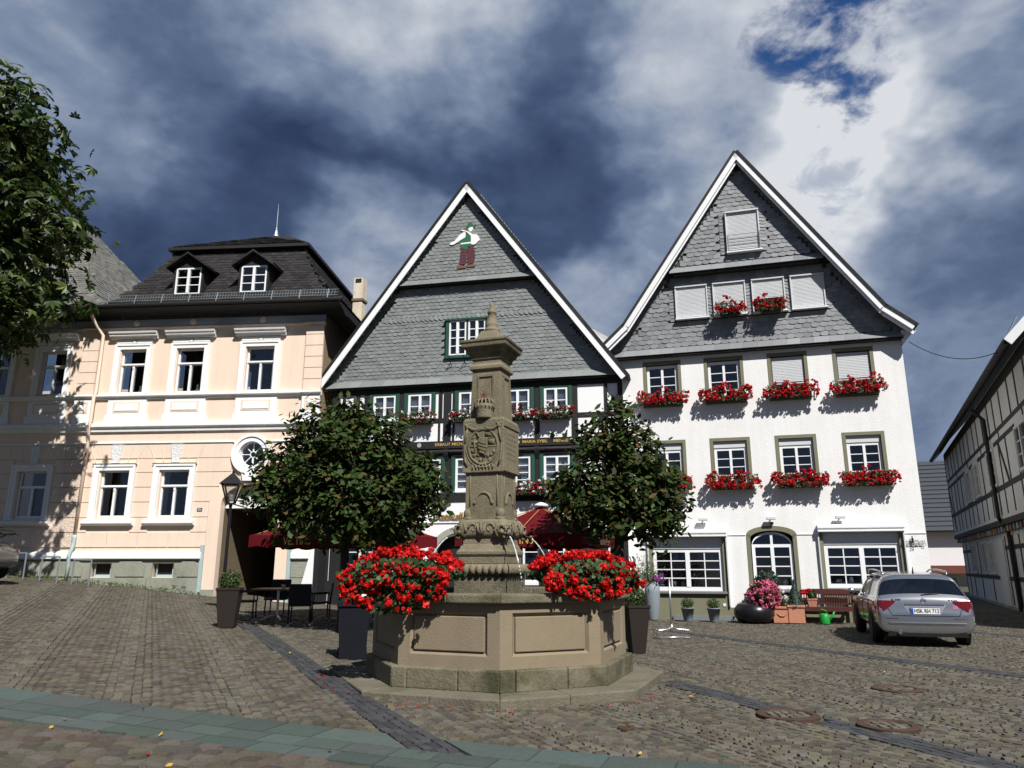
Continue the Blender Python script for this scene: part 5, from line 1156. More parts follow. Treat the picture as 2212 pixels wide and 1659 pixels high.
# basin walls with framed panels
RB = 1.83; ap = RB * math.cos(R_(22.5)); sd = 2 * RB * math.sin(R_(22.5))
frm, pan = None, None
for k in range(8):
    an = R_(-67.5 + 45 * k + OR)       # outward normal of each side
    T = Matrix.Rotation(an + PI / 2, 4, 'Z'); h = sd / 2
    mb = MB(); y0 = -ap; w, e = .165, .045; zb, zt, pb, pt = .37, 1.14, .52, 1.03
    mb.box(-h, h, y0 + e, y0 + .20, zb, zt); mb.prism([(-h, zb), (h, zb), (h - .0, pb), (-h, pb)], y0, y0 + e); mb.prism([(-h, pt), (h, pt), (h, zt), (-h, zt)], y0, y0 + e)
    mb.box(-h, -h + w, y0, y0 + e, pb, pt); mb.box(h - w, h, y0, y0 + e, pb, pt)
    i = .035; A = [(-h + w, y0, pb), (h - w, y0, pb), (h - w, y0, pt), (-h + w, y0, pt)]; B_ = [(-h + w + i, y0 + e - .001, pb + i), (h - w - i, y0 + e - .001, pb + i), (h - w - i, y0 + e - .001, pt - i), (-h + w + i, y0 + e - .001, pt - i)]
    mb.add(A + B_, [(0, 1, 5, 4), (1, 2, 6, 5), (2, 3, 7, 6), (3, 0, 4, 7)])
    mb.T = None; me = mb.mesh('basin_side', m_panel); me.transform(T); ob('basin_side', me, ft)
    q = MB(); q.box(-h + w + i + .012, h - w - i - .012, y0 + .012, y0 + e + .002, pb + i + .012, pt - i - .012)
    me = q.mesh('raised_panel', m_panel); me.transform(T); bev(ob('raised_panel', me, ft), .012, 2)
# rim
o1, o2 = octa(1.92, OR), octa(1.52, OR)
for k in range(8):
    a, b, c, d = o1[k], o1[(k + 1) % 8], o2[(k + 1) % 8], o2[k]
    for t0, t1 in ((0, .5), (.503, 1)):
        s = MB(); s.prism([L_(a, b, t0), L_(a, b, t1), L_(d, c, t1), L_(d, c, t0)], 1.141, 1.255, ax='z'); bev(s.build('rim_stone', m_stonedk, ft), .025, 3)
s = MB(); s.prism(octa(1.60, OR), 1.0, 1.02, ax='z'); s.build('basin_water', m_water, ft); s = MB(); s.prism(octa(1.60, OR), .36, .42, ax='z'); s.build('basin_floor', m_stonedk, ft)
# column, square and turned like the basin sides
CA = R_(-20.0); MX = -.14; CS = .765
col = MB()
def cpart(name, prof, mat=m_stone, n=4, b=.012, seg=2, dx=0):
    mb = MB(); mb.lathe([(r * CS, z) for r, z in prof], n, sq=(n == 4)); o = mb.build(name, mat, ft, n != 4); o.location = (MX, 0, 0); o.rotation_euler = (0, 0, CA)
    return bev(o, b, seg) if b else o
cpart('column_pedestal', [(.53, .4), (.53, 1.47)], m_stonedk)
tor = [(.50, 1.47)] + [(.50 + .10 * math.sin(t), 1.545 - .075 * math.cos(t)) for t in np.linspace(0.2, PI - .2, 7)] + [(.50, 1.62)]
cpart('column_torus', tor, m_stone, b=.03, seg=3)
for s in range(4):     # gadroons round the torus
    for k in range(-4, 5):
        q_ = MB().ball((k * .101, -.432, 1.545), .050, .062, .078, 10, 8).build('gadroon', m_stone, ft, True); q_.location = (MX, 0, 0); q_.rotation_euler = (0, 0, CA + s * PI / 2)
cpart('column_base', [(.475, 1.62), (.475, 1.725), (.49, 1.74), (.505, 1.76), (.505, 1.80), (.47, 1.825), (.44, 1.88), (.425, 1.905), (.425, 1.99)])
cpart('mask_band', [(.41, 1.985), (.475, 2.02), (.49, 2.10), (.475, 2.22), (.43, 2.26)], m_stone, b=.03, seg=3)
cpart('lower_shaft', [(.385, 2.25), (.385, 2.94)])
cpart('arms_block', [(.365, 2.93), (.435, 2.945), (.435, 3.73), (.40, 3.775)])
cpart('upper_shaft', [(.335, 3.77), (.300, 4.555)])
cpart('necking', [(.335, 4.54), (.35, 4.56), (.35, 4.60), (.32, 4.63), (.30, 4.65), (.30, 4.71)])
cpart('cornice', [(.30, 4.70), (.33, 4.72), (.345, 4.78), (.40, 4.81), (.415, 4.86), (.48, 4.90), (.49, 4.96), (.51, 4.97), (.51, 5.01), (.28, 5.035)], m_stonedk, b=.006, seg=1)
cpart('pyramid_cap', [(.27, 5.03), (.27, 5.06), (.175, 5.215)])
cpart('finial', [(.15, 5.21), (.17, 5.23), (.165, 5.26), (.135, 5.27), (.125, 5.30), (.13, 5.33), (.13, 5.35), (.11, 5.36), (.105, 5.45), (.085, 5.52), (.10, 5.53), (.10, 5.555), (.085, 5.575), (.07, 5.58), (.072, 5.62), (.05, 5.64), (.05, 5.67), (.02, 5.70)], n=20, b=0)
def crel(mb, name, mat=m_stone, side=0, smooth=True):
    """relief carved on a column face: built in face coordinates (x across, y out = negative, z up)"""
    o = mb.build(name, mat, ft, smooth); o.location = (MX, 0, 0); o.rotation_euler = (0, 0, CA + side * PI / 2); o.scale = (CS + .06, CS, 1); return o
def torus_ring(mb, c, z, r, t, y, n=36, a0=0, a1=2 * PI, rz=None):
    pts = [(c + r * math.cos(a), y, z + (rz or r) * math.sin(a)) for a in np.linspace(a0, a1, n)]; mb.tube(pts, t, 8, cap=False)
Y0 = -.435
for s in (0,):
    mb = MB(); torus_ring(mb, 0, 3.33, .285, .024, Y0, rz=.265); crel(mb, 'medallion_ring')
    mb = MB(); torus_ring(mb, 0, 3.33, .335, .014, Y0 - .0, 26, PI * 1.05, PI * 1.95, rz=.31); crel(mb, 'medallion_scroll')
    mb = MB()
    for a in (-.13, 0, .13): mb.box(-.27 if a else -.26, .27, Y0 - .008, Y0 + .02, 3.33 + a - .006, 3.33 + a + .006)
    mb.box(-.006, .006, Y0 - .008, Y0 + .02, 3.07, 3.58); mb.box(-.22, -.10, Y0 - .014, Y0 + .01, 3.38, 3.42); mb.box(-.18, -.15, Y0 - .015, Y0 + .01, 3.22, 3.45); mb.box(.10, .23, Y0 - .012, Y0 + .01, 3.36, 3.44); mb.box(.04, .20, Y0 - .012, Y0 + .01, 3.48, 3.54)
    for x, z in ((-.17, 3.20), (-.09, 3.21), (.10, 3.19), (.16, 3.21), (.13, 3.13), (-.05, 3.13), (.21, 3.25), (-.2, 3.27)): mb.ball((x, Y0 - .004, z), .032, .022, .032, 8, 6)
    crel(mb, 'quartered_arms')
    mb = MB(); sh = [(-.09, .12), (.09, .12), (.095, -.02), (.05, -.11), (0, -.14), (-.05, -.11), (-.095, -.02)]; mb.prism([(x, z + 3.34) for x, z in sh], Y0 - .035, Y0 + .01); bev(crel(mb, 'inner_shield', smooth=False), .012)
    mb = MB()
    for k in range(4): mb.bar((-.08, Y0 - .037, 3.40 - k * .05), (.08, Y0 - .037, 3.36 - k * .05), .014, .012)
    mb.tube([(-.14, Y0, 3.56), (-.10, Y0 - .02, 3.52), (-.06, Y0 - .02, 3.46)], .018, 6); crel(mb, 'shield_charge')
    for c in (-1, 1):      # swag with bows
        mb = MB(); mb.tube([(c * (.02 + .28 * t), Y0 - .012, 3.63 - .055 * math.sin(t * PI) + .02 * t) for t in np.linspace(0, 1, 9)], [.010, .016, .020, .024, .026, .024, .02, .016, .012], 7); mb.ball((c * .31, Y0 - .01, 3.64), .042, .03, .04, 8, 6); mb.ball((c * .34, Y0 - .008, 3.67), .022); mb.ball((c * .28, Y0 - .008, 3.675), .022)
        mb.tube([(c * .31, Y0 - .008, 3.61), (c * .33, Y0 - .012, 3.50), (c * .36, Y0 - .008, 3.36)], [.016, .022, .01], 6); mb.tube([(c * .36, Y0 - .01, 3.38), (c * .355, Y0 - .014, 3.22), (c * .34, Y0 - .02, 3.12), (c * .30, Y0 - .012, 3.04)], [.010, .014, .024, .014], 6); crel(mb, 'carved_swag')
    mb = MB()
    for k in range(7): mb.tube([(-.2 + k * .065, Y0 - .005, 3.06), (-.19 + k * .065, Y0 - .016, 3.02), (-.2 + k * .065, Y0 - .005, 2.985)], [.012, .016, .008], 6)
    crel(mb, 'carved_tassels')
    # crown standing against the upper shaft
    mb = MB(); yc = -.36
    mb.lathe([(.15, 3.76), (.165, 3.78), (.15, 3.81), (.175, 3.92), (.19, 3.98)], 18, (0, yc, 0))
    for k in range(9): a = PI + PI * k / 8; mb.tube([(.18 * math.cos(a), yc + .15 * math.sin(a), 3.90), (.20 * math.cos(a), yc + .17 * math.sin(a), 4.0), (.15 * math.cos(a), yc + .12 * math.sin(a), 4.05), (.03 * math.cos(a), yc, 4.06)], .017, 6)
    for k in range(9): a = PI + PI * k / 8; mb.ball((.19 * math.cos(a), yc + .17 * math.sin(a), 3.94), .018)
    crel(mb, 'carved_crown'); mb = MB(); mb.box(-.022, .022, yc - .06, yc - .03, 4.05, 4.18); mb.box(-.055, .055, yc - .06, yc - .03, 4.11, 4.145); crel(mb, 'crown_cross', m_figbr, smooth=False)
# side inscription block, framed panels on the shafts
mb = MB()
for k in range(6): [mb.box(-.28 + j_ * .07, -.235 + j_ * .07 + .012 * ((k + j_) % 2), Y0 - .004, Y0 + .01, 3.52 - k * .075, 3.55 - k * .075) for j_ in range(8)]
crel(mb, 'carved_inscription', side=1, smooth=False)
mb = MB(); mb.box(-.40, .40, Y0 - .02, Y0 + .01, 3.63, 3.70); mb.box(-.40, .40, Y0 - .015, Y0 + .01, 2.96, 3.02); crel(mb, 'carved_frame', side=1, smooth=False)
for s in (0, 1):
    mb = MB(); mb.box(-.16, -.135, -.338, -.30, 3.80, 4.45); mb.box(.135, .16, -.338, -.30, 3.80, 4.45); mb.box(-.16, .16, -.332, -.30, 4.43, 4.455); crel(mb, 'shaft_panel', side=s, smooth=False)
    mb = MB(); torus_ring(mb, 0, 2.50, .15, .022, -.386, 18, 0, PI); mb.ball((-.17, -.386, 2.50), .03); mb.ball((.17, -.386, 2.50), .03); mb.box(-.27, -.25, -.395, -.37, 2.45, 2.92); mb.box(.25, .27, -.395, -.37, 2.45, 2.92); crel(mb, 'carved_arch', side=s)
    mb = MB()      # acanthus scrolls on the mask band
    for c in (-1, 1):
        for cx_, r0 in ((.16, .085), (.32, .05)):
            mb.tube([(c * (cx_ + r0 * (1 - t / 9) * math.cos(t * .9)), -.485, 2.125 + r0 * (1 - t / 9) * math.sin(t * .9)) for t in np.linspace(0, 8, 18)], [.022 - .0009 * k for k in range(18)], 6)
        mb.tube([(0, -.49, 2.03), (c * .05, -.50, 2.10), (c * .09, -.49, 2.20)], [.02, .028, .012], 6)
    mb.tube([(0, -.49, 2.02), (0, -.515, 2.14), (0, -.49, 2.25)], [.02, .03, .012], 7); crel(mb, 'acanthus_scroll', side=s)
# four corner masks spouting water
for k in range(4):
    a = CA + PI / 4 - PI / 2 + k * PI / 2; d = Vector((math.cos(a), math.sin(a), 0)); sdv = Vector((-d.y, d.x, 0)); c = Vector((MX, 0, 0)) + d * .48
    mb = MB(); rot = Matrix.Translation((c.x, c.y, 0)) @ Matrix.Rotation(a + PI / 2, 4, 'Z') @ Matrix.Diagonal((.9, .9, 1, 1)); mb.T = rot
    mb.ball((0, .06, 2.12), .125, .13, .15, 12, 9); mb.ball((0, -.085, 2.10), .028, .04, .05); mb.ball((-.05, -.06, 2.16), .042, .03, .02); mb.ball((.05, -.06, 2.16), .042, .03, .02); mb.ball((-.06, -.055, 2.07), .04, .03, .035); mb.ball((.06, -.055, 2.07), .04, .03, .035); mb.ball((0, -.05, 2.0), .045, .04, .04); mb.box(-.035, .035, -.10, -.02, 2.035, 2.065)
    for e in (-1, 1): mb.ball((e * .035, -.078, 2.135), .017); mb.tube([(e * .10, .02, 2.2), (e * .14, .04, 2.1), (e * .10, .02, 2.0)], .025, 6)
    mb.build('water_mask', m_stone, ft, True)
    mb = MB(); mb.T = Matrix.Translation((c.x - d.x * .10, c.y - d.y * .10, 0)) @ Matrix.Rotation(a + PI / 2, 4, 'Z'); mb.ball((0, .02, 2.335), .07, .075, .10, 10, 8); mb.ball((0, .02, 2.27), .085, .08, .05, 10, 6); mb.build('corner_acorn', m_stone, ft, True)
    mb = MB(); p0 = Vector((c.x, c.y, 2.035)) + d * .06; p1 = p0 + d * .14 + Vector((0, 0, -.035)); mb.tube([p0, p1], [.016, .022], 8); mb.tube([p0 + d * .03 + Vector((0, 0, .02)), p0 + d * .05 + Vector((0, 0, .07)), p0 + d * .09 + Vector((0, 0, .09)), p0 + d * .10 + Vector((0, 0, .06))], .007, 5); mb.build('iron_spout', m_iron, ft)
    pts = []; 
    for t in np.linspace(0, 1, 26): pts.append(p1 + d * (.52 * t) + Vector((0, 0, -.30 * t - .66 * t * t)))
    mb = MB(); rr = [.0075 + .003 * random.random() + .002 * math.sin(i * 2.2) for i in range(26)]; mb.tube(pts[:15], rr[:15], 6)
    for i in range(15, 26): mb.ball(pts[i], rr[i] * .9, rr[i] * .9, rr[i] * 1.9, 6, 5)
    mb.build('water_jet', m_jet, ft, True)
# ------------------------------------------------------------------ foliage helpers
def leaf_cards(pts, nrm, size, shape, curl=.25):
    """pts (n,3), nrm (n,3) preferred facing, shape = outline (k,2); returns V,F (fan-folded along the midrib)"""
    n = len(pts); k = len(shape); V = np.zeros((n, k, 3)); z = nrm / (np.linalg.norm(nrm, axis=1, keepdims=True) + 1e-9)
    r = rng.normal(size=(n, 3)); x = r - z * (r * z).sum(1, keepdims=True); x /= np.linalg.norm(x, axis=1, keepdims=True) + 1e-9; y = np.cross(z, x)
    sz = size * rng.uniform(.45, 1.35, n)
    for j, (a, b) in enumerate(shape):
        V[:, j] = pts + x * (a * sz)[:, None] + y * (b * sz)[:, None] - z * ((abs(b) * curl + a * a * curl * .4) * sz)[:, None]
    F = np.arange(n * k).reshape(n, k); return V.reshape(-1, 3), F
LEAF6 = [(-.5, 0), (-.1, .28), (.3, .2), (.55, 0), (.3, -.2), (-.1, -.28)]
LEAFR = [(-.4, 0), (-.2, .38), (.2, .42), (.45, .1), (.4, -.2), (.1, -.42), (-.25, -.36)]
def merge(parts):
    V = []; F = []; o = 0
    for v, f in parts: V.append(v); F.append(f + o); o += len(v)
    return np.concatenate(V), np.concatenate(F)
def blob_points(n, lobes, surf=.62):
    """points spread through overlapping lobes (c, r), denser towards their skins"""
    P_ = []; N_ = []; w = np.array([r[0] * r[1] * r[2] for c, r in lobes]) ** .67; w /= w.sum(); ch = rng.choice(len(lobes), n, p=w)
    d = rng.normal(size=(n, 3)); d /= np.linalg.norm(d, axis=1, keepdims=True); rad = surf + (1 - surf) * rng.random(n) ** .5; rad = np.where(rng.random(n) < .3, rng.random(n) ** .4, rad)
    C_ = np.array([c for c, r in lobes])[ch]; R__ = np.array([r for c, r in lobes])[ch]
    return C_ + d * R__ * (rad * rng.uniform(.90, 1.20, n))[:, None], d
def heads(n, pts, r, seed, np_=16):
    """flower heads: loose little balls of separate petals"""
    q = MB(); rr = random.Random(seed)
    for p in pts[:n]:
        s = r * rr.uniform(.7, 1.25); c = Vector(p)
        for i in range(np_):
            d = Vector((rr.gauss(0, 1), rr.gauss(0, 1), rr.gauss(.15, 1))).normalized(); e = c + d * s * rr.uniform(.45, 1.0); n_ = (d + Vector((rr.gauss(0, .45), rr.gauss(0, .45), rr.gauss(0, .45)))).normalized()
            a = n_.orthogonal().normalized(); a.rotate(Matrix.Rotation(rr.random() * 6.28, 3, n_)); b = n_.cross(a); w = s * rr.uniform(.42, .68)
            q.add([tuple(e + a * w), tuple(e + b * w * .9 + n_ * w * .15), tuple(e - a * w), tuple(e - b * w * .9 + n_ * w * .15)], [(0, 1, 2, 3)])
    return q
# ------------------------------------------------------------------ window boxes
def box_meshes(L, seed, cols, nh, hang=.16, up=.36):
    rs = random.Random(seed); g_ = np.random.default_rng(seed); tr = MB(); tr.prism([(-.11, 0), (.09, 0), (.11, .17), (-.13, .17)], -L / 2, L / 2, ax='x'); tr.box(-L / 2 - .006, L / 2 + .006, -.14, .115, .15, .175)
    n = 380; P_ = np.stack([g_.uniform(-L / 2 - .14, L / 2 + .14, n), -.02 + g_.normal(0, .085, n) - .05, .19 + g_.random(n) * up * .62 + .03 * np.sin(g_.random(n) * 20)], 1)
    low = g_.random(n) < .30; P_[low, 2] = .17 - g_.random(low.sum()) * hang; P_[low, 1] = -.17 - g_.random(low.sum()) * .06
    V, F = leaf_cards(P_, np.stack([g_.normal(0, .5, n), -1 + g_.normal(0, .5, n), .7 + g_.normal(0, .5, n)], 1), .065, LEAFR)
    hd = []
    for i in range(nh):
        u = g_.uniform(-L / 2 - .2, L / 2 + .2); t = g_.random(); e = 1 - .45 * max(0, abs(u) - L / 2 + .1) / .3
        z = .17 - hang * .8 * (1 - t / .25) if t < .25 else .17 + (t - .25) / .75 * up * e * (.85 + .3 * math.sin(u * 7 + seed))
        y = -.18 - .07 * g_.random() if t < .35 else -.05 - .17 * g_.random(); hd.append((u, y, z))
    sets = []; 
    for mat, fr in cols: sets.append((mat, []))
    cum = np.cumsum([f for _, f in cols])
    for h in hd: sets[int(np.searchsorted(cum, rs.random() * cum[-1]))][1].append(h)
    return tr, npmesh('foliage', V, F, m_leaf), [(m, heads(len(p), p, .047, seed + i).mesh('blossoms', m, True)) for i, (m, p) in enumerate(sets) if p]
def window_box(fr, u, z, L, label, seed, cols, group, nh=135, y=-.14, up=.40):
    t = thing('flower_box', label, 'flower box', fr.w(u, y, z), fr.rz, group); tr, fm, bl = box_meshes(L, seed, cols, nh, up=up)
    tr.build('trough', m_box, t); o = ob('foliage', fm, t); o['kind'] = 'stuff'
    for m, me in bl: o = ob('blossoms', me, t); o['kind'] = 'stuff'
    mb = MB(); mb.bar((-L * .35, .11, .02), (-L * .35, -y, .02), .02, .03); mb.bar((L * .35, .11, .02), (L * .35, -y, .02), .02, .03); mb.build('bracket', m_iron, t)
RED = [(m_red, 1)]
GW_ = 'geranium boxes on the white house'
nm = ['leftmost', 'second', 'third', 'rightmost']
seen = ['under the top-floor window next to the inn', 'under the second top-floor window from the inn', 'under the closed shutter left of the rightmost one', 'under the rightmost closed shutter of the top floor']
for i, (a, b) in enumerate(R1): window_box(FW, (a + b) / 2, 6.60, b - a + .02, 'red geranium box ' + seen[i], 20 + i, RED, GW_)
seen = ['half hidden by the right tree, on the white house', 'under the middle-floor window beside the right tree', 'under the middle-floor window above the arched door', 'under the rightmost middle-floor window']
for i, (a, b) in enumerate(R2): window_box(FW, (a + b) / 2, 3.86, b - a + .02, 'red geranium box ' + seen[i], 30 + i, RED, GW_)
window_box(FW, 3.82, 9.40, .60, 'small red geranium box under a closed shutter in the slate gable', 40, RED, GW_, 75, -.28)
window_box(FW, 5.06, 9.40, .60, 'small red geranium box under the half-open shutter in the slate gable', 41, RED, GW_, 75, -.28)
MIX = [(m_wine, .66), (m_wht, .34)]
seen = ['second from the left under the upper windows', 'left of the column on the upper floor', 'just right of the column on the upper floor', 'rightmost under the upper windows']
for i, k in enumerate((1, 2, 3, 4)):
    a, b = WF2[k]; window_box(FM, (a + b) / 2, 6.27, b - a - .15, 'red and white geranium box ' + seen[i], 50 + i, MIX, 'geranium boxes on the inn', 62, -.17, .34)
for i, (k, s) in enumerate(((3, 'right of the column on the lower floor'), (4, 'behind the right tree on the lower floor'))):
    a, b = WF1[k]; window_box(FM, (a + b) / 2, 3.80, b - a - .1, 'red and white geranium box ' + s, 60 + i, MIX, 'geranium boxes on the inn', 62, -.17, .34)
# ------------------------------------------------------------------ two big geranium troughs on the fountain rim
hm = [heads(1, [(0, 0, 0)], .064, 900 + k, 30).mesh('blossom', m_redorange, True) for k in range(5)]
def bowl(x, y, rz, L, label, seed, up, hang, nh):
    t = thing('geranium_planter', label, 'planter', (x, y, 1.256), rz, 'geranium planters on the fountain'); g_ = np.random.default_rng(seed)
    mb = MB(); mb.prism([(-.15, .0), (.15, .0), (.19, .22), (-.19, .22)], -L / 2, L / 2, ax='x'); mb.build('planter_box', M('brown_planter', (.09, .05, .035), .8), t)
    n = 2400; u = g_.uniform(-L / 2 - .18, L / 2 + .18, n); pr = np.sqrt(np.clip(1 - (u / (L / 2 + .22)) ** 2, .08, 1)); tt_ = g_.random(n)
    P_ = np.stack([u, g_.normal(-.06, .19, n), .16 + tt_ * up * .8 * pr], 1); low = g_.random(n) < .30; P_[low, 2] = .18 - g_.random(low.sum()) * hang * pr[low]; P_[low, 1] = -.30 - g_.random(low.sum()) * .10
    V, F = leaf_cards(P_, np.stack([g_.normal(0, .6, n), -1 + g_.normal(0, .6, n), .8 + g_.normal(0, .5, n)], 1), .062, LEAFR); o = ob('foliage', npmesh('foliage', V, F, m_leaf), t); o['kind'] = 'stuff'
    for i in range(nh):
        u = g_.uniform(-L / 2 - .26, L / 2 + .26); pr = math.sqrt(max(.05, 1 - (u / (L / 2 + .32)) ** 2)); q = g_.random()
        if q < .30: p = (u, -.33 - .14 * g_.random(), .18 - g_.random() * hang * pr)
        elif q < .55: p = (u, -.22 - .20 * g_.random(), .18 + g_.random() * up * .55 * pr)
        else: p = (u, g_.uniform(-.25, .25), .20 + up * pr * g_.uniform(.72, 1.05))
        o = ob('blossom', hm[i % 5], t, p); o.rotation_euler = (g_.random() * 6, g_.random() * 6, 0); s = g_.uniform(.38, .74); o.scale = (s, s, s)
bowl(fx - 1.25, fy - 1.08, R_(-24), 1.12, 'large red geranium planter on the left of the fountain rim', 71, .36, .44, 295)
bowl(fx + 1.12, fy - 1.10, R_(22), .86, 'large red geranium planter on the right of the fountain rim', 72, .32, .26, 270)
# ------------------------------------------------------------------ trees
def tree(name, label, x, y, trunk_h, tr_r, lobes, nleaf, size, mats, seed, shape=LEAF6, palm=0, twig=22, spread=.15):
    global rng
    rng = np.random.default_rng(seed); z0 = g(x, y); t = thing(name, label, 'tree', (x, y, z0)); rs = random.Random(seed)
    mb = MB(); mb.tube([(0, 0, -.15), (.02, 0, trunk_h * .35), (-.02, .03, trunk_h * .7), (0, 0, trunk_h)], [tr_r * 1.25, tr_r, tr_r * .9, tr_r * .8], 10); mb.build('trunk', m_bark, t, True)
    mb = MB()
    for c, r in lobes:
        for k in range(3):
            e = Vector(c) + Vector((rs.uniform(-.6, .6) * r[0], rs.uniform(-.6, .6) * r[1], rs.uniform(-.3, .6) * r[2])); s = Vector((0, 0, trunk_h * rs.uniform(.8, 1.0))); m_ = s.lerp(e, .5) + Vector((rs.uniform(-.1, .1), rs.uniform(-.1, .1), .12 * (e - s).length)); mb.tube([s, m_, e], [tr_r * .45, tr_r * .28, tr_r * .08], 6)
    mb.build('limbs', m_bark, t, True)
    nc = nleaf // twig; C_, dc = blob_points(nc, lobes, .70); ci = rng.integers(0, nc, nleaf); P_ = C_[ci] + rng.normal(0, 1, (nleaf, 3)) * np.array([spread, spread, spread * .75]); d = dc[ci] + rng.normal(0, .35, (nleaf, 3)); nr = d * .6 + np.array([0, 0, .7]) + rng.normal(0, .45, (nleaf, 3)); ch = rng.random(nleaf); lo = 0
    for mat, fr in mats:
        sel = (ch >= lo) & (ch < lo + fr); lo += fr
        if palm:
            pp = P_[sel]; zz = nr[sel] / np.linalg.norm(nr[sel], axis=1, keepdims=True); r = rng.normal(size=pp.shape); xx = r - zz * (r * zz).sum(1, keepdims=True); xx /= np.linalg.norm(xx, axis=1, keepdims=True); yy = np.cross(zz, xx); sz = size * rng.uniform(.7, 1.2, len(pp)); VV = []; 
            for j in range(palm):
                a = (j - (palm - 1) / 2) * .62; ax_ = xx * math.cos(a) + yy * math.sin(a); ay_ = -xx * math.sin(a) + yy * math.cos(a); l = 1 - .12 * abs(j - (palm - 1) / 2)
                q = np.stack([pp + zz * 0, pp + ax_ * (.62 * l * sz)[:, None] + ay_ * (.17 * sz)[:, None] - zz * (.05 * sz)[:, None], pp + ax_ * (l * sz)[:, None] - zz * (.28 * sz)[:, None], pp + ax_ * (.62 * l * sz)[:, None] - ay_ * (.17 * sz)[:, None] - zz * (.05 * sz)[:, None]], 1); VV.append(q)
            V = np.concatenate(VV).reshape(-1, 3); F = np.arange(len(V)).reshape(-1, 4)
        else: V, F = leaf_cards(P_[sel], nr[sel], size, shape)
        o = ob('crown', npmesh('crown', V, F, mat), t)
    return t
# clipped round trees before the inn
L1 = [((0, 0, 3.35), (1.55, 1.4, 1.25)), ((-.9, -.2, 2.9), (1.1, 1.0, .85)), ((.95, 0, 2.85), (1.05, 1.0, .85)), ((.1, -.5, 2.6), (1.2, .9, .75)), ((-.4, 0, 4.2), (1.0, .9, .75)), ((.7, -.1, 3.9), (.9, .9, .7)), ((-1.25, 0, 3.5), (.7, .8, .6)), ((1.45, -.1, 3.3), (.55, .7, .6)), ((-1.6, -.2, 2.95), (.45, .6, .45)), ((.0, .1, 4.65), (.5, .5, .4)), ((.1, 1.1, 3.5), (1.4, 1.0, 1.1)), ((-.8, 1.0, 3.0), (1.0, .9, .8)), ((.9, .9, 2.9), (.9, .9, .7))]  # last lobes added at the back so the crown shades the left parasol
tree('clipped_tree', 'round dark-leaved tree left of the fountain column, before the inn', -3.62, 16.5, 2.5, .10, L1, 19000, .155, [(m_tree, .88), (m_treebr, .12)], 81)
L2 = [((0, 0, 3.75), (.95, .9, .95)), ((-.75, 0, 3.2), (.85, .8, .7)), ((.75, 0, 3.25), (.9, .8, .75)), ((.1, -.3, 2.75), (.95, .8, .55)), ((-.3, 0, 4.4), (.65, .6, .5)), ((.5, 0, 4.25), (.6, .6, .55)), ((1.2, 0, 2.8), (.5, .5, .45)), ((-1.1, -.1, 2.75), (.45, .5, .4)), ((1.3, .1, 3.5), (.45, .5, .45)), ((0, 0, 4.95), (.3, .3, .3)), ((-1.35, 0, 3.35), (.35, .4, .35)), ((.95, -.1, 2.35), (.4, .4, .3)), ((-.5, -.1, 2.3), (.35, .4, .25)), ((.3, 0, 5.15), (.22, .22, .2)), ((1.45, 0, 3.05), (.3, .3, .3))]
tree('clipped_tree', 'round dark-leaved tree between the inn and the white house', 2.42, 17.0, 2.6, .13, [((c[0] * .86 - .06, c[1], c[2]), (r[0] * .86, r[1], r[2])) for c, r in L2], 7400, .165, [(m_tree, .84), (m_treebr, .16)], 82)
# tall chestnut at the left edge
L3 = [((0, 0, 13), (3.4, 3.2, 3.0)), ((2.4, -.3, 11.0), (2.2, 2.2, 1.7)), ((2.9, -.2, 9.4), (1.6, 1.8, 1.2)), ((.5, -.5, 9.3), (2.6, 2.5, 1.5)), ((1.2, 0, 15.4), (2.2, 2.2, 1.6)), ((-.3, 0, 16.4), (2.0, 2.0, 1.3)), ((3.75, -.4, 11.6), (1.15, 1.2, .8)), ((2.3, -.3, 13.6), (1.3, 1.6, 1.2)), ((-2.2, 0, 11.5), (2.6, 2.6, 2.4)), ((3.0, -.3, 12.8), (.6, .7, .6)), ((4.35, -.5, 11.35), (.6, .6, .4)), ((2.6, -.3, 8.3), (.9, 1.0, .6)), ((1.0, -.4, 8.1), (1.2, 1.2, .6))]
tree('chestnut_tree', 'tall leafy chestnut tree at the left edge of the square', -18.1, 21.0, 9.5, .34, [((c[0], c[1], c[2] - 1.35), r) for c, r in L3 if c[2] < 16], 7000, .34, [(m_chest, .82), (m_chestpale, .18)], 83, palm=5, twig=9, spread=.38)
# weeds along the foot of the peach house
n = 900; uu = rng.uniform(-12, -3.6, n); dens = rng.random(n); P_ = []
for u in uu: P_.append(FP.w(u, -.12 - abs(rng.normal(0, .18 if u > -8 else .5)), 0))
P_ = np.array(P_); P_[:, 2] = G(P_[:, 0], P_[:, 1]) + .02 + rng.random(n) * .10 * (1 + 1.2 * (uu > -4.9) * (uu < -4.0)); V, F = leaf_cards(P_, rng.normal(0, .7, (n, 3)) + np.array([0, -.5, .3]), .10, [(-.5, 0), (0, .12), (.6, 0), (0, -.12)])
tag(ob('weeds', npmesh('weeds', V, F, m_weed)), 'low green weeds growing along the foot of the peach house', 'weeds', kind='stuff')
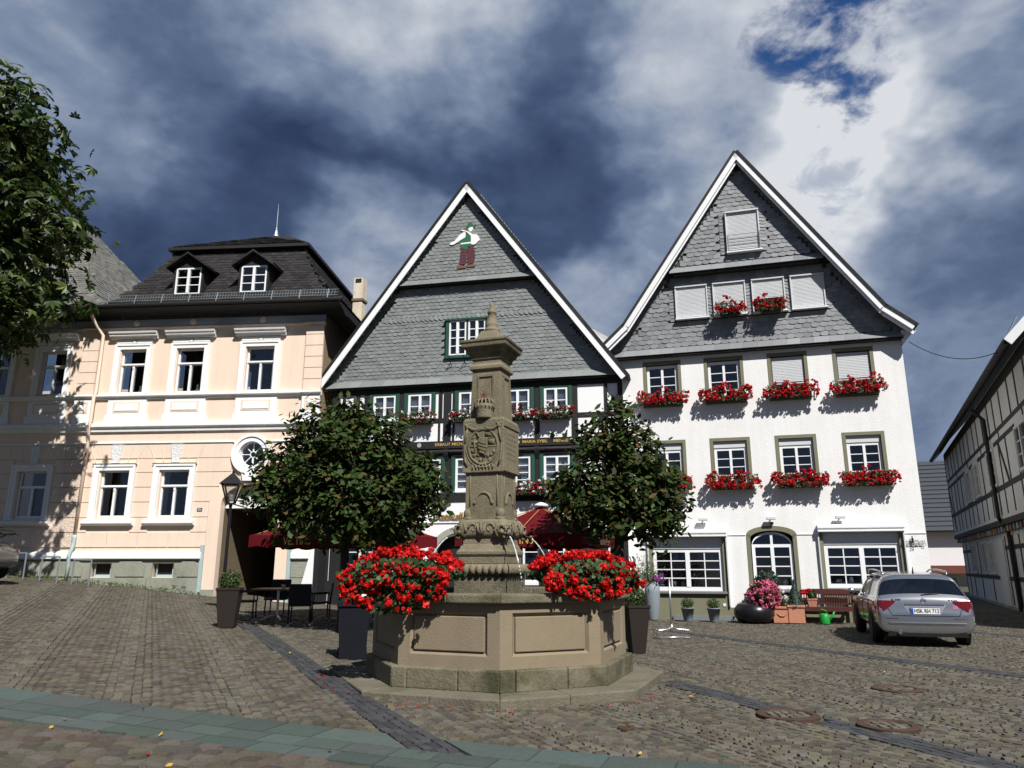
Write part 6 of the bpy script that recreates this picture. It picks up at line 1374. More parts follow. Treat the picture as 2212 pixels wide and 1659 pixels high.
# fallen petals and leaves on the cobbles
n = 150; P_ = []
for i in range(n):
    if i < 110: a = R_(rng.uniform(-175, 0)); r = 2.42 + abs(rng.normal(0, .08)); p = (fx + r * math.cos(a), fy + r * math.sin(a))
    else: p = (rng.uniform(-5, 6), rng.uniform(6, 13))
    P_.append((p[0], p[1], g(*p) + .035))
V, F = leaf_cards(np.array(P_), np.tile([0, 0, 1.], (n, 1)) + rng.normal(0, .2, (n, 3)), .035, LEAF6); o = tag(ob('fallen_petals', npmesh('fallen_petals', V, F, m_red)), 'scattered red petals fallen on the cobbles around the fountain', 'petals', kind='stuff')
n = 40; P_ = np.stack([rng.uniform(-5, 6, n), rng.uniform(5.8, 13, n), np.zeros(n)], 1); P_[:, 2] = G(P_[:, 0], P_[:, 1]) + .035; P_ = P_[np.hypot(P_[:, 0] - fx, P_[:, 1] - fy) > 2.6]
V, F = leaf_cards(P_, np.tile([0, 0, 1.], (len(P_), 1)) + rng.normal(0, .3, (len(P_), 3)), .06, LEAF6); tag(ob('fallen_leaves', npmesh('fallen_leaves', V, F, m_yellowleaf)), 'a few yellow fallen leaves scattered over the cobbles', 'leaves', kind='stuff')
# ------------------------------------------------------------------ street furniture
# lantern on a tapered post
lx, ly = -7.52, 20.0; lz = g(lx, ly)
t = thing('street_lamp', 'black iron lantern post with pointed four-sided lamp before the gateway', 'street lamp', (lx, ly, lz), R_(10))
MB().lathe([(.10, -.05), (.10, .10), (.075, .14), (.075, .9), (.055, .96), (.045, 1.0), (.038, 2.70), (.05, 2.74), (.03, 2.80)], 10).build('post', m_iron, t)
H0 = 2.80; fr = MB()
for sx, sy in ((-1, -1), (1, -1), (1, 1), (-1, 1)): fr.bar((sx * .09, sy * .09, H0), (sx * .22, sy * .22, H0 + .48), .03, .03)
fr.box(-.10, .10, -.10, .10, H0 - .03, H0 + .01); fr.box(-.25, .25, -.25, .25, H0 + .47, H0 + .50)
fr.add([(-.29, -.29, H0 + .50), (.29, -.29, H0 + .50), (.29, .29, H0 + .50), (-.29, .29, H0 + .50), (0, 0, H0 + .84)], [(0, 1, 4), (1, 2, 4), (2, 3, 4), (3, 0, 4), (3, 2, 1, 0)]); fr.lathe([(.03, H0 + .80), (.035, H0 + .86), (.005, H0 + .95)], 8); hd_ = fr.build('lantern_head', m_iron, t)
for k in range(4):
    q = MB().add([(-.085, -.095, H0 + .01), (.085, -.095, H0 + .01), (.205, -.222, H0 + .47), (-.205, -.222, H0 + .47)], [(0, 1, 2, 3)]).mesh('pane', m_lampglass); q.transform(Matrix.Rotation(k * PI / 2, 4, 'Z')); ob('pane', q, hd_)
MB().lathe([(.05, H0 + .08), (.07, H0 + .2), (.05, H0 + .34)], 10).build('bulb', m_wht, hd_)
# planters
def leafball(parent, c, r, n, size, mat, nm='foliage', sq=1.):
    d = rng.normal(size=(n, 3)); d /= np.linalg.norm(d, axis=1, keepdims=True); P_ = np.array(c) + d * np.array([r, r, r * sq]) * (rng.uniform(.55, 1.05, n))[:, None]
    V, F = leaf_cards(P_, d + rng.normal(0, .5, (n, 3)), size, LEAF6); o = ob(nm, npmesh(nm, V, F, mat), parent); o['kind'] = 'stuff'; return o
def tall_pot(x, y, h, wt, wb, label, mat, r, shrub, seed, rz=0., nm='planter'):
    t = thing(nm, label, 'planter', (x, y, g(x, y) + .018), rz); mb = MB(); mb.lathe([(wb / 2, 0), (wt / 2, h - .05), (wt / 2 + .012, h - .05), (wt / 2 + .012, h), (wt / 2 - .03, h), (wt / 2 - .04, h - .06)], sq=True); bev(mb.build('pot', mat, t), .008)
    MB().lathe([(.05, h - .1), (wt / 2 - .045, h - .07)], sq=True).build('soil', m_soil, t); leafball(t, (0, 0, h + r * .55), r, 900, .05, shrub); return t
tall_pot(-5.96, 16.25, .80, .46, .31, 'tall tapered dark brown planter with low box shrub, left of the tables', m_brownpot, .24, m_boxw, 1, R_(8))
tall_pot(2.33, 14.60, .86, .42, .25, 'tall dark brown planter with box shrub right of the fountain', m_brownpot, .21, m_boxw, 2, R_(12))
# slim blue-grey vase with grasses and purple flowers
vx, vy = 4.22, 23.12; t = thing('tall_vase', 'tall blue-grey vase with wispy plant and purple flowers by the white house', 'planter', (vx, vy, .02))
MB().lathe([(.15, 0), (.16, .03), (.21, .45), (.225, .8), (.215, 1.06), (.20, 1.06), (.19, .9)], 24).build('vase', m_lead, t, True)
n = 900; P_ = np.stack([rng.normal(-.16, .22, n), rng.normal(0, .18, n), 1.08 + np.abs(rng.normal(0, .33, n))], 1); V, F = leaf_cards(P_, rng.normal(0, 1, (n, 3)), .13, [(-.5, 0), (0, .08), (.6, 0), (0, -.08)]); o = ob('grasses', npmesh('grasses', V, F, m_boxw), t); o['kind'] = 'stuff'
o = heads(40, [(rng.normal(.16, .09), rng.normal(-.16, .08), 1.12 + abs(rng.normal(0, .09))) for _ in range(40)], .035, 5).build('purple_blossoms', m_purple, t, True); o['kind'] = 'stuff'
t = thing('tall_vase', 'second blue-grey vase half hidden behind the tree guard', 'planter', (3.55, 22.6, .02)); MB().lathe([(.12, 0), (.13, .03), (.17, .4), (.18, .85), (.16, .85), (.15, .7)], 20).build('vase', m_lead, t, True); leafball(t, (0, 0, 1.0), .2, 500, .06, m_boxw)
# box balls
for x, lab in ((5.13, 'small clipped box ball in grey pot, nearer the shop window vase'), (5.84, 'small clipped box ball in grey pot, nearer the arched door')):
    y = 22.62 - (x - 5) * .27; t = thing('box_ball_pot', lab, 'potted plant', (x, y, .02), 0, 'small box balls by the white house'); MB().lathe([(.115, 0), (.12, .01), (.185, .36), (.195, .36), (.195, .385), (.16, .385), (.15, .30)], 20).build('pot', m_lead, t, True); leafball(t, (0, 0, .50), .19, 700, .04, m_boxw, sq=.85)
# pink hydrangea on a big round pot, its black standing for pot and shadow
t = thing('hydrangea', 'pink hydrangea bush in a big round planter blackened with its shadow before the arched door', 'potted plant', (7.02, 22.05, .015))
MB().lathe([(.30, 0), (.46, .06), (.56, .22), (.55, .38), (.44, .52), (.38, .55), (.36, .50)], 28, (-.12, 0, 0)).build('pot_and_shadow', M('black_pot_and_shadow', (.010, .010, .011), .3, var=.1), t, True)
leafball(t, (.12, -.12, .80), .42, 900, .09, m_leaf, sq=.8); hp = []
for i in range(95):
    d = Vector((rng.normal(), -abs(rng.normal()) - .15, rng.normal())).normalized(); hp.append((.14 + d.x * .50 * rng.uniform(.8, 1.05), -.14 + d.y * .42, .76 + d.z * .42))
o = heads(95, hp, .062, 6).build('pink_blossoms', m_pink, t, True); o['kind'] = 'stuff'
# terracotta pots with conifers
def tpot(x, y, h, w, label, seed): 
    t = thing('terracotta_pot', label, 'potted plant', (x, y, .02), R_(-16)); mb = MB(); mb.lathe([(w * .44, 0), (w * .47, .02), (w * .46, h - .08), (w * .52, h - .06), (w * .52, h), (w * .42, h), (w * .40, h - .08)], sq=True); bev(mb.build('pot', m_terra, t), .01); return t
t = tpot(7.66, 22.0, .46, .50, 'square terracotta pot with white flowers and moulded swag', 1); MB().tube([(-.13, -.24, .27), (-.05, -.25, .20), (.05, -.25, .20), (.13, -.24, .27)], .014, 6).build('moulded_swag', m_terra, t)
o = heads(26, [(rng.normal(.05, .09), rng.normal(0, .09), .62 + abs(rng.normal(0, .15))) for _ in range(26)], .03, 8).build('white_blossoms', m_wht, t, True); o['kind'] = 'stuff'; leafball(t, (0, 0, .58), .16, 350, .06, m_leaf)
MB().lathe([(.10, .40), (.09, .62), (.06, .80), (.085, .86), (.06, .95)], 10, (-.02, .08, 0)).build('stone_ornament', m_stone, t)
t = tpot(8.02, 21.85, .50, .46, 'taller square terracotta pot with dark cone-shaped conifer', 2)
n = 1500; zz = rng.random(n) ** 1.4; a = rng.random(n) * 6.28; rr = (1 - zz) * .26 * rng.uniform(.6, 1.05, n); P_ = np.stack([rr * np.cos(a), rr * np.sin(a), .46 + zz * .72], 1); V, F = leaf_cards(P_, np.stack([np.cos(a), np.sin(a), np.full(n, .6)], 1), .06, LEAF6); o = ob('conifer', npmesh('conifer', V, F, m_conif), t); o['kind'] = 'stuff'
t = thing('potted_conifer', 'dark blue-green conifer bush rising behind the pink hydrangea', 'potted plant', (7.42, 22.35, .02)); MB().lathe([(.16, 0), (.22, .45), (.24, .45), (.24, .5), (.2, .5)], 18).build('pot', m_brownpot, t, True); MB().tube([(0, 0, .4), (0, 0, 1.0)], .02, 6).build('stem', m_bark, t); leafball(t, (0, -.05, 1.15), .36, 1500, .07, m_conif, sq=.85)
# bench
bx_, by_ = 8.95, 21.86; t = thing('garden_bench', 'red-brown slatted garden bench against the white house', 'bench', (bx_, by_, .02), R_(-16)); W2 = .68
for s in (-1, 1):
    MB().box(s * W2 - .03, s * W2 + .03, -.27, -.21, 0, .62).build('leg', m_bench, t); MB().box(s * W2 - .03, s * W2 + .03, .22, .28, 0, .90).build('leg', m_bench, t); o = MB().box(s * W2 - .04, s * W2 + .04, -.30, .24, .62, .655).build('armrest', m_bench, t)
for k in range(5): MB().box(-W2 + .03, W2 - .03, -.27 + k * .10, -.19 + k * .10, .42, .445).build('seat_slat', m_bench, t)
MB().box(-W2 + .03, W2 - .03, -.27, -.245, .34, .419).build('front_rail', m_bench, t)
MB().prism([(-W2, .78), (W2, .78), (W2, .90), (.4, .93), (-.4, .93), (-W2, .90)], .22, .26).build('top_rail', m_bench, t); MB().box(-W2 + .03, W2 - .03, .225, .255, .50, .54).build('back_rail', m_bench, t)
for k in range(19): u = -.60 + k * 1.2 / 18; MB().box(u - .016, u + .016, .23, .25, .54, .78).build('back_slat', m_bench, t)
q = FW; c_, s_ = math.cos(R_(-16)), math.sin(R_(-16)); px, py = bx_ + (-.42) * c_ - (-.05) * s_, by_ + (-.42) * s_ + (-.05) * c_
t = thing('flower_pot', 'small terracotta pot of red flowers standing on the bench seat', 'potted plant', (px, py, .467), R_(-16)); MB().lathe([(.10, 0), (.13, .19), (.14, .19), (.14, .22), (.11, .22)], sq=True).build('pot', m_terra, t); leafball(t, (0, 0, .32), .16, 260, .06, m_leaf); o = heads(9, [(rng.normal(-.1, .07), rng.normal(-.05, .06), .36 + rng.random() * .1) for _ in range(9)], .05, 9).build('blossoms', m_red, t, True); o['kind'] = 'stuff'
px, py = bx_ + (-.17) * c_ - (-.42) * s_, by_ + (-.17) * s_ + (-.42) * c_
t = thing('watering_can', 'bright green watering can on the cobbles in front of the bench', 'watering can', (px, py, .02), R_(-16)); MB().lathe([(.135, 0), (.14, .03), (.13, .24), (.09, .29), (.08, .29)], 16).build('body', m_can, t, True); MB().tube([(.12, 0, .08), (.2, 0, .2), (.27, 0, .34)], [.03, .022, .025], 8).build('spout', m_can, t, True); MB().tube([(-.10, 0, .26), (-.14, 0, .34), (-.05, 0, .40), (.05, 0, .36), (.08, 0, .28)], .014, 6).build('handle', m_can, t, True)
# aluminium stand
t = thing('sign_stand', 'bare aluminium pole stand with looped tubular foot on the cobbles', 'stand', (3.60, 17.45, .018), R_(6))
MB().tube([(-.02, 0, .25), (-.02, 0, 1.28)], [.022, .02], 10).build('pole', m_alu, t, True); mb = MB(); mb.tube([(-.02, 0, .30), (-.02, 0, .14)], .035, 8)
for s in (-1, 1):
    for d in (-.10, .12): mb.tube([(-.02, 0, .24), (s * .10, d * .4, .20), (s * .33, d, .18), (s * .40, d, .14), (s * .40, d, .06), (s * .34, d, .02), (0, d, .02)], .016, 7)
mb.tube([(-.36, -.10, .03), (.36, -.10, .03)], .016, 7); mb.tube([(-.36, .02, .025), (.36, .02, .025)], .016, 7); mb.build('tubular_foot', m_alu, t, True)
# tree guard
t = thing('tree_guard', 'black iron guard with curled spikes around the right tree trunk', 'tree guard', (2.42, 17.0, .0))
for k in range(10): a = 2 * PI * k / 10; c, s = math.cos(a), math.sin(a); MB().tube([(c * .28, s * .28, -.02), (c * .28, s * .28, 1.55), (c * .33, s * .33, 1.72), (c * .29, s * .29, 1.80)], .013, 5).build('bar', m_iron, t)
for z in (.25, 1.0, 1.5): MB().tube([(.28 * math.cos(a), .28 * math.sin(a), z) for a in np.linspace(0, 2 * PI, 21)], .013, 5).build('hoop', m_iron, t)
# wheeled bin beside the fountain
bx2, by2 = -2.60, 12.75; t = thing('wheeled_bin', 'dark blue-black bin standing left of the fountain', 'bin', (bx2, by2, g(bx2, by2) + .015), R_(12)); mb = MB(); mb.lathe([(.21, 0), (.245, .80)], sq=True); mb.build('body', m_binblue, t)
mb = MB(); mb.prism([(-.28, .80), (.28, .80), (.28, .86), (.16, .91), (-.2, .91), (-.28, .86)], -.27, .27); bev(mb.build('lid', m_binblue, t), .015)
for s in (-1, 1): MB().tube([(s * .24, .20, .07), (s * .19, .20, .07)], .07, 12).build('wheel', m_rubber, t)
# cycle racks on the left
def rack(x, y, label):
    t = thing('cycle_rack', label, 'cycle rack', (x, y, g(x, y)), R_(-5), 'galvanised cycle hoops before the peach house')
    for s in (-1, 1): MB().tube([(s * .29, 0, -.1), (s * .29, 0, .80)], .024, 8).build('upright', m_zinc, t)
    MB().tube([(-.31, 0, .80), (.31, 0, .79)], .024, 8).build('top_rail', m_zinc, t)
rack(-13.72, 24.35, 'galvanised hoop rack nearest the downpipe'); rack(-14.72, 24.30, 'middle of the three galvanised hoop racks'); rack(-15.80, 24.30, 'galvanised hoop rack just behind the grey car')
# ------------------------------------------------------------------ terrace: tables, chairs, parasols
def table(x, y, label, rz=0.):
    t = thing('cafe_table', label, 'table', (x, y, g(x, y) + .018), rz, 'terrace tables')
    for k in range(5): MB().box(-.55, .55, -.40 + k * .16, -.245 + k * .16, .70, .735).build('top_plank', m_oak, t)
    MB().lathe([(.03, .04), (.03, .69)], 10).build('column', m_alu, t)
    for k in range(4): a = k * PI / 2 + .6; MB().tube([(0, 0, .10), (.2 * math.cos(a), .2 * math.sin(a), .07), (.36 * math.cos(a), .36 * math.sin(a), .0)], .02, 6).build('foot', m_alu, t)
    return t
table(-5.66, 18.65, 'cafe table with sunlit wooden top between black chairs', R_(-4)); table(-3.2, 20.4, 'cafe table deep in the shade under the left parasol', R_(8)); table(1.2, 20.2, 'cafe table in the shade under the right parasol', R_(-10))
px, py = -5.52, 18.55; t = thing('flower_pot', 'tiny white pot of red flowers on the sunlit cafe table', 'potted plant', (px, py, g(-5.66, 18.65) + .018 + .736)); MB().lathe([(.035, 0), (.05, .09)], 12).build('pot', m_wht, t, True); o = heads(8, [(rng.normal(0, .04), rng.normal(0, .04), .12 + rng.random() * .05) for _ in range(8)], .03, 3).build('blossoms', m_wine, t, True); o['kind'] = 'stuff'
def chair_proto():
    t = thing('cafe_chair', 'x', 'chair', (0, 0, 0), 0, 'black woven terrace chairs')
    for sx in (-1, 1):
        for sy in (-1, 1):
            o = MB().tube([(sx * .24, sy * .22, 0), (sx * .23, sy * .21, .42)], .018, 7).build('leg', m_black, t); MB().lathe([(.022, 0), (.022, .035)], 8, (sx * .24, sy * .22, 0)).build('foot_cap', m_alu, o)
        MB().tube([(sx * .26, -.22, .42), (sx * .26, -.22, .64), (sx * .26, .20, .66)], .02, 6).build('armrest', m_black, t)
    bev(MB().box(-.25, .25, -.24, .24, .41, .455).build('seat', m_black, t), .012); mb = MB(); mb.prism([(.19, .44), (.235, .44), (.285, .90), (.25, .91)], -.25, .25, ax='x'); bev(mb.build('backrest', m_black, t), .015); return t
cp = chair_proto(); first = True
CH = [(-4.85, 17.75, 188, 'black woven chair with its back to the camera, nearest the fountain'), (-6.22, 18.0, 100, 'black woven chair beside the tall brown planter'), (-5.95, 19.55, 0, 'pale-lit woven chair on the far side of the sunlit table'), (-4.75, 19.1, -70, 'black woven chair at the right end of the sunlit table'),
      (-3.9, 19.9, 60, 'black woven chair left of the shaded table'), (-3.1, 21.2, 0, 'black woven chair behind the shaded left table'), (.4, 19.9, 80, 'black woven chair under the right parasol, near the column'), (2.0, 20.3, -80, 'black woven chair under the right parasol, nearer the white house')]
for x, y, a, lab in CH:
    L = (x, y, g(x, y) + .02)
    if first: cp.location = L; cp.rotation_euler = (0, 0, R_(a)); cp['label'] = lab; first = False
    else: dup(cp, L, R_(a), lab)
TV = text_mesh('VELTINS', .26, m_gold, ext=.003, off=.003, sx=.95); TR = text_mesh('Ratskeller', .25, m_gold, shear=.3, ext=.003, off=.001, sx=.95)
def parasol(x, y, rz, half, label, words, ztop=3.08, zed=2.32):
    z0 = g(x, y); t = thing('parasol', label, 'parasol', (x, y, z0), rz, 'wine-red terrace parasols'); ztop -= 0; N = 6
    for k in range(4):
        mb = MB(); vs = []; fs = []
        for i in range(N + 1):
            s = i / N; r = half * s; z = ztop + (zed - ztop) * (s ** .85) - .05 * math.sin(s * PI)
            for j in range(7): q = j / 6 * 2 - 1; vs.append((r * q, -r, z - .05 * s * (1 - abs(q)) ))
        for i in range(N):
            for j in range(6): a = i * 7 + j; fs.append((a, a + 1, a + 8, a + 7))
        mb.add(vs, fs); me = mb.mesh('canopy_panel', m_parasol, True); T = Matrix.Rotation(k * PI / 2, 4, 'Z'); me.transform(T); pn = ob('canopy_panel', me, t)
        mb = MB(); vs = []; 
        for j in range(25): q = j / 24 * 2 - 1; sc = .05 * abs(math.sin(q * PI * 2.5)); zz = zed - .05 * (1 - abs(q)); vs += [(half * q, -half - .006, zz + .01), (half * q, -half - .02, zz - .24 - sc)]
        mb.add(vs, [(2 * j, 2 * j + 1, 2 * j + 3, 2 * j + 2) for j in range(24)]); me = mb.mesh('valance', m_parasol, True); me.transform(T); ob('valance', me, pn)
        me = (TV if words[k] == 'v' else TR).copy(); me.transform(T @ Matrix.Translation((0, -half - .026, zed - .17))); ob('lettering', me, pn)
        for q in (0, 1): rb_ = MB(); e = (half * (1 if q else 0), -half, zed - .03); rb_.tube([(0, 0, ztop - .05), e], .012, 5); me = rb_.mesh('rib', m_oak); me.transform(T); ob('rib', me, t)
    MB().lathe([(.20, ztop - .02), (.17, ztop + .03), (.05, ztop + .08), (.01, ztop + .08)], 16).build('cap', m_wht, t, True); MB().lathe([(.03, 0), (.03, ztop)], 10).build('pole', m_oak, t); MB().box(-.35, .35, -.35, .35, .0, .07).build('base_slab', m_greyst, t)
parasol(.75, 19.3, R_(-24), 1.62, 'wine-red square parasol right of the fountain column', 'vrvr', 3.10, 2.34); parasol(-4.30, 19.6, R_(-30), 1.68, 'wine-red square parasol in the shade behind the left tree', 'vrvv', 2.95, 2.10)
# ------------------------------------------------------------------ cars
def car(loc, rz, label, paint, plate, st, wheel_y, W, wr=.325, name='parked_car', badge=False):
    """st: stations (y, floor z, half width, belt z, belt half width, roof z, roof half width); lofted, smoothed, then split into body and glass"""
    t = thing(name, label, 'car', loc, rz); rings = []
    for y, zb, w, zl, wb, zr, wr_ in [q_[:7] for q_ in st]:
        half = [(0, zb), (w * .72, zb), (w * .95, zb + .06), (w, zb + (zl - zb) * .42), (w * .985, zl - .09), (wb, zl), (wb + (wr_ - wb) * .55, zl + (zr - zl) * .58), (wr_, zr - .045), (wr_ * .6, zr - .008), (0, zr)]
        rings.append([(x, y, z) for x, z in half] + [(-x, y, z) for x, z in half[-2:0:-1]])
    n = len(rings[0]); mb = MB(); vs = [p for r in rings for p in r]; fs = []; mi = []
    for i in range(len(rings) - 1):
        for k in range(n):
            kk = (k + 1) % n; fs.append((i * n + k, (i + 1) * n + k, (i + 1) * n + kk, i * n + kk)); side = k in (5, 6) or k in (n - 7, n - 6); top = 7 <= k <= n - 8; y0, y1 = st[i][0], st[i + 1][0]; m_ = 0
            tg = st[i][7] if len(st[i]) > 7 else ''
            if 's' in tg and side: m_ = 1
            if 'b' in tg and side: m_ = 4
            if 'r' in tg and (6 <= k <= n - 7): m_ = 2
            if 'w' in tg and (5 <= k <= n - 6): m_ = 3
            mi.append(m_)
    fs.append(tuple(range(n))); mi.append(0); fs.append(tuple((len(rings) - 1) * n + k for k in range(n))[::-1]); mi.append(0)
    me = bpy.data.meshes.new('loft'); me.from_pydata(vs, [], fs)
    for m_ in (paint, m_glscar, m_glscar, m_glscar, m_trim): me.materials.append(m_)
    me.polygons.foreach_set('material_index', mi); me.update(); o = bpy.data.objects.new('loft', me); COL.objects.link(o); md = o.modifiers.new('s', 'SUBSURF'); md.levels = 2; md.render_levels = 2
    ev = bpy.data.meshes.new_from_object(o.evaluated_get(bpy.context.evaluated_depsgraph_get())); bpy.data.objects.remove(o)
    VV = [tuple(v.co) for v in ev.vertices]
    for idx, nm_, mat in ((0, 'body', paint), (1, 'side_window', m_glscar), (2, 'rear_window', m_glscar), (3, 'windscreen', m_glscar), (4, 'pillar', m_trim)):
        fl = [tuple(p.vertices) for p in ev.polygons if p.material_index == idx]
        if not fl: continue
        groups = [fl] if idx not in (1, 4) else []
        if idx in (1, 4):       # one mesh for every separate pane or pillar
            rest_ = list(fl)
            while rest_:
                cur = [rest_.pop()]; vset = set(cur[0]); grew = True
                while grew:
                    add_ = [f for f in rest_ if vset & set(f)]; grew = bool(add_); cur += add_; rest_ = [f for f in rest_ if not vset & set(f)]; vset |= {i for f in add_ for i in f}
                groups.append(cur)
        for fl_ in groups:
            us = sorted({i for f in fl_ for i in f}); mp = {i: k for k, i in enumerate(us)}; q = MB(); q.v = [VV[i] for i in us]; q.f = [tuple(mp[i] for i in f) for f in fl_]; q.mi = [0] * len(fl_)
            q.build(nm_, mat, t, True)
    # dark cabin lining so that the glass does not look through empty air
    q = MB(); q.box(-W * .62, W * .62, st[5][0], st[-5][0], .35, .85); q.build('cabin', m_trim, t)
    for k in (-.35, .35): q = MB(); q.box(k - .22, k + .22, -.2, -.06, .6, 1.28); bev(q.build('seat', m_trim, t), .05, 3)
    for wy in wheel_y:
        for s in (-1, 1):
            MB().tube([(s * (W - .09), wy, wr + .01), (s * (W + .006), wy, wr + .01)], wr + .055, 28).build('arch_shadow_disc', m_trim, t)  # black disc painted in for the shaded gap around the wheel
            ty_ = MB(); ty_.lathe([(wr * .66, -.105), (wr * .93, -.105), (wr, -.075), (wr, .075), (wr * .93, .105), (wr * .66, .105)], 32); me = ty_.mesh('tyre', m_rubber, True); me.transform(Matrix.Translation((s * (W - .075), wy, wr)) @ Matrix.Rotation(PI / 2, 4, 'Y')); tyo = ob('tyre', me, t)
            rm = MB(); rm.lathe([(wr * .67, -.03), (wr * .67, .07), (wr * .60, .085), (wr * .58, .02)], 28, cap=False); rm.lathe([(.065, .0), (.065, .075), (.03, .09)], 12)
            for k in range(5): a = 2 * PI * k / 5; rm.bar((.04 * math.cos(a), .04 * math.sin(a), .06), (wr * .62 * math.cos(a), wr * .62 * math.sin(a), .06), .055, .03)
            me = rm.mesh('rim', m_rim); me.transform(Matrix.Translation((s * (W - .06), wy, wr)) @ Matrix.Rotation(s * PI / 2, 4, 'Y')); ob('rim', me, tyo)
    return t
WG_ = [(-2.33, .30, .78, .58, .78, .64, .70), (-2.30, .24, .85, .62, .85, .70, .80), (-2.25, .23, .885, .86, .865, .935, .82), (-2.215, .23, .888, .89, .865, .965, .80, 'r'), (-1.90, .22, .89, .915, .85, 1.385, .665), (-1.83, .22, .89, .915, .85, 1.415, .655), (-1.70, .21, .89, .92, .85, 1.42, .66, 's'), (-1.02, .2, .89, .925, .855, 1.45, .67, 'b'), (-.94, .2, .89, .925, .855, 1.453, .67, 's'), (-.10, .2, .89, .92, .855, 1.46, .67, 'b'), (-.02, .2, .89, .92, .855, 1.46, .67, 's'), (.72, .2, .888, .91, .84, 1.37, .62, 'w'), (1.28, .2, .885, .90, .80, 1.00, .68), (1.60, .2, .88, .88, .78, .95, .60), (2.05, .22, .85, .80, .74, .84, .55), (2.26, .26, .74, .66, .62, .70, .40)]
cx_, cy_ = 9.02, 17.75
CR = R_(-18)
sc_ = thing
sv = car((cx_, cy_, .018), CR, 'silver estate car parked in front of the white house', m_silver, None, WG_, (-1.36, 1.40), .885)
# tailgate details, local rear faces -y; everything is laid onto the evaluated skin
from mathutils.bvhtree import BVHTree
vv_, ff_ = [], []
for ch in sv.children:
    if ch.name.split('.')[0] in ('body', 'rear_window', 'side_window', 'pillar', 'windscreen'): k0 = len(vv_); vv_ += [v.co.copy() for v in ch.data.vertices]; ff_ += [[i + k0 for i in p.vertices] for p in ch.data.polygons]
BV = BVHTree.FromPolygons(vv_, ff_)
def rear(x, z, off=.004):
    h = BV.ray_cast(Vector((x, -4, z)), Vector((0, 1, 0)))[0]; return (x, (h.y if h else -2.2) - off, z)
def flank(s, y, z, off=.004):
    h = BV.ray_cast(Vector((s * 3, y, z)), Vector((-s, 0, 0)))[0]; return ((h.x if h else s * .88) + s * off, y, z)
def corner(s, ph, z, off=.006):
    c = Vector((s * .50, -1.70, z)); d = Vector((s * math.sin(ph), -math.cos(ph), 0)); h = BV.ray_cast(c + d * 2, -d)[0]; p = (h if h else c + d * .6) + d * off; return tuple(p)
def sheet(rows):
    q = MB(); n_ = len(rows[0]); q.add([p for r in rows for p in r], [(i * n_ + k, i * n_ + k + 1, (i + 1) * n_ + k + 1, (i + 1) * n_ + k) for i in range(len(rows) - 1) for k in range(n_ - 1)]); return q
def seam(pts, r=.006, mat=m_trim, nm='panel_gap'): return MB().tube(pts, r, 5).build(nm, mat, sv)
for s in (-1, 1):
    rows = []
    for i in range(9):
        t_ = i / 8; ph = R_(2 + 80 * t_); zt_ = .882 + .012 * math.sin(t_ * PI); zb_ = .86 - .265 * min(1, t_ * 2.6) if t_ < .385 else .595 + .09 * ((t_ - .385) / .615) ** 2
        rows.append([corner(s, ph, zb_ + (zt_ - zb_) * k / 4, .010) for k in range(5)])
    tl = sheet(rows).build('tail_lamp', m_redlamp, sv, True)
    rows = [[corner(s, R_(36 + 20 * i / 4), .715 + .055 * k / 2, .014) for k in range(3)] for i in range(5)]; sheet(rows).build('reversing_lens', m_clearlamp if s > 0 else m_trim, tl, True)
    seam([rear(s * .80, .975), rear(s * .76, .88), rear(s * .66, .72), rear(s * .60, .60)]); seam([corner(s, R_(ph), .545, .003) for ph in (0, 20, 40, 60, 80)], .006); seam([flank(s, y, .30 + .56 * k / 5) for k, y in enumerate((-1.02,) * 6)], .005); seam([flank(s, -.06, .30 + .56 * k / 5) for k in range(6)], .005); seam([flank(s, .95, .30 + .5 * k / 5) for k in range(6)], .005)
    MB().tube([(s * .60, -1.66, 1.40), (s * .63, -1.54, 1.462), (s * .645, -.6, 1.50), (s * .645, .2, 1.49), (s * .62, .58, 1.405)], .018, 8).build('roof_rail', m_silver, sv, True)
    MB().ball((s * 1.0, .92, .98), .10, .055, .075, 12, 8).build('door_mirror', m_silver, sv, True); MB().tube([(s * .86, .90, .92), (s * .95, .92, .95)], .025, 6).build('mirror_arm', m_trim, sv)
    for y in (-.75, .15): p = flank(s, y, .80); MB().tube([(p[0] - s * .01, y - .1, .80), (p[0] + s * .015, y - .05, .805), (p[0] + s * .015, y + .05, .805), (p[0] - s * .01, y + .1, .80)], .013, 6).build('door_handle', m_chrome, sv)
    MB().tube([flank(s, y, .925) for y in (-1.75, -1.2, -.6, 0, .6)], .009, 5).build('window_trim', m_chrome, sv)
seam([rear(x, .60) for x in np.linspace(-.60, .60, 9)], .006)
rows = [[rear(x, z, .003) for x in np.linspace(-.40 + .14 * t_, .40 - .14 * t_, 5)] for t_, z in ((0, .815), (.5, .715), (1, .61))]; sheet(rows).build('plate_recess', m_rim, sv, True)
seam([rear(x, .815, .012) for x in np.linspace(-.36, .36, 7)], .014, m_chrome, 'chrome_grip')
yp = rear(0, .69)[1]
pl_ = MB().box(-.262, .262, yp - .02, yp + .02, .635, .75).build('number_plate', m_plate, sv); MB().box(-.258, -.215, yp - .024, yp - .0205, .64, .745).build('blue_band', m_blue, pl_); MB().box(-.266, .266, yp - .018, yp + .015, .626, .6345).box(-.266, .266, yp - .018, yp + .015, .7505, .759).build('plate_frame', m_trim, pl_)
ob('plate_lettering', text_mesh('HSK RH 712', .108, m_ink, ext=.001, off=.002, sx=.80), pl_, (.025, yp - .0225, .692))
for body, x in (('C 220', -.50), ('CDI', .56)): ob('model_badge', text_mesh(body, .052, m_trim, ext=.003, off=.001, sx=1.35), sv, rear(x, .905, .008))
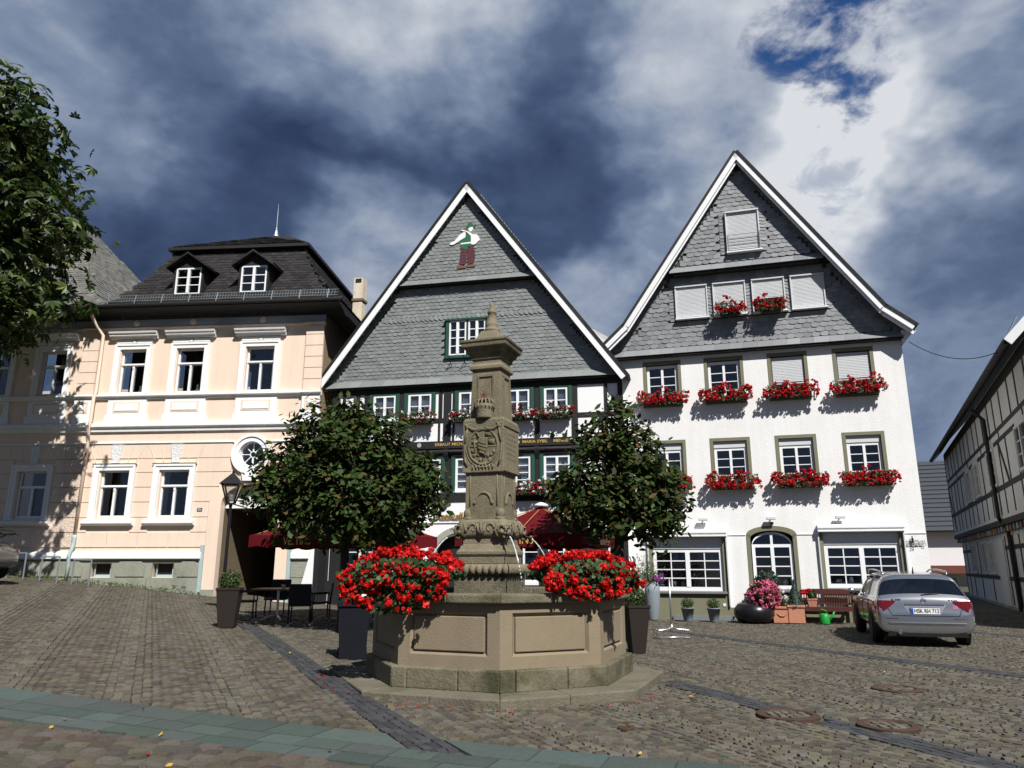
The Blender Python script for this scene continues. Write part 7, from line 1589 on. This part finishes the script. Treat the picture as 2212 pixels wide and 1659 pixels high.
p = rear(.465, .905); MB().ball(p, .018, .008, .018, 8, 6).build('red_badge_dot', m_redlamp, sv); q = MB(); p = rear(0, .895, .012); torus_ring(q, 0, .895, .045, .006, p[1], 20)
for k in range(3): a = PI / 2 + k * 2 * PI / 3; q.bar((0, p[1], .895), (.042 * math.cos(a), p[1], .895 + .042 * math.sin(a)), .010, .008, up=(0, 1, 0))
q.build('star_emblem', m_chrome, sv)
sheet([[rear(x, z, .004) for x in (.50, .56, .60)] for z in (.73, .80)]).build('sticker', M('sticker_print', (.30, .10, .16), .5, var=.6, vs_=30), sv)
seam([corner(-1, R_(ph), .455, .004) for ph in (75, 55, 35, 15)] + [rear(x, .455, .008) for x in (-.3, 0, .3)] + [corner(1, R_(ph), .455, .004) for ph in (15, 35, 55, 75)], .022, m_silver, 'bumper_crease')
MB().prism([(-.72, .20), (.72, .20), (.68, .32), (-.68, .32)], -2.31, -2.20).build('rear_apron', m_trim, sv); MB().tube([(-.50, -2.36, .27), (-.50, -2.15, .27)], .035, 10).build('exhaust_tip', m_chrome, sv)
MB().tube([rear(-.02, 1.0, .01), rear(.06, 1.012, .014), rear(.30, 1.03, .012)], .012, 6).build('rear_wiper', m_trim, sv); MB().tube([(0, -1.5, 1.43), (0, -1.56, 1.55)], [.02, .006], 6).build('roof_aerial', m_trim, sv)
# rounded grey car cut by the left edge of the photograph
GC = [(-1.95, .36, .55, .58, .55, .64, .40), (-1.88, .28, .70, .70, .66, .78, .52), (-1.65, .24, .79, .86, .72, .97, .56), (-1.25, .22, .82, .92, .76, 1.20, .54, 'r'), (-.80, .2, .83, .92, .78, 1.42, .52), (-.60, .2, .83, .92, .78, 1.48, .54, 's'), (.0, .2, .83, .92, .78, 1.51, .55, 'b'), (.06, .2, .83, .92, .78, 1.51, .55, 's'), (.50, .2, .82, .91, .77, 1.40, .52, 'w'), (.92, .2, .81, .90, .72, 1.05, .58), (1.3, .2, .80, .86, .70, .94, .50), (1.75, .24, .74, .74, .64, .80, .42), (1.92, .3, .60, .60, .5, .66, .3)]
px, py = -16.3, 21.6
gc = car((px, py, g(px, py) + .02), R_(88), 'rounded grey-beige car cut off by the left edge', m_greycar, None, GC, (-1.22, 1.22), .83, .31)
for s in (-.3, .3): MB().tube([(s, -1.35, 1.08), (s, -1.70, 1.22), (s, -1.98, 1.24), (s, -2.02, 1.20)], .03, 7).build('carrier_arm', m_trim, gc)
MB().tube([(-.5, -1.72, 1.22), (.5, -1.72, 1.22)], .025, 7).tube([(-.5, -1.72, 1.34), (.5, -1.72, 1.34)], .025, 7).tube([(-.3, -1.72, 1.22), (-.3, -1.72, 1.36), (-.3, -1.95, 1.38)], .02, 6).build('cycle_carrier', m_trim, gc)
MB().box(-.5, .5, -2.02, -1.9, .36, .44).build('bumper', m_trim, gc)
for s in (-1, 1): MB().ball((s * .62, -1.86, .74), .06, .03, .07, 10, 7).build('tail_lamp', m_redlamp, gc)
